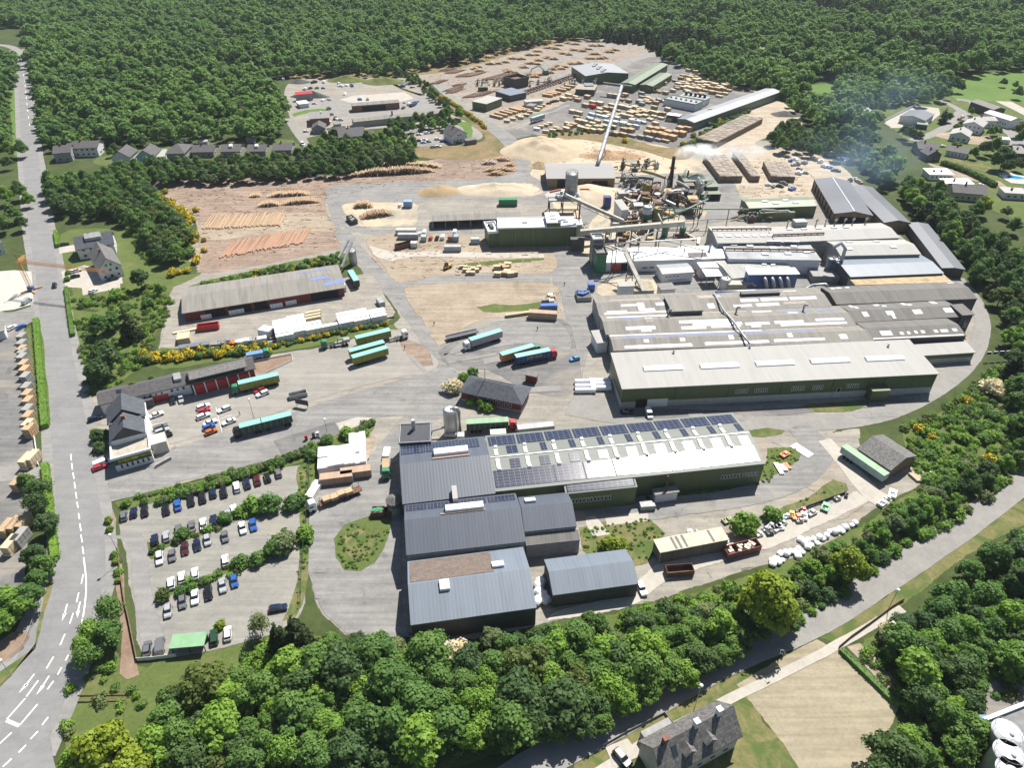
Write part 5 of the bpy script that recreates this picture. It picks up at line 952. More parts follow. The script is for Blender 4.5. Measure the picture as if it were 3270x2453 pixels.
silo('squat brown tank in the walled conveyor yard',('g',825,720),('g',825,690),1.8,[RUST,OCHRE],name='tank',ladder=False)
silo('white cylinder silo at the workshop court pipe line',('g',1690,1170),('g',1690,1085),2.2,[WHITEWALL,FRAME])
silo('dark blue-grey silo of a pair on the court platform',('h',612,450),('h',612,325),1.8,[plain('bluegrey_silo',(.13,.17,.22),.5,var=.2),GALV])
silo('second dark blue-grey silo with silver duct on the court platform',('h',655,455),('h',655,330),1.8,[MT['bluegrey_silo'],GALV])
m=MB();m.box((0,0,1.6),(14,9,3.2));o=tag(m.obj('silo_platform',GREYWALL),'concrete platform carrying the dark silo pair','platform');o.location=G(('h',590,480));o.rotation_euler.z=-.05
m=MB();v=G(('h',690,470));m.tube([v,v+Vector((0,0,14)),v+Vector((-2,1,16)),v+Vector((-5,1,14))],.8,10);tag(m.obj('silver_duct',GALV),'tall silver bent duct rising beside the dark silo pair','duct')
silo('white roofed ribbed loading silo on legs beside the long red shed',('f',355,950),('f',355,835),1.7,[RING,FRAME],dome=.4)
m=MB();a,b_=G(('f',340,930),11),G(('f',245,1010),6.5);m.beam(a,b_,.9,.9);m.beam(a+Vector((1.5,0,-1)),G(('f',260,1030),3),.9,.9);tag(m.obj('loading_chute',GALV),'silver loading chutes from the loading silo to the red shed','chute')
v=G(('g',1215,264));Hc=zfor(v,338);t=thing('chimney','tall rust-brown steel chimney giving off white smoke','chimney',v)
m=MB();m.lathe((0,0,0),[(1.5,0),(1.3,4),(1.05,Hc*.6),(.95,Hc),(.7,Hc),(.7,Hc-1)],18);m.obj('shaft',plain('brown_chimney_steel',(.07,.04,.03),.7,var=.4,scale=.5),t,True)
for z in(Hc*.3,Hc*.62):m=MB();m.lathe((0,0,z),[(1.1,0),(2.0,.02),(2.0,.2),(1.1,.22)],18);[m.tube([(1.9*math.cos(k),1.9*math.sin(k),z),(1.9*math.cos(k),1.9*math.sin(k),z+1.1)],.05,4)for k in range(7)];m.obj('platform',RUST,t)
CHIM=Vector((v.x,v.y,Hc))
v=G(('g',262,520));t=thing('cyclone_tower','shiny cylindrical cyclone tower on an open steel frame by the clad hall','cyclone',v)
m=MB();m.lathe((4.5,4,9),[(.8,0),(2.9,2.0),(2.9,11.5),(2.6,12.2),(1,12.6)],16);m.obj('vessel',GALV,t,True)
m=MB()
for x in(-7,0,9):
 for y in(-3,9):m.box((x,y,4.6),(.5,.5,9.2))
for z in(4.5,9.2):
 for y in(-3,9):m.beam((-7,y,z),(9,y,z),.4,.5)
 for x in(-7,0,9):m.beam((x,-3,z),(x,9,z),.4,.5)
m.obj('frame',DSTEEL,t);m=MB();m.box((1,3,9.5),(17,13,.2));m.obj('deck',STEEL,t)
r=random.Random(3);m=MB()
for i in range(16):m.box((r.uniform(-6,8),r.uniform(-2,8),9.6+.8),(r.uniform(.8,2.4),r.uniform(.8,2),1.6))
m.obj('machinery',GALV,t);m=MB();m.tube([(-7,2,12),(-1,3,13)],.6,8);m.tube([(9,4,13),(14,4,13)],.6,8);m.obj('red_pipe',ORANGEP,t);m=MB()
for k in range(14):a=k*.4488;m.tube([(4.5+3.2*math.cos(a),4+3.2*math.sin(a),10),(4.5+3.2*math.cos(a),4+3.2*math.sin(a),22.5)],.1,4)
for z in(12,15,18,21,22.4):m.tube([(4.5+3.2*math.cos(k*.3142),4+3.2*math.sin(k*.3142),z)for k in range(21)],.1,4)
m.obj('cage',STEEL,t)
def conveyor(name,lbl,a,za,b_,zb,w_,hh,mat,legs=(),cover=True,cat='conveyor',truss=False):
 A,B=W(a,za),W(b_,zb);t=thing(name,lbl,cat,(0,0,0));m=MB();m.beam(A,B,w_,hh);m.obj('gallery',mat,t)
 if truss:
  m=MB();n=14
  for i in range(n):p,q=A.lerp(B,i/n),A.lerp(B,(i+1)/n);m.tube([p+Vector((0,0,-hh/2)),q+Vector((0,0,-hh*1.6 if i%2 else-hh/2))],.1,4)
  m.tube([A+Vector((0,0,-hh*1.6)),B+Vector((0,0,-hh*1.6))],.14,5);m.obj('truss',STEEL,t)
 for f in legs:
  p=A.lerp(B,f);m=MB();d=(B-A).normalized();n=Vector((-d.y,d.x,0)).normalized()
  for s in(-1,1):m.tube([p+n*s*w_*.4,Vector((p.x,p.y,0))+n*s*2.0],.22,5)
  for k in range(1,5):z=p.z*k/5;m.beam(Vector((p.x,p.y,z))-n*1.4,Vector((p.x,p.y,z))+n*1.4,.15,.15)
  m.obj('trestle',DSTEEL,t)
 return t
CREAMP=plain('cream_gallery',(.36,.345,.295),.7,var=.22)
conveyor('belt_conveyor','steep pale belt conveyor rising to the cyclone tower head',('g',290,338),23,('g',805,568),9,2.2,1.3,CREAMP,(.25,.8),truss=True)
conveyor('gallery_conveyor','long white gallery conveyor from the clad hall to the green tanks',('g',425,668),9,('g',1345,585),15,2.2,2.2,CREAMP,(.25,.5,.75))
conveyor('gallery_conveyor','thin second conveyor lying along the white gallery',('g',480,680),8.2,('g',1150,612),12.5,.9,.9,STEEL,(.4,))
conveyor('belt_conveyor','pale twin-rail conveyor dropping from pipe junction to stained bunker',('g',820,845),14,('g',985,1188),5,1.8,.8,CREAMP,(.3,.7),truss=True)
t=conveyor('tube_conveyor','very long silver tube conveyor from the sawmill to the chip store',('t',585,618),11,('t',345,1397),8.2,.3,.3,DSTEEL,(.02,.25,.55,.8))
A,B=W(('t',585,618),12),W(('t',345,1397),9);m=MB();m.tube([A.lerp(B,i/8)for i in range(9)],1.25,14);m.obj('tube',GALV,t,True);m=MB();[m.tube([A.lerp(B,f),A.lerp(B,f+.006)],1.4,14)for f in(.12,.25,.38,.5,.62,.75,.88)];m.obj('flange',STEEL,t)
m=MB();m.beam(W(('t',400,585),9),W(('t',690,622),9),2,1.6);tag(m.obj('belt_conveyor',plain('dull_green_steel',(.07,.1,.075),.6)),'dark green cross conveyor under the sawmill gable','conveyor')
def pipe(lbl,pts,r,mat,name='pipe',posts=()):
 ps=[W(p,z)for p,z in pts];t=thing(name,lbl,'pipe',(0,0,0));m=MB();m.tube(ps,r*.65,9);m.obj('pipe_run',mat,t,True)
 if posts:
  for f in posts:
   k=f*(len(ps)-1);i=min(int(k),len(ps)-2);p=ps[i].lerp(ps[i+1],k-i);m=MB();m.tube([(p.x,p.y,0),(p.x,p.y,p.z)],.22,6);m.beam((p.x-1,p.y,p.z),(p.x+1,p.y,p.z),.2,.25);m.obj('post',DSTEEL,t)
pipe('green overhead pipeline crossing to the pale green-roofed hall',[(('g',1110,452),10),(('g',1550,462),9.5),(('g',1912,465),9)],.55,PIPEG,posts=(.12,.38,.76))
pipe('silver pipe from grey filter house along the white gallery',[(('g',640,772),14),(('g',1170,742),11),(('g',1460,725),10.5),(('g',1445,745),9.5)],.5,GALV,posts=(.3,.5))
pipe('silver pipe crossing upward to the green tanks',[(('g',700,806),13),(('g',950,715),13),(('g',1125,645),12)],.35,GALV,posts=(.5,))
pipe('twin silver pipe descending to the emerald tower junction',[(('g',638,775),14),(('g',745,805),13),(('g',862,852),13)],.4,GALV,posts=(.5,))
pipe('second descending silver pipe below the twin pipe',[(('g',630,790),13),(('g',730,828),12.4),(('g',1010,850),11)],.4,GALV,posts=(.4,.8))
pipe('silver pipe over the white workshop roof',[(('g',1175,745),11),(('g',1370,790),10),(('g',1540,832),9),(('g',1520,870),8)],.45,GALV,posts=(.3,.6))
pipe('pale inclined pipe beside the ochre-green silo',[(('g',1112,505),15),(('g',1150,592),15)],.5,CREAMP)
pipe('long silver pipe snaking over the patched hall roofs',[(('g',1600,1198),9),(('g',1690,1360),9),(('g',1780,1460),9),(('g',1850,1560),9),(('g',1928,1665),8.8),(('m',-190,-400),10.5)][:5],.6,GALV,posts=(.25,.5,.75))
pipe('thick silver pipe line along the workshop court',[(('g',1600,1198),8),(('g',1950,1186),7),(('h',300,575),5),(('h',430,570),5),(('h',500,535),7),(('h',600,528),8),(('h',615,540),8)],.95,GALV,posts=(.1,.3,.5,.7))
pipe('dark cable bridge across the plant yard',[(('g',1230,580),7),(('g',1550,555),7),(('g',1900,545),7)],.2,DSTEEL,posts=(.5,))
pipe('green inclined chute pipe through the plant tangle',[(('g',1150,560),8),(('g',1400,450),12),(('g',1550,375),13)],.8,PIPEG,posts=(.3,.8))
pipe('grey slanting pipe from the tangle to the chip store',[(('g',735,182),9),(('g',920,182),9),(('g',970,240),6)],.5,PIPEG,posts=(.4,))
v=G(('g',1280,400));t=thing('boiler_plant','tangle of brown boiler ducts, drums and gantries at the chimney foot','boiler plant',v)
for i in range(80):
 x,y=r.uniform(-26,13),r.uniform(-22,20);z=r.uniform(1,9);k=r.random();m=MB();mt=r.choice([RUST,RUST,RUST,STEEL,GALV,DSTEEL,DSTEEL,OCHRE,plain('brown_duct',(.16,.11,.08),.7,var=.3),MT['brown_duct']])
 if k<.45:
  a=r.choice([0,.3,1.57,1.2,2.4]);l=r.uniform(5,16);p=Vector((x,y,z));q=p+Vector((math.cos(a)*l,math.sin(a)*l,r.uniform(-3,3)));m.tube([p,p.lerp(q,.5)+Vector((0,0,.4)),q],r.uniform(.35,1.0),9);m.tube([(p.x,p.y,0),p],.25,5);nm='duct'
 elif k<.65:m.cyl((x,y,0),r.uniform(1,2.2),z*.9,12);nm='vessel'
 elif k<.85:m.box((x,y,z*.4),(r.uniform(2,6),r.uniform(2,5),z*.8));nm='casing'
 else:
  for sx in(-2,2):
   for sy in(-2,2):m.box((x+sx,y+sy,z*.5),(.3,.3,z))
  m.box((x,y,z),(5,5,.2));nm='gantry'
 m.obj(nm,mt,t)
m=MB();m.tube([(-2,4,3.5),(9,4,3.5)],3.0,14);m.obj('drum',plain('dark_boiler',(.12,.12,.11),.6,var=.3),t,True)
v=G(('g',1000,690));t=thing('conveyor_yard_plant','jumble of sorting machines and planks in the conveyor yard','machinery',v)
for i in range(34):
 x,y,z=r.uniform(-22,26),r.uniform(-14,16),r.uniform(.6,4);m=MB();mt=r.choice([RUST,STEEL,DSTEEL,CREAMP,WOODWALL,OCHRE,GALV])
 if r.random()<.5:a=r.choice([.1,1.3,2.2]);l=r.uniform(4,12);m.beam((x,y,z),(x+l*math.cos(a),y+l*math.sin(a),z+r.uniform(-.5,1.5)),r.uniform(.4,1.4),r.uniform(.3,.8));m.box((x,y,z/2),(.3,.3,z));nm='roller_bed'
 else:m.box((x,y,z/2),(r.uniform(1,4),r.uniform(1,3),z));nm='casing'
 m.obj(nm,mt,t)
for lbl,p,n,sp in(('heap of dark machines and roller beds left of the plant gantry',('g',930,100),22,(13,7)),('cluster of pale hoppers and drums behind the ochre tanks',('g',900,250),16,(9,9)),('green gearbox cluster beside the white process house',('g',860,400),16,(8,6)),('cluster of small machines at the conveyor foot',('g',850,570),18,(7,6)),('white plant frame at the clad hall corner',('g',440,690),18,(5,5)),('green filter plant beside the pale green-roofed hall',('h',-60,-10),16,(9,6)),('sawmill infeed machines at the gable',('t',150,600),20,(16,6)),('log deck machines under the dark chipper tower',('s',1000,600),26,(26,9)),('green feeder machines beside the debarking hall',('s',1240,590),20,(22,5))):
 v=G(p);t=thing('machine_cluster',lbl,'machinery',v)
 for i in range(n):
  x,y,z=r.uniform(-1,1)*sp[0],r.uniform(-1,1)*sp[1],r.uniform(1,5);m=MB();mt=r.choice([DSTEEL,STEEL,GALV,RUST,CREAMP,PIPEG if'green' in lbl else OCHRE])
  if i%3==0:m.beam((x,y,z),(x+r.uniform(-8,8),y+r.uniform(-3,3),z*.6),.8,.7);m.box((x,y,z/2),(.4,.4,z));nm='roller_bed'
  elif i%3==1:m.box((x,y,z/2),(r.uniform(1,3.5),r.uniform(1,3),z));m.box((x,y,z+.3),(.8,.8,.6));nm='casing'
  else:m.cyl((x,y,0),r.uniform(.5,1.2),z,10);m.tube([(x,y,z),(x,y,z+1),(x+1.5,y,z+1.4)],.3,6);nm='vessel'
  m.obj(nm,mt,t)
v=G(('h',130,570));t=thing('filter_unit','blue filter unit with white lid and four bent silver ducts','filter',v,.03)
m=MB();m.box((0,0,5),(21,5,7));[m.box((x,y,.8),(.5,.5,1.6))for x in(-10,-3,3,10)for y in(-2,2)];m.obj('casing',plain('filter_blue',(.06,.12,.3),.5,var=.15),t);m=MB();m.box((0,0,8.7),(22,6,.4));m.obj('lid',FRAME,t)
for i in range(4):m=MB();x=-4+3.2*i;m.tube([(x,-2.4,7.2),(x,-4,7.2),(x+.3,-4.8,6.2),(x+1.4,-5.2,3.2)],.75,10);m.obj('duct',GALV,t,True)
m=MB();m.box((0,0,2),(8,4,4));m.tube([(3,-1,4),(6,-1,4.5),(8,-1,3)],.7,10);o=tag(m.obj('fan_house',CREAMP),'pale fan house between white silo and blue filter','fan house');o.location=G(('g',1790,1185))
# --- vehicles
PAINT={}
def paint_of(c):
 if c not in PAINT:PAINT[c]=plain(c+'_car_paint',{'white':(.75,.76,.78),'black':(.012,.012,.015),'dark blue':(.014,.022,.06),'blue':(.03,.12,.42),'red':(.45,.02,.03),'maroon':(.09,.012,.018),'silver':(.42,.44,.46),'grey':(.16,.165,.175),'dark green':(.02,.07,.03),'light blue':(.1,.33,.6),'green':(.03,.3,.14),'orange':(.6,.14,.02)}[c],.25,.0 if c in('white','red')else.25,var=.03,spec=.7)
 return PAINT[c]
TYRE=plain('tyre_rubber',(.015,.015,.016),.9);LAMP=plain('lamp_glass',(.7,.7,.65),.15);TAIL=plain('tail_lamp',(.35,.02,.02),.3)
def loft(m,secs,mi=0):
 n=len(secs[0]);vs=[p for s in secs for p in s]
 fs=[(i*n+j,i*n+(j+1)%n,(i+1)*n+(j+1)%n,(i+1)*n+j)for i in range(len(secs)-1)for j in range(n)]+[tuple(range(n))[::-1],tuple((len(secs)-1)*n+j for j in range(n))]
 m.add(vs,fs,mi)
def rect(x0,x1,y,z,b_=.12):return[(x0+b_,-y,z),(x1-b_,-y,z),(x1,-y+b_*1.4,z),(x1,y-b_*1.4,z),(x1-b_,y,z),(x0+b_,y,z),(x0,y-b_*1.4,z),(x0,-y+b_*1.4,z)]
CARP={}
def car_proto(kind):
 if kind in CARP:return CARP[kind]
 Lh,wd,hh,c0,c1,r0,r1={'hatchback':(2.0,.86,1.46,-1.85,.95,-1.5,.3),'estate':(2.25,.89,1.48,-2.15,1.0,-1.85,.35),'saloon':(2.25,.88,1.42,-1.5,.95,-.95,.25),'van':(2.4,.95,1.95,-2.3,1.75,-2.2,1.1)}[kind]
 b_=MB();loft(b_,[rect(-Lh,Lh,wd-.06,.28),rect(-Lh-.05,Lh+.05,wd,.5),rect(-Lh,Lh,wd,.78),rect(-Lh+.08,Lh-.25,wd-.05,.93)])
 loft(b_,[rect(r0-.02,r1+.02,wd-.21,hh-.05),rect(r0+.06,r1-.06,wd-.26,hh+.01)])
 if kind=='van':loft(b_,[rect(-2.35,1.0,wd-.04,.9),rect(-2.3,1.0,wd-.1,1.9)])
 body=b_.mesh('body',paint_of('white'))
 g_=MB();loft(g_,[rect(c0,c1,wd-.07,.92),rect(r0,r1,wd-.2,hh-.04)]);glass=g_.mesh('windows',plain('car_glass',(.015,.02,.026),.06,spec=.9))
 w_=MB();w_.tube([(0,-.11,0),(0,.11,0)],.32,12);wheel=w_.mesh('wheel',TYRE)
 l_=MB();l_.box((0,0,0),(.1,.34,.15));lamp=l_.mesh('headlight',LAMP);l_=MB();l_.box((0,0,0),(.1,.3,.16));tail=l_.mesh('tail_light',TAIL)
 CARP[kind]=(body,glass,wheel,lamp,tail,Lh,wd);return CARP[kind]
def car(kind,c,v,rz,lbl,group=None,cat='car'):
 body,glass,wheel,lamp,tail,Lh,wd=car_proto(kind)
 t=thing('parked_car' if kind!='van' else'van',lbl,cat if kind!='van' else'van',v,rz,group)
 o=link('body',body,t);o.material_slots[0].link='OBJECT';o.material_slots[0].material=paint_of(c);link('windows',glass,t)
 for x in(-Lh*.6,Lh*.62):
  for y in(-wd+.08,wd-.08):link('wheel',wheel,t).location=(x,y,.32)
 for y in(-.55,.55):link('headlight',lamp,t).location=(Lh-.02,y,.68);link('tail_light',tail,t).location=(-Lh+.0,y,.75)
 return t
def head(a,b_):d=W(b_)-W(a);return math.atan2(d.y,d.x)
def cars(key,lst,rz,phrase,group,kinds=('hatchback','estate','saloon','hatchback'),z=.7):
 pos=sorted([(W((key,)+q[:2]if not isinstance(q[0],str)else q[:3],z),q[-1])for q in lst],key=lambda e:P2(e[0])[0]);n=len(pos)
 for i,(v,c)in enumerate(pos):
  v=Vector((v.x,v.y,gz(v)));k=r.choice(kinds);sh={'hatchback':'car','estate':'estate car','saloon':'saloon car','van':'van'}[k]
  car(k,c,v,rz+r.uniform(-.04,.04),'%s %s, %s %s'%(c,sh,nth(i,n),phrase),group)
CP='cars parked in the staff car park'
hd=head(('i',1888,530),('i',1872,440))
cars('i',[(1092,685,'grey'),(1180,655,'dark blue'),(1278,640,'black'),(1465,628,'black'),(1568,590,'blue'),(1685,550,'black'),(1787,525,'black'),(1880,485,'dark blue'),(1975,475,'black'),(2090,430,'white'),(2180,400,'dark blue'),('k',58,785,'maroon'),('k',148,762,'black'),('k',245,722,'grey')],hd,'of fourteen under the entry hedge',CP)
cars('i',[(1367,895,'dark blue'),(1467,868,'silver'),(1577,805,'grey'),(1692,780,'grey'),(1795,757,'white'),(1888,727,'dark blue'),(2012,682,'silver'),(2065,630,'white'),(2155,610,'silver')],hd,'above the upper shrub strip, car park',CP)
cars('i',[(1408,1057,'white'),(1520,1035,'grey'),(1632,972,'maroon'),(1740,942,'dark blue'),(1830,897,'silver'),(1985,867,'grey'),(2142,790,'white'),('k',22,1178,'blue')],hd+math.pi,'below the upper shrub strip, car park',CP)
cars('i',[(1510,1282,'white'),(1605,1232,'white'),(1722,1197,'white'),(1990,1080,'white')],hd-.06,'above the lower shrub strip, car park',CP)
cars('i',[(1482,1525,'silver'),(1610,1445,'grey'),(1720,1403,'white'),(1840,1363,'black'),(1965,1300,'silver'),(2068,1260,'blue')],hd+math.pi-.05,'below the lower shrub strip, car park',CP)
cars('j',[(1298,602,'grey'),(1890,505,'dark green'),(2010,475,'white')],hd-.1,'in the row of the mint shelter',CP)
def one(kind,c,p,rz,lbl,group=None,z=.7):v=W(p,z);v.z=gz(v);return car(kind,c,v,rz,lbl,group)
one('van','grey',('j',1412,582),hd-.1,'grey van standing left of the mint-roofed shelter',CP);one('estate','dark blue',('r',215,350),head(('r',160,360),('r',280,340)),'dark blue estate car parked alone across the car park end',CP)
OY='cars parked in the office yard';ho=head(('e',1060,1290),('e',1155,1255))
for k,c,x,y,lbl in(('saloon','white',1105,1270,'white saloon car with dark roof window beside the company house'),('estate','grey',1135,1357,'grey estate car, top of three beside the house porch'),('estate','silver',1145,1387,'silver estate car, middle of three beside the house porch'),('saloon','black',1165,1420,'black saloon car, bottom of three beside the house porch'),('estate','white',1435,1213,'white estate car at the top of the yard column'),('hatchback','red',1440,1243,'red car between two white cars in the yard column'),('estate','white',1435,1280,'white estate car below the red car, yard column'),('saloon','white',1485,1325,'white saloon above the small blue car, office yard'),('hatchback','blue',1475,1357,'small blue car above the orange-red car, office yard'),('hatchback','orange',1490,1390,'orange-red car nearest the green road train cab'),('estate','white',1585,1232,'lone white estate car, upper right of the office yard'),('saloon','white',1617,1320,'lone white saloon car left of the yard lamp post'),('hatchback','red',1835,1097,'red car in the shade below the yellow-green semi truck'),('estate','white',1855,1122,'white estate car touching the red car below the semi truck')):
 one(k,c,('e',x,y),ho+(math.pi if x>1500 else 0),lbl,OY)
hq=head(('e',1210,1140),('e',1222,1195))
one('hatchback','black',('e',1218,1170),hq,'black car before the white office range',OY);one('saloon','silver',('e',1278,1158),hq,'silver car before the white office range',OY);one('estate','dark blue',('e',670,1298),ho,'dark blue car in the shade left of the company house',OY)
one('van','white',('e',722,1615),ho,'white van in the shade at the company house corner');one('hatchback','red',('e',705,1642),ho,'red car in the shade below the corner van')
one('hatchback','black',('e',384,358),head(('e',392,300),('e',375,420)),'single black car driving along the main road')
for k,c,x,y,lbl in(('estate','white',538,253,'white car beside the two small hedges'),('hatchback','black',530,293,'black car below the white car at the hedges'),('estate','silver',803,292,'silver estate car against the gable house'),('saloon','black',795,312,'dark car in front of the silver estate, gable house'),('hatchback','white',657,395,'white car on the lawn parking slab'),('hatchback','black',455,65,'black car at the blue-roofed house hedge')):
 one(k,c,('e',x,y),ho if x!=657 else 1.2,lbl,'cars at the roadside houses')
one('hatchback','white',('e',85,655),1.2,'white car beside the blue car at the cabin');one('hatchback','blue',('e',148,650),1.25,'deep blue car beside the white car at the cabin');one('van','silver',('e',190,470),1.4,'silver van parked on the pale concrete lot')
for k,c,x,y,lbl in(('hatchback','white',938,680,'white car left of the pale site cabin'),('van','white',985,670,'white van behind the pale site cabin'),('hatchback','red',1037,720,'red car between cabins behind the black beam'),('saloon','black',1093,718,'black car right of the red car among cabins'),('van','white',1145,712,'white van right of the black car among cabins'),('van','white',1252,667,'white van behind the blue-grey cabins'),('hatchback','white',765,430,'small white car beside the blue hut on bare earth')):
 one(k,c,('f',x,y),1.5,lbl,'cars among the site cabins')
one('hatchback','light blue',('y',1855,805),head(('y',1925,790),('y',1780,825)),'bright light blue car driving on the hall apron');one('van','white',('m',1030,190),-1.5,'white van in the shade line of the green hall',z=1);one('saloon','dark blue',('m',835,180),0,'dark blue car at the green hall corner in shade');one('saloon','silver',('o',965,75),-1.35,'silver car at the end of the separate slate shed');one('estate','black',('o',795,1570),head(('o',740,1510),('o',850,1640)),'black estate car on the drive of the dormer house')
uc=[(1278,650,'white'),(1448,635,'dark blue'),(1497,635,'white'),(1505,672,'dark blue'),(1527,707,'white'),(1445,720,'white')]
cars('u',uc,0.2,'on the small car park below the trees','cars at the white villa');cars('u',[(1450,785,'blue'),(1500,775,'white'),(1490,800,'white'),(1540,792,'silver'),(1635,768,'white'),(1690,790,'dark blue')],.1,'along the villa drive, upper side','cars at the white villa');cars('u',[(1590,847,'silver'),(1640,843,'white'),(1850,808,'black')],.1,'along the villa drive, lower side','cars at the white villa')
one('van','white',('u',272,818),-1.2,'white van driving on the left lane');one('hatchback','silver',('u',655,575),.3,'silver car before the very long shed');one('hatchback','white',('u',392,408),.2,'white car beside the white works cabin');one('hatchback','white',('u',305,690),.5,'white car beside the dark cottage lane')
cars('s',[(1428,787,'dark blue'),(1463,772,'black'),(1487,766,'dark blue'),(1507,761,'black')],0.2,'before the white yard office','cars at the yard office')
one('hatchback','red',('v',1335,765),.6,'red car on the village road bend');one('hatchback','white',('v',1380,735),.6,'white car behind the red one, village bend');one('hatchback','white',('v',1110,1130),.2,'white car on the drive behind the brown bungalow');one('hatchback','white',('d',1905,862),.2,'white car beside the dormer-window village house')
MINT=plain('mint_tarpaulin',(.2,.44,.4),.6,var=.04);MINTL=sheet_metal('ribbed_mint_tarpaulin',(.2,.34,.2),.6,axis='x',period=.8,stain=.2)
def wheels(t,xs,half=1.1,rr=.5,nm='wheel'):
 w_=MB();w_.tube([(0,-.16,0),(0,.16,0)],rr,12);me=w_.mesh('wheel',TYRE)
 for x in xs:
  for y in(-half,half):link(nm,me,t).location=(x,y,rr)
def cab(t,x,mat,roof=None):
 m=MB();loft(m,[rect(x-.1,x+2.2,1.2,.6),rect(x-.1,x+2.25,1.22,1.7),rect(x-.1,x+2.1,1.18,2.6),rect(x,x+1.8,1.05,3.3),rect(x+.2,x+1.4,.9,3.45)]);c_=m.obj('cab',mat,t);m=MB();m.box((x+2.16,0,2.15),(.14,2.0,.75));m.box((x+1.3,0,2.1),(1.0,2.46,.6));m.obj('windscreen',MT['car_glass'],c_)
 m=MB();[m.box((x+2.2,y,.9),(.1,.4,.25))for y in(-.9,.9)];m.obj('headlight',LAMP,c_);m=MB();[m.box((x+1.9,y,2.3),(.2,.2,.6))for y in(-1.4,1.4)];m.obj('mirror',DSTEEL,c_);m=MB();m.box((x-2.4,0,.95),(6.0,.9,.3));m.cyl((x-3,0,1.1),.55,.12,10);m.obj('chassis',DSTEEL,t)
def trailer_parts(t,x0,Ln,side,roof,top=4.0,legs=True,name=''):
 m=MB();m.box((x0+Ln/2,0,(1.25+top)/2),(Ln,2.5,top-1.25));m.obj('load_box',side,t);m=MB();m.box((x0+Ln/2,0,top+.03),(Ln+.06,2.56,.12));m.obj('roof_tarpaulin',roof,t)
 m=MB();m.box((x0+Ln/2,0,1.1),(Ln,1.2,.28));[m.box((x0+Ln*.72,y,.6),(.2,.2,1.2))for y in(-.8,.8)]if legs else None;m.obj('chassis',DSTEEL,t);m=MB();n=int(Ln/1.7);[m.box((x0+Ln*(i+.5)/n,y,(1.3+top)/2),(.08,.04,top-1.4))for i in range(n)for y in(-1.27,1.27)];m.obj('side_post',STEEL,t)
def semi(lbl,rear,front,cabc,side,roof,Ln=13.6,top=4.0,group='lorries and trailers',sign=None):
 a,b_=W(rear,top),W(front,top);d=(b_-a).normalized();rz=math.atan2(d.y,d.x);mid=(a+b_)/2
 t=thing('semi_truck' if cabc else'semi_trailer',lbl,'truck' if cabc else'trailer',(mid.x-d.x*Ln/2,mid.y-d.y*Ln/2,gz(mid)),rz,group);trailer_parts(t,0,Ln,side,roof,top);wheels(t,[1.8,3.1,4.4])
 if cabc:cab(t,Ln+.5,cabc);wheels(t,[Ln-1.8,Ln+1.7])
 if sign:o=lettering('lettering',t,-Ln*.3,8,.9,-1.29,2.9,sign,5);o.location=(Ln*.62,0,0)
 return t
YG=ground_mat('painted_curtain',(.03,.1,.02),(.2,.22,.03),(.32,.3,.06),.5,2.0,alpha=False,rough=.5);GREYC=plain('grey_curtain',(.33,.32,.34),.6);ORC=plain('orange_curtain',(.5,.2,.03),.6);BLC=plain('blue_curtain',(.02,.05,.2),.5);DGC=plain('dark_green_curtain',(.015,.05,.03),.5,var=.3)
semi('mint-roofed trailer with painted sides parked along the gorse bank',('q',790,355),('q',1090,283),None,YG,MINT);semi('mint-roofed trailer, farther of the close pair on the gravel',('q',729,472),('q',1040,388),None,YG,MINT);semi('mint-roofed trailer, nearer of the close pair on the gravel',('q',757,526),('q',1066,437),None,YG,MINT)
semi('white semi truck with mint roof and grey curtain sides',('q',2075,286),('q',1797,372),paint_of('white'),GREYC,MINT);semi('orange-sided semi truck with green cab',('y',555,725),('y',1120,565),GREENP,ORC,MINT);semi('blue-sided semi truck with red cab and yellow lettering',('y',810,760),('y',1410,640),REDP,BLC,MINT,sign=LET)
semi('yellow-green semi truck with mint roof at the garages',('e',1965,982),('e',1680,1047),GREENP,YG,MINT);semi('green-roofed semi truck with red cab behind the steel silo',('l',800,270),('l',1168,248),REDP,DGC,MINTL);semi('lone mint-roofed trailer on the lumber yard asphalt',('s',1255,935),('s',1378,897),None,GREYC,MINT);semi('teal tarpaulin trailer beneath the loading silo chute',('f',385,1100),('f',325,1000),None,DGC,MINT,11)
semi('mint-sided long box trailer beside the weathered barn',('n',690,525),('n',930,690),None,plain('pale_mint_side',(.3,.42,.42),.6),MINTL,15,3.6)
a,b_=W(('e',2055,1262),4),W(('e',1690,1352),4);d=(b_-a).normalized();rz=math.atan2(d.y,d.x);Lt=(b_-a).length
t=thing('box_truck','dark green box truck with mint roof, front half of road train','truck',(b_.x-d.x*6.8,b_.y-d.y*6.8,gz(b_)),rz,'lorries and trailers');trailer_parts(t,0,6.8,DGC,MINT,4,False);wheels(t,[1.2,2.4]);cab(t,7.0,paint_of('black'));wheels(t,[8.2])
t=thing('drawbar_trailer','dark green trailer with mint roof, rear half of road train','trailer',(a.x,a.y,gz(a)),rz,'lorries and trailers');trailer_parts(t,0,9.6,DGC,MINT,4,False);wheels(t,[1.2,2.5,8]);m=MB();m.beam((9.6,0,1),(11.4,0,.9),.3,.2);m.obj('drawbar',DSTEEL,t)
def tractor(lbl,p,rz,mat):v=W(p,1.5);t=thing('tractor_unit',lbl,'truck',(v.x,v.y,gz(v)),rz,'lorries and trailers');cab(t,1.0,mat);wheels(t,[-1.6,-.4,2.2]);return t
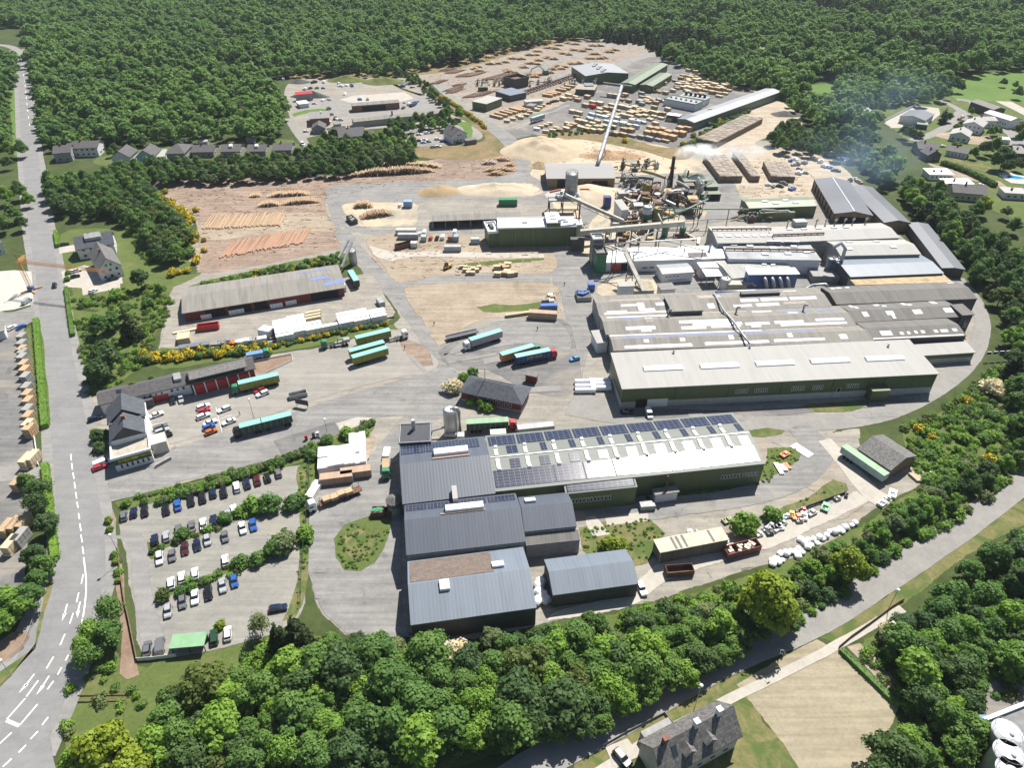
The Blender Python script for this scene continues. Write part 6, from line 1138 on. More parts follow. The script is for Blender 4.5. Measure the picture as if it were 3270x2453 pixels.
tractor('white tractor unit with bare chassis beside the trailers',('q',1180,340),head(('q',1130,365),('q',1240,335)),paint_of('white'));t=tractor('green crane lorry at the end of the gorse bank',('q',560,410),head(('q',660,400),('q',480,430)),GREENP);m=MB();m.beam((-2,0,1.3),(-7,0,1.6),1,.6);m.box((-6.4,0,2),(2.4,2,1.2));m.tube([(-3,0,1.5),(-3.4,0,3.4),(-5.5,0,2.6)],.25,6);m.obj('crane_bed',STEEL,t);wheels(t,[-5,-6.3])
t=tractor('green lorry with blue tank body beside the bark bed',('z',570,350),head(('z',480,365),('z',660,330)),GREENP);m=MB();m.box((-2.2,0,2.1),(6,2.3,1.8));m.obj('tank_body',plain('light_blue_tank',(.12,.25,.5),.5),t)
a,b_=G(('k',985,880)),G(('k',545,1050));d=(b_-a).normalized();Lt=(b_-a).length;t=thing('timber_lorry','white timber lorry loaded with sawn boards in the loop','truck',(b_.x,b_.y,gz(b_)),math.atan2(d.y,d.x),'lorries and trailers');cab(t,-1.2,paint_of('white'));m=MB();m.box((-8.5,0,1.2),(12.5,2.4,.25));m.obj('load_bed',RUST,t);wheels(t,[0,-9,-11,-13])
SAWN=sheet_metal('sawn_boards',(.42,.31,.19),.85,axis='z',period=.18,stain=.3,depth=.4);SAWNP=sheet_metal('fresh_boards',(.55,.46,.31),.8,axis='z',period=.18,stain=.25,depth=.4);SAWNO=sheet_metal('orange_boards',(.46,.31,.18),.85,axis='z',period=.2,stain=.25,depth=.4);GREYB=sheet_metal('grey_boards',(.3,.3,.29),.85,axis='z',period=.2,stain=.3,depth=.4);WRAP=plain('white_foil',(.74,.75,.77),.4,var=.06);WRAPB=plain('bluish_foil',(.46,.52,.55),.45,var=.1)
m=MB();[m.box((-4.5-i*2.2,.3*(i%2)-.15,1.33+.55),(2.1,2.0,1.1))for i in range(4)];m.obj('board_load',SAWN,t)
m=MB();[m.box((x,y,2),(.1,.1,1.4))for x in(-2.8,-12.8,-14.6)for y in(-1.1,1.1)];m.obj('stake',RUST,t)
t=tractor('green pickup lorry with boards beside the slate hall shade',('k',1195,690),head(('k',1195,620),('k',1198,720)),GREENP);m=MB();m.box((-2.5,0,1.5),(4,2.1,.8));m.obj('board_load',SAWN,t);
v=G(('k',1205,565));m=MB();m.box((0,0,1),(2,4.2,1.2));[m.box((x,y,.3),(.3,.6,.6))for x in(-.8,.8)for y in(-1.2,1.2)];o=tag(m.obj('cargo_trailer',FRAME),'small white cargo trailer behind the green pickup lorry','trailer');o.location=v
# --- containers, cabins, skips
CORR=lambda nm,c:sheet_metal(nm,c,.6,axis='x',period=.4,stain=.25,depth=.6)
def container(lbl,p,rz,mat,Ln=6,w_=2.4,hh=2.6,name='container',open_=False,z=1.5,fill=None):
 v=W(p,z);v.z=gz(v);t=thing(name,lbl,name.replace('_',' '),v,rz);m=MB()
 if open_:
  for a,b_,c_,d_ in((0,-w_/2,Ln,.12),(0,w_/2,Ln,.12)):m.box((a,b_,.2+hh/2),(c_,d_,hh))
  for x in(-Ln/2,Ln/2):m.box((x,0,.2+hh/2),(.12,w_-.13,hh))
  m.box((0,0,.3),(Ln,w_,.2))
 else:m.box((0,0,hh/2+.1),(Ln,w_,hh))
 m.obj('shell',mat,t);m=MB()
 for x in(-Ln/2,Ln/2):
  for y in(-w_/2,w_/2):m.box((x,y,hh/2+.1),(.16,.16,hh+.1))
 m.obj('corner_post',mat if open_ else STEEL,t)
 if not open_:m=MB();[m.box((Ln/2+.05,y,hh/2),(.06,w_*.42,hh*.85))for y in(-w_*.23,w_*.23)];m.obj('door',STEEL,t)
 if fill:
  m=MB();[m.box((r.uniform(-Ln*.38,Ln*.38),r.uniform(-w_*.3,w_*.3),hh*.75+r.uniform(0,.4)),(r.uniform(.6,1.6),r.uniform(.5,1),r.uniform(.4,.8)),0,r.uniform(0,3))for i in range(12)];m.obj('load',fill,t)
 return t
h0=head(('f',800,700),('f',900,700))
for lbl,p,mat,Ln,rz in(('grey ridged container at the left of the cabin row',('f',838,700),CORR('grey_container',(.35,.36,.38)),10,0),('pale container behind the grey ridged one',('f',820,660),CORR('pale_container',(.5,.5,.46)),10,0),('pale blue site cabin left of the red car',('f',977,718),CORR('pale_blue_container',(.36,.42,.48)),3,1.57),('rust-brown topped blue site cabin',('f',1212,716),CORR('brown_container',(.25,.15,.1)),3.4,1.57),('grey-blue site cabin at the right of the row',('f',1263,716),CORR('blue_grey_container',(.27,.33,.4)),3.4,1.57),('long grey container below the black beam',('f',1232,808),MT['grey_container'],8,.02),('square light blue-grey container standing alone',('f',1430,740),MT['pale_blue_container'],4.2,.05),('small white box container beside the rusty skip',('f',890,775),CORR('white_container',(.62,.62,.6)),3,0)):
 container(lbl,p,rz,mat,Ln)
container('rusty red-brown skip on pale earth',('f',805,778),.55,RUST,9,2.6,2.2,'skip',True);container('dark round-topped skip full of scrap by the yard road',('f',342,555),-1.0,DSTEEL,7.5,3.2,2.2,'skip',True,fill=GREYWALL);container('bright blue hut on stilts on bare earth',('f',838,420),0,CORR('hut_blue',(.2,.32,.55)),4.5,3.5,3.4,'hut');container('bright green chipper container in the chip yard',('f',1720,405),.02,GREENP,10,3.4,3.6,'container')
container('deep blue standing container at the chip heap',('g',660,400),0,plain('deep_blue',(.02,.03,.16),.5),3.8,3.4,6.0,'container',z=3);container('red roll-off box on the red shed yard',('e',1470,645),.25,REDP,8,2.5,2.2,'skip',True);container('blue bin beside the walled scrap pen',('g',520,1150),0,BLUEP,2.8,2.6,3,'container');container('rusty skip on the goods lane',('m',1300,1575),.1,RUST,7,2.4,1.8,'skip',True);container('red-rimmed skip heaped with pale foil',('m',1850,1385),.3,plain('dull_red_steel',(.2,.06,.05),.7,var=.3),10,2.8,2,'skip',True,fill=CREAMWALL)
container('long derelict wagon with cream roof beside the goods lane',('m',1390,1370),.23,sheet_metal('derelict_wagon',(.17,.15,.13),.8,axis='x',period=1.4,stain=.5),19,4.2,4.2,'wagon',z=2);v=G(('m',1390,1370));m=MB()
m.prism([(-9.8,-2.3),(9.8,-2.3),(9.8,2.3),(-9.8,2.3)],4.35,4.6);o=m.obj('roof',plain('cream_wagon_roof',(.46,.42,.32),.8,var=.2));o.parent=bpy.data.objects['wagon'];m=MB();[m.box((x,0,4.63),(.6,4.0,.1))for x in(-5,-3.6,-2.0,5.6)];o=m.obj('roof_slot',DSTEEL);o.parent=bpy.data.objects['wagon']
container('grey skip trailer beside the loop road shrubs',('z',1058,872),.4,STEEL,6,2.2,1.4,'skip',True);container('red skip with green net beside the water tower',('k',1128,1055),.05,plain('dull_red_steel',(.2,.06,.05),.7),3.4,2.4,1.8,'skip',True,fill=GREENP);container('small brown skip beneath the water tower',('k',1205,1050),.05,RUST,2.4,2,1.6,'skip',True)
container('white flat trailer by the car park fence',('k',558,858),1.35,CORR('white_container',(.6,.6,.58)),7,2.5,1.4,'container');container('silver container behind the solar hall',('l',1410,322),.16,MT['grey_container'],12,2.5,2.4,'container');container('small white container beside the silo loading strip',('l',1080,372),.1,MT['white_container'],5,2.5,2.2,'container')
container('pale bin pair on the solar annex apron',('m',1015,1000),.1,STEEL,4.2,2.2,1.6,'container');container('white trailer box at the red shed corner',('f',205,1163),.2,MT['white_container'],8,2.5,3,'container');container('grey trailer on the yard road verge',('f',595,1280),-1.1,STEEL,4.5,2.3,2,'container');container('dark green loading skip behind the gable machines',('s',765,645),.1,DGC,8,3,3,'container')
container('pale box wagon with planked top beside the lorry park',('y',1290,35),-.12,sheet_metal('planked_crate',(.4,.28,.2),.8,axis='x',period=.8,stain=.3),11.5,2.8,3,'container')
for lbl,p,rz,Ln in(('planked container with pale lid, upper one by the foil stack',('k',930,715),.2,9),('planked container with pale lid, lower one by the foil stack',('k',758,765),.18,9.5)):container(lbl,p,rz,MT['planked_crate'],Ln,2.8,2.6)
for i,p in enumerate(L('z',30,190,75,195,175,185,262,170,362,150,452,150)):container('%s bin of scrap in the row along the shed yard wall'%['first','second','third, orange','fourth, white','fifth, foil-covered','sixth, grey'][i],p,.2,[STEEL,DSTEEL,RUST,FRAME,WRAP,STEEL][i],3.2,2.4,1.6,'skip',True,fill=[GALV,DSTEEL,ORANGEP,WRAP,WRAP,STEEL][i])
container('white trailer bin at the shed yard wall end',('z',572,122),.3,FRAME,3.6,2.2,1.6,'skip');container('foil-covered crate pile beside the white stacks',('z',640,30),-.3,WRAPB,5,4,2.6,'container')
# --- timber packs
def pack_mesh(Ln,w_,hh,mats,courses=3,seed=0):
 q=random.Random(seed);m=MB();ch=hh/courses
 for c_ in range(courses):
  dx=q.uniform(-.08,.08);z0=c_*ch;m.box((dx,0,z0+.05),(Ln*.98,w_*.9,.1),1);m.box((dx,q.uniform(-.04,.04),z0+.1+(ch-.14)/2),(Ln,w_,ch-.14),0)
 for y in(-w_/2-.015,w_/2+.015):
  for x in(-Ln*.3,0,Ln*.3):m.box((x,y,hh/2),(.06,.03,hh-.1),1)
 return m.mesh('timber_pack',mats)
BEAR=plain('bearer_wood',(.13,.09,.055),.9)
PK={}
def pack(p,rz,mat,Ln=4.4,w_=2.2,hh=2.2,lbl='',group=None,z=None,courses=2,name='timber_pack',cat='timber pack'):
 key=(mat.name,Ln,w_,hh,courses)
 if key not in PK:PK[key]=pack_mesh(Ln,w_,hh,[mat,BEAR],courses,len(PK))
 v=W(p,hh*.6);o=link(name,PK[key]);o.location=(v.x,v.y,gz(v)if z is None else z);o.rotation_euler.z=rz;tag(o,lbl,cat,group);return o
yrz=head(('t',1155,1010),('t',1305,1047))
ROWS=[('back row by the forest corner','f',Q(1290,520,1345,522,1330,545,1380,540,1440,545,1540,560,1265,558,1350,575,1385,578)),('second row before the forest edge','f',Q(1160,588,1200,585,1250,595,1310,600,1370,605,1440,605,1525,592,1625,600,1670,605)),('third row behind the drying kilns','f',Q(1145,630,1200,622,1290,632,1360,640,1425,650,1490,628,1550,635,1605,637,1660,650,1715,628)),('row against the drying kilns','f',Q(1255,665,1395,683,1495,668,1560,680,1630,683,1570,710)),('cluster left of the drying kilns','m',Q(790,722,855,730,910,745,770,765,850,770,930,775,990,757)),('row around the red pack','f',Q(225,800,295,772,365,780,485,800,585,812,655,828,720,825,915,822,1050,840)),('row behind the long foil row','f',Q(430,830,485,838,540,857,755,845,805,853,865,865)),('scattered middle yard row','f',Q(90,862,155,877,360,872,430,878,550,893,610,905,670,918,670,880,720,878,925,880,965,880,1000,884)),('upper foil row in mid yard','w',Q(285,897,265,932,350,905,415,918,530,930)),('lower foil row in mid yard','w',Q(440,965,520,975,600,985,700,955,745,965,805,975,730,1015)),('row above the yard bank','f',Q(155,958,215,972,290,990,40,990,95,995,130,1005,175,1030,250,1020,240,1045,300,1055,370,1060,25,1040)),('pale loose group near the tube conveyor','f',Q(410,1008,500,1020,660,1000,610,1045,680,1052,875,945)),('orange block by the bank edge hall','o',Q(880,1035,940,1045,1000,1048,850,1080,910,1085,980,1095,1020,1110,1060,1075,1130,1078,1195,1085,1100,1125,1180,1035,1255,1035)),('grey row along the bank edge','g',Q(470,1078,520,1085,600,1095,695,1110,780,1120,865,1135,955,1150,1025,1160)),('board group beneath the sorting roof','f',Q(0,735,50,700,60,735,120,720,140,745,240,715,470,700,590,700,620,695,530,705))]
mk={'f':[SAWNP,SAWNP,SAWN],'m':[SAWNP,GREYB,SAWN],'o':[SAWNO],'g':[GREYB,GREYB,SAWN],'w':[WRAPB,WRAP]}
wn={'fresh_boards':'pale fresh','sawn_boards':'buff','orange_boards':'orange-brown','grey_boards':'grey weathered','white_foil':'white foil-wrapped','bluish_foil':'bluish foil-wrapped'}
EXTRA={'scattered middle yard row':[((x,905),0,0)for x in(470,520,760,820)],'second row before the forest edge':[((x,572),0,0)for x in(1190,1230,1420,1470,1590)],'third row behind the drying kilns':[((x,618),0,0)for x in(1250,1330,1400,1460,1580)],'row behind the long foil row':[((x,872),0,0)for x in(760,820,900)],'row above the yard bank':[((x,1015),0,0)for x in(330,360,60)],'back row by the forest corner':[((x,505),0,0)for x in(1200,1240,1300,1350)],'cluster left of the drying kilns':[((x,750),0,0)for x in(780,840,900,960)]}
for ph,k,pts in ROWS:
 if ph in EXTRA:pts=pts+[(x+dx,y+dy)for(x,y),dx,dy in EXTRA[ph]]
 pts=sorted(pts);n=len(pts)
 for i,(x,y)in enumerate(pts):
  mt=r.choice(mk[k]);big=k=='o';pack(('t',x,y+4),yrz+r.uniform(-.04,.04),mt,r.choice([5.0,6.0])if not big else 5.4,r.choice([2.6,3.6])if not big else 4.2,r.choice([1.6,2.4,2.6])if not big else 3.2,'%s timber pack, %s in %s'%(wn[mt.name],nth(i,n),ph),'timber packs on the lumber yard')
pack(('t',297,815),yrz,REDP,4.4,3,3,'bright red wrapped pack among pale timber packs','timber packs on the lumber yard')
for ph,k,pts in(('row before the yard office','f',Q(1010,965,1070,945,1125,915,1150,930,1205,905,1240,875,1280,840,1340,825,1370,805,1315,850)),('row right of the lone trailer','f',Q(1310,1045,1350,1020,1400,1005,1440,990,1400,1070,1470,1060,1510,1035,1540,1055,1600,1035))):
 pts=sorted(pts);n=len(pts)
 for i,(x,y)in enumerate(pts):mt=r.choice(mk[k])if x!=1310 else WRAP;pack(('s',x,y),yrz+.45,mt,4.4,2.4,1.8,'%s timber pack, %s in %s'%(wn[mt.name],nth(i,n),ph),'timber packs on the lumber yard')
have=[o for o in COL.objects if o.get('group')=='timber packs on the lumber yard'];hp=[o.location.xy.copy()for o in have];budget=297-sum(o.name.startswith('timber_pack')for o in COL.objects)-62
yp=[(W(p).x,W(p).y)for p in L('t',150,860,400,790,560,720,740,690,900,660,1130,500,1250,440,1700,600,1500,690,1300,690,1130,690,980,760,1040,850,1130,960,1000,1010,700,1030,450,1060,150,1050,-60,1040)]
ux,uy=Vector((math.cos(yrz),math.sin(yrz))),Vector((-math.sin(yrz),math.cos(yrz)));c0=W(('t',150,1050)).xy;new=[]
for j in range(46):
 if j%4==3:continue
 for i in range(-30,70):
  q_=c0+ux*(i*6.6+r.uniform(-.6,.6))+uy*(j*5.2)
  if inside(q_,yp)and min((q_-h_).length for h_ in hp)>5.6 and noise.noise(Vector((q_.x*.05,q_.y*.05,2)))>-.12 and r.random()<.8:new.append(q_);hp.append(q_)
new.sort(key=lambda q_:q_.length);sm_=MB();rowc=collections.Counter()
for k,q_ in enumerate(new):
 if k<budget:
  f=P2((q_.x,q_.y,1));l=min((('the drying kilns',(1490,215)),('the tube conveyor',(1320,240)),('the sorting roof',(1280,195)),('the red pack',(1281,228)),('the long grey hall front',(1480,265)),('the yard bank',(1330,280)),('the orange block',(1430,285)),('the lone trailer',(1232,252))),key=lambda l:abs(f[0]-l[1][0])+2*abs(f[1]-l[1][1]))[0];mt=r.choice([SAWNP,SAWNP,SAWN,GREYB]);n_=(mt.name,l);o=pack((100,100),yrz+r.uniform(-.04,.04),mt,5.0,2.6,r.choice([1.6,2.4]),'%s loose-standing timber pack, %s to %s'%(wn[mt.name],'nearest' if not rowc[n_]else ORD[rowc[n_]]+' nearest',l),'timber packs on the lumber yard');rowc[n_]+=1;o.location=(q_.x,q_.y,gz(q_))
 else:z=gz(q_);h_=r.choice([1.6,2.4,2.8]);sm_.box((q_.x,q_.y,z+h_/4-.04),(5.2,2.6,h_/2-.1),0,yrz);sm_.box((q_.x+r.uniform(-.1,.1),q_.y,z+h_*.75),(5.0,2.5,h_/2-.08),0,yrz+r.uniform(-.03,.03))
if sm_.v:o=sm_.obj('timber_stacks',SAWNP);o['kind']='stuff';o['label']='farther rows of pale timber packs on the lumber yard';o['category']='timber packs'
print('extra packs',len(new),budget)
a0=head(('s',870,915),('s',1020,945))
for i,(x,y)in enumerate(Q(900,920,950,900,1000,880,1050,870,1095,850,1140,850,1185,845)):pack(('s',x,y),a0-.1,SAWN if i%2 else SAWNO,12,2.4,1.8,'long board stack, %s in the fan by the log yard gate'%nth(i,7),'long board stacks',name='board_stack',cat='board stack')
for i,(x,y)in enumerate(Q(1420,705,1460,690,1500,680,1555,650,1600,635,1640,612)):pack(('s',x,y),a0+.1,SAWNO if i<3 else SAWN,9,3,2,'long board stack, %s in the line below the roller track'%nth(i,6),'long board stacks',name='board_stack',cat='board stack')
frz=head(('q',85,362),('q',220,335));WR=sheet_metal('ridged_foil',(.74,.75,.77),.4,axis='y',period=.9,stain=.06,depth=.3)
blk=[((147,275),6,'first'),((277,238),6,'second'),((418,258),3,'third'),((553,245),2,'fourth'),((703,185),4,'fifth'),((830,165),4,'sixth'),((982,145),3,'seventh')]
for(x,y),n,wd in blk:
 v=W(('q',x,y),2.5)
 for j in range(n):
  off=(j-(n-1)/2)*2.2;o=pack(('q',x,y),frz,WR,6.6,1.95,3.2 if n>2 or j==0 else 1.6,'white foil timber pack, %s of the %s stack by the gorse bank'%(nth(j,n,'front'),wd),'white foil packs in the shed yard',courses=3);o.scale=(r.uniform(.96,1.02),r.uniform(.93,1),r.uniform(.92,1.05));o.location.x=v.x-math.sin(frz)*off;o.location.y=v.y+math.cos(frz)*off
for j in range(3):pack(('q',412,135+j*25),frz,SAWNP,6.4,1.4,1.6,'unwrapped pale timber pack, %s of three between foil stacks'%ORD[j],'white foil packs in the shed yard')
for i,(x,y,mt,Ln)in enumerate(((1455,570,WRAP,4),(1560,535,SAWNP,5),(1670,535,WRAP,6),(1950,492,WRAP,5),(2055,470,WRAP,4.5))):pack(('e',x,y),frz,mt,Ln,2,2,'%s timber pack, %s along the red shed front'%(wn[mt.name],nth(i,5)),'packs at the red shed')
for i,(x,y)in enumerate(((1270,730),(1300,725),(1328,720))):pack(('e',x,y),frz+1.5,SAWNP,5,1.6,2.4,'tall pale timber pack, %s of three at the shed yard end'%nth(i,3),'packs at the red shed')
m=MB();m.box((0,0,.3),(9,1.2,.6));o=tag(m.obj('beam_stack',SAWNP),'low pale beams lying behind three tall timber packs','beams');o.location=G(('e',1310,685));o.rotation_euler.z=frz
frk=head(('k',620,690),('k',1000,640))
for i in range(9):
 f=i/8;p=('k',625+370*f,610-45*f);n=2 if i<6 else 3
 for j in range(n):o=pack(p,frk+1.57,WRAP,4.6,1.9,3.4,'tall white foil pack, %s along, %s deep beside the car park'%(nth(i,9),['nearest','second','third'][j]),'white foil packs beside the car park',courses=3);o.scale=(1,r.uniform(.93,1),r.uniform(.86,1.12));v=o.location;off=(j-.5)*4.75;v.x-=math.sin(frk)*off;v.y+=math.cos(frk)*off
for i,(p,k)in enumerate(((('y',2030,1245),0),(('y',2035,1330),0),(('y',2040,1405),0),(('m',590,-75),1),(('m',600,-45),1),(('m',605,-10),1))):
 m=MB();m.tube([(-3.6,0,.95),(3.6,0,.95)],.95,16);[m.box((x,0,.05),(.3,2.2,.1))for x in(-2,2)];o=tag(m.obj('foil_roll',WRAP,None,False),'white foil-wrapped bundle, %s of the %s trio by the green hall'%(['top','middle','bottom'][i%3],['left','right'][k]),'bundle','foil bundles');o.location=G(p);o.rotation_euler.z=.02
XL=[(195,490),(197,550),(203,600),(205,630),(205,680),(220,735),(230,790),(237,850),(240,935),(250,1000),(258,1060),(252,1130),(258,1190),(262,1270),(265,1310)]
for i,(x,y)in enumerate(XL):
 v=W((x/4.0879*1.0,608.8+y*.24466),1.8);mt=[GREYB,GREYB,SAWN,GREYB,GREYB,SAWN,SAWNO,GREYB,GREYB,SAWN,SAWN,GREYB,SAWN,SAWNP,SAWNO][i];pack((x*.24466,608.8+y*.24466),1.55,mt,3.6,2.4,[3,3,3,3,4,3.6,4,4,3,3.4,3.4,3,3,4,4][i],'%s timber pack, %s in the line beside the roadside hedge'%(wn[mt.name],nth(i,15,'top')),'timber packs beside the hedge',courses=3)
for p,mt,lbl in((('i',240,195),SAWNP,'pale tall timber pack left of the fence post row'),(('i',290,175),SAWNP,'pale tall timber pack against the white fence'),(('i',175,390),SAWN,'buff timber pack under the roadside pine'),(('i',70,790),SAWN,'buff timber pack, left of three at the roadside trees'),(('i',140,770),SAWN,'buff timber pack, middle of three at the roadside trees'),(('i',210,750),SAWN,'buff timber pack, right of three at the roadside trees'),(('i',100,940),SAWNP,'pale timber pack below the trio at the roadside trees'),(('i',185,870),GREYB,'grey timber pack in the roadside tree shade')):
 pack(p,1.5,mt,5,2.2,3.4,lbl,'timber packs at the roadside trees',courses=3)
for i,(x,y)in enumerate(Q(1310,970,1345,975,1340,1000,1375,1005,1410,990,1410,1025,1370,1025,1445,1000,1465,975)):pack(('f',x,y),r.uniform(0,.3),SAWNP,2.0,1.6,1.6,'small pale crate, %s in the heap on the earth island'%nth(i,9),'crates on the earth island',name='crate',cat='crate')
for i,(x,y)in enumerate(Q(1625,975,1665,965,1630,1035,1700,980,1720,950,1690,1030,1745,1035,1775,1030,1715,1015)):pack(('f',x,y),r.uniform(-.3,.3),SAWN if i%2 else SAWNP,3.2,2,2,'pale crate, %s in the stack before the olive hall'%nth(i,9),'crates on the earth island',name='crate',cat='crate')
for i in range(9):pack(('f',1715+22*i,1402-3*i),.1,SAWNP,1.6,1.4,1.2,'small pale crate, %s along the lorry park kerb'%nth(i,9),'kerb crates',name='crate',cat='crate')
# --- log piles
LOGM=plain('stripped_log',(.4,.28,.175),.9,var=.25,scale=1.5);LOGB=plain('bark_log',(.19,.12,.085),.95,var=.35,scale=1.2);LOGG=plain('grey_log',(.4,.345,.285),.95,var=.3,scale=1.2);ENDM=plain('cut_end',(.5,.36,.22),.9)
def logs(lbl,p0,p1,ln,hh,mat,rad=.25,skew=0.0,arch=True,sec=0,group='log piles',endm=ENDM,name='log_pile',cat='log pile',jit=.5,step=2.3):
 """a pile along the ground line p0-p1 whose logs run away from the camera; ln metres long, hh high"""
 q=random.Random(int(P2(W(p0))[0]*13+sec));a,b_=G(p0),G(p1);d=b_-a;Lp=d.length;d.normalize();n=Vector((-d.y,d.x,0));n=(n*math.cos(skew)+d*math.sin(skew));m=MB();k=max(2,int(Lp/(rad*step)))
 for i in range(k):
  f=(i+.5)/k;top=hh*(min(1,4.5*f*(1-f))**.7 if arch else 1)*q.uniform(.82,1.05);nl=max(1,int(top/(rad*1.75)))
  for j in range(nl):
   if j<nl-2 and 0<i<k-1 and hh>2 and q.random()<.55:continue
   o=a+d*(Lp*f+q.uniform(-.12,.12))+Vector((0,0,rad+j*rad*1.75));s=n*q.uniform(-jit,jit);dev=d*q.uniform(-.03,.03)*ln;rr=rad*q.uniform(.75,1.15);m.tube([o+s,o+n*ln*q.uniform(.88,1.05)+s+dev],rr,6,0,rr*.8)
 for fi,f in enumerate(m.f):
  if len(f)==6:m.m[fi]=1
 o=m.obj(name,[mat,endm]);tag(o,lbl,cat,group);return o
logs('field of long peeled logs lying side by side, farther of two',('a',1425,1620),('a',1985,1595),18,.9,LOGM,.34,.05,False,jit=1.2);logs('field of long reddish logs lying side by side, nearer of two',('e',1545,165),('e',2140,60),19,.9,plain('reddish_log',(.37,.22,.145),.9,var=.25,scale=1.5),.34,.45,False,jit=1.5)
logs('small log pile, upper left of four on the bark yard',('a',1755,1398),('a',1845,1392),5,1.8,LOGM);logs('long log pile, upper right of four on the bark yard',('a',1880,1398),('a',2190,1378),5,2.4,LOGM);logs('log pile, lower left of four on the bark yard',('a',1815,1465),('a',1980,1455),5,2.4,LOGM);logs('long log pile, lower right of four on the bark yard',('u',45,1445),('u',455,1412),6,2.4,LOGM)
logs('arched log pile, farther of two on the asphalt island',('f',345,460),('f',535,452),5,3.2,LOGM,.28);logs('slumped log pile, nearer of two on the asphalt island',('f',420,560),('f',715,520),6,3.0,LOGM,.28)
logs('very long dark-fronted log pile below the hedge belt, near row',('f',305,187),('f',1080,140),6,4.0,plain('pale_log_top',(.42,.31,.19),.9,var=.25,scale=1.5),.28,endm=plain('dark_end',(.1,.055,.035),.95));logs('very long log pile below the hedge belt, far row',('f',500,108),('f',1135,100),6,3.6,MT['pale_log_top'],.28,endm=MT['dark_end'])
for i,(lbl,x0,y0,x1,y1,mt)in enumerate((('top',1490,45,1745,40,LOGM),('second, grey',1480,75,1615,68,LOGG),('third',1490,135,1780,132,LOGM),('small right',1670,95,1775,90,LOGM),('bottom',1525,165,1680,168,LOGM))):logs('short log pile, %s of five beside the yard road bend'%lbl,('f',x0,y0),('f',x1,y1),5,2.2,mt,.28,.5)
def blocklogs(lbl,p0,p1,w_,hh,n,mat):
 a,b_=G(p0),G(p1);d=b_-a;Lp=d.length;d.normalize();nn=Vector((-d.y,d.x,0));m=MB();q=random.Random(5)
 for i in range(n):
  for j in range(4):
   c_=a+d*(Lp*(i+.5)/n)+nn*(w_*(j-1.5)/4)
   for k in range(9):c2=c_+d*((k-4)*Lp/n/9.4)+Vector((0,0,hh*q.uniform(.86,1.0)));m.tube([c2-nn*w_*.118,c2+nn*w_*.118],.34,5);
   m.box((c_.x,c_.y,hh*.42),(Lp/n*.96,w_*.235,hh*.84),1,math.atan2(d.y,d.x))
 tag(m.obj('log_pile',[mat,plain('log_pile_side',(.2,.15,.115),.95,var=.4,scale=1.6)]),lbl,'log pile','log piles')
blocklogs('big pale log block, left of the smoke-veiled log stacks',('c',735,1288),('c',615,1135),13.5,3.8,7,LOGG);blocklogs('long narrow log block, middle of the smoke-veiled log stacks',('c',905,1284),('c',775,1110),5.5,3.6,9,LOGG);blocklogs('log block with gaps, right of the smoke-veiled log stacks',('c',1100,1285),('c',1040,1180),14,3.4,5,LOGG)
blocklogs('longest log stack, running up beside the bank edge hall',('c',560,1030),('c',890,860),15,4,13,LOGG)
ul=[(650,352),(700,350),(755,356),(815,322),(860,320),(940,280),(1000,262),(1050,245),(1130,232),(690,440),(740,460),(720,420),(850,390),(910,385),(1000,372),(1070,335),(1150,340),(1250,300),(1300,298),(1330,262),(1190,425),(1250,385),(1320,390),(1340,355),(1430,330),(1490,340),(1040,470),(1010,455),(1100,480),(1430,228),(1510,235),(1540,200),(1630,180),(1700,190),(1580,285),(1640,295),(1700,250),(1770,260),(1830,240),(1880,205),(1950,205),(1560,440),(1480,445),(1530,415),(1600,420),(1680,390),(1740,385),(1250,500),(1330,500),(1290,520),(1440,480),(1900,290),(2040,270),(2100,250),(1950,335),(2000,330),(1860,335)]
LOGU=plain('fresh_peeled_log',(.52,.4,.26),.9,var=.2,scale=1.5)
LMK=[('the dark chipper tower',(1100,540)),('the yellow bank corner',(500,440)),('the sawmill roof',(1900,480)),('the forest edge top',(1600,150)),('the upper left yard track',(700,330)),('the log grab machine',(1400,500)),('the middle yard track',(1100,380)),('the far right track end',(2000,240))]
cnt=collections.Counter();ur=head(('s',600,430),('s',1200,430))
for x,y in sorted(ul,key=lambda p:min((p[0]-l[1][0])**2+(2.2*(p[1]-l[1][1]))**2 for l in LMK)):
 l=min(LMK,key=lambda l:(x-l[1][0])**2+(2.2*(y-l[1][1]))**2)[0];k=cnt[l];cnt[l]+=1
 logs('pale heap of cut logs, %s to %s'%('nearest' if k==0 else ORD[k]+' nearest',l),('s',x-r.uniform(38,62),y+9),('s',x+r.uniform(38,62),y+11),7,2.3,LOGU,.32,-.3,group='pale log heaps of the upper yard')
for i,(x,y,wd,dp)in enumerate(((370,468,70,10),(430,490,80,12),(570,525,110,16),(655,512,70,12),(830,555,110,26),(910,570,60,22),(400,672,70,16),(440,690,60,14),(620,735,80,16),(700,722,80,18),(265,600,60,14),(500,620,60,8))):logs('dark bark-covered log row, %s across the lower log yard'%nth(i,12),('s',x-wd*.8,y),('s',x+wd*.8,y-6),dp*1.2,1.2,LOGB,.3,.8,False,group='dark log rows of the upper yard',jit=1.5,step=3.2)
a,b_=G(('s',1010,745)),G(('s',1985,412));d=(b_-a);Lp=d.length;d.normalize();n=Vector((-d.y,d.x,0));t=thing('log_chain_deck','long toothed log sorting deck running up to the sawmill','log conveyor',(0,0,0))
m=MB();m.beam(a+Vector((0,0,2)),b_+Vector((0,0,2)),1.4,.6);k=int(Lp/4);[m.box((*(a+d*(Lp*i/k)).xy,1),(.4,1.2,2),0,math.atan2(d.y,d.x))for i in range(k+1)];m.obj('deck',DSTEEL,t);m=MB()
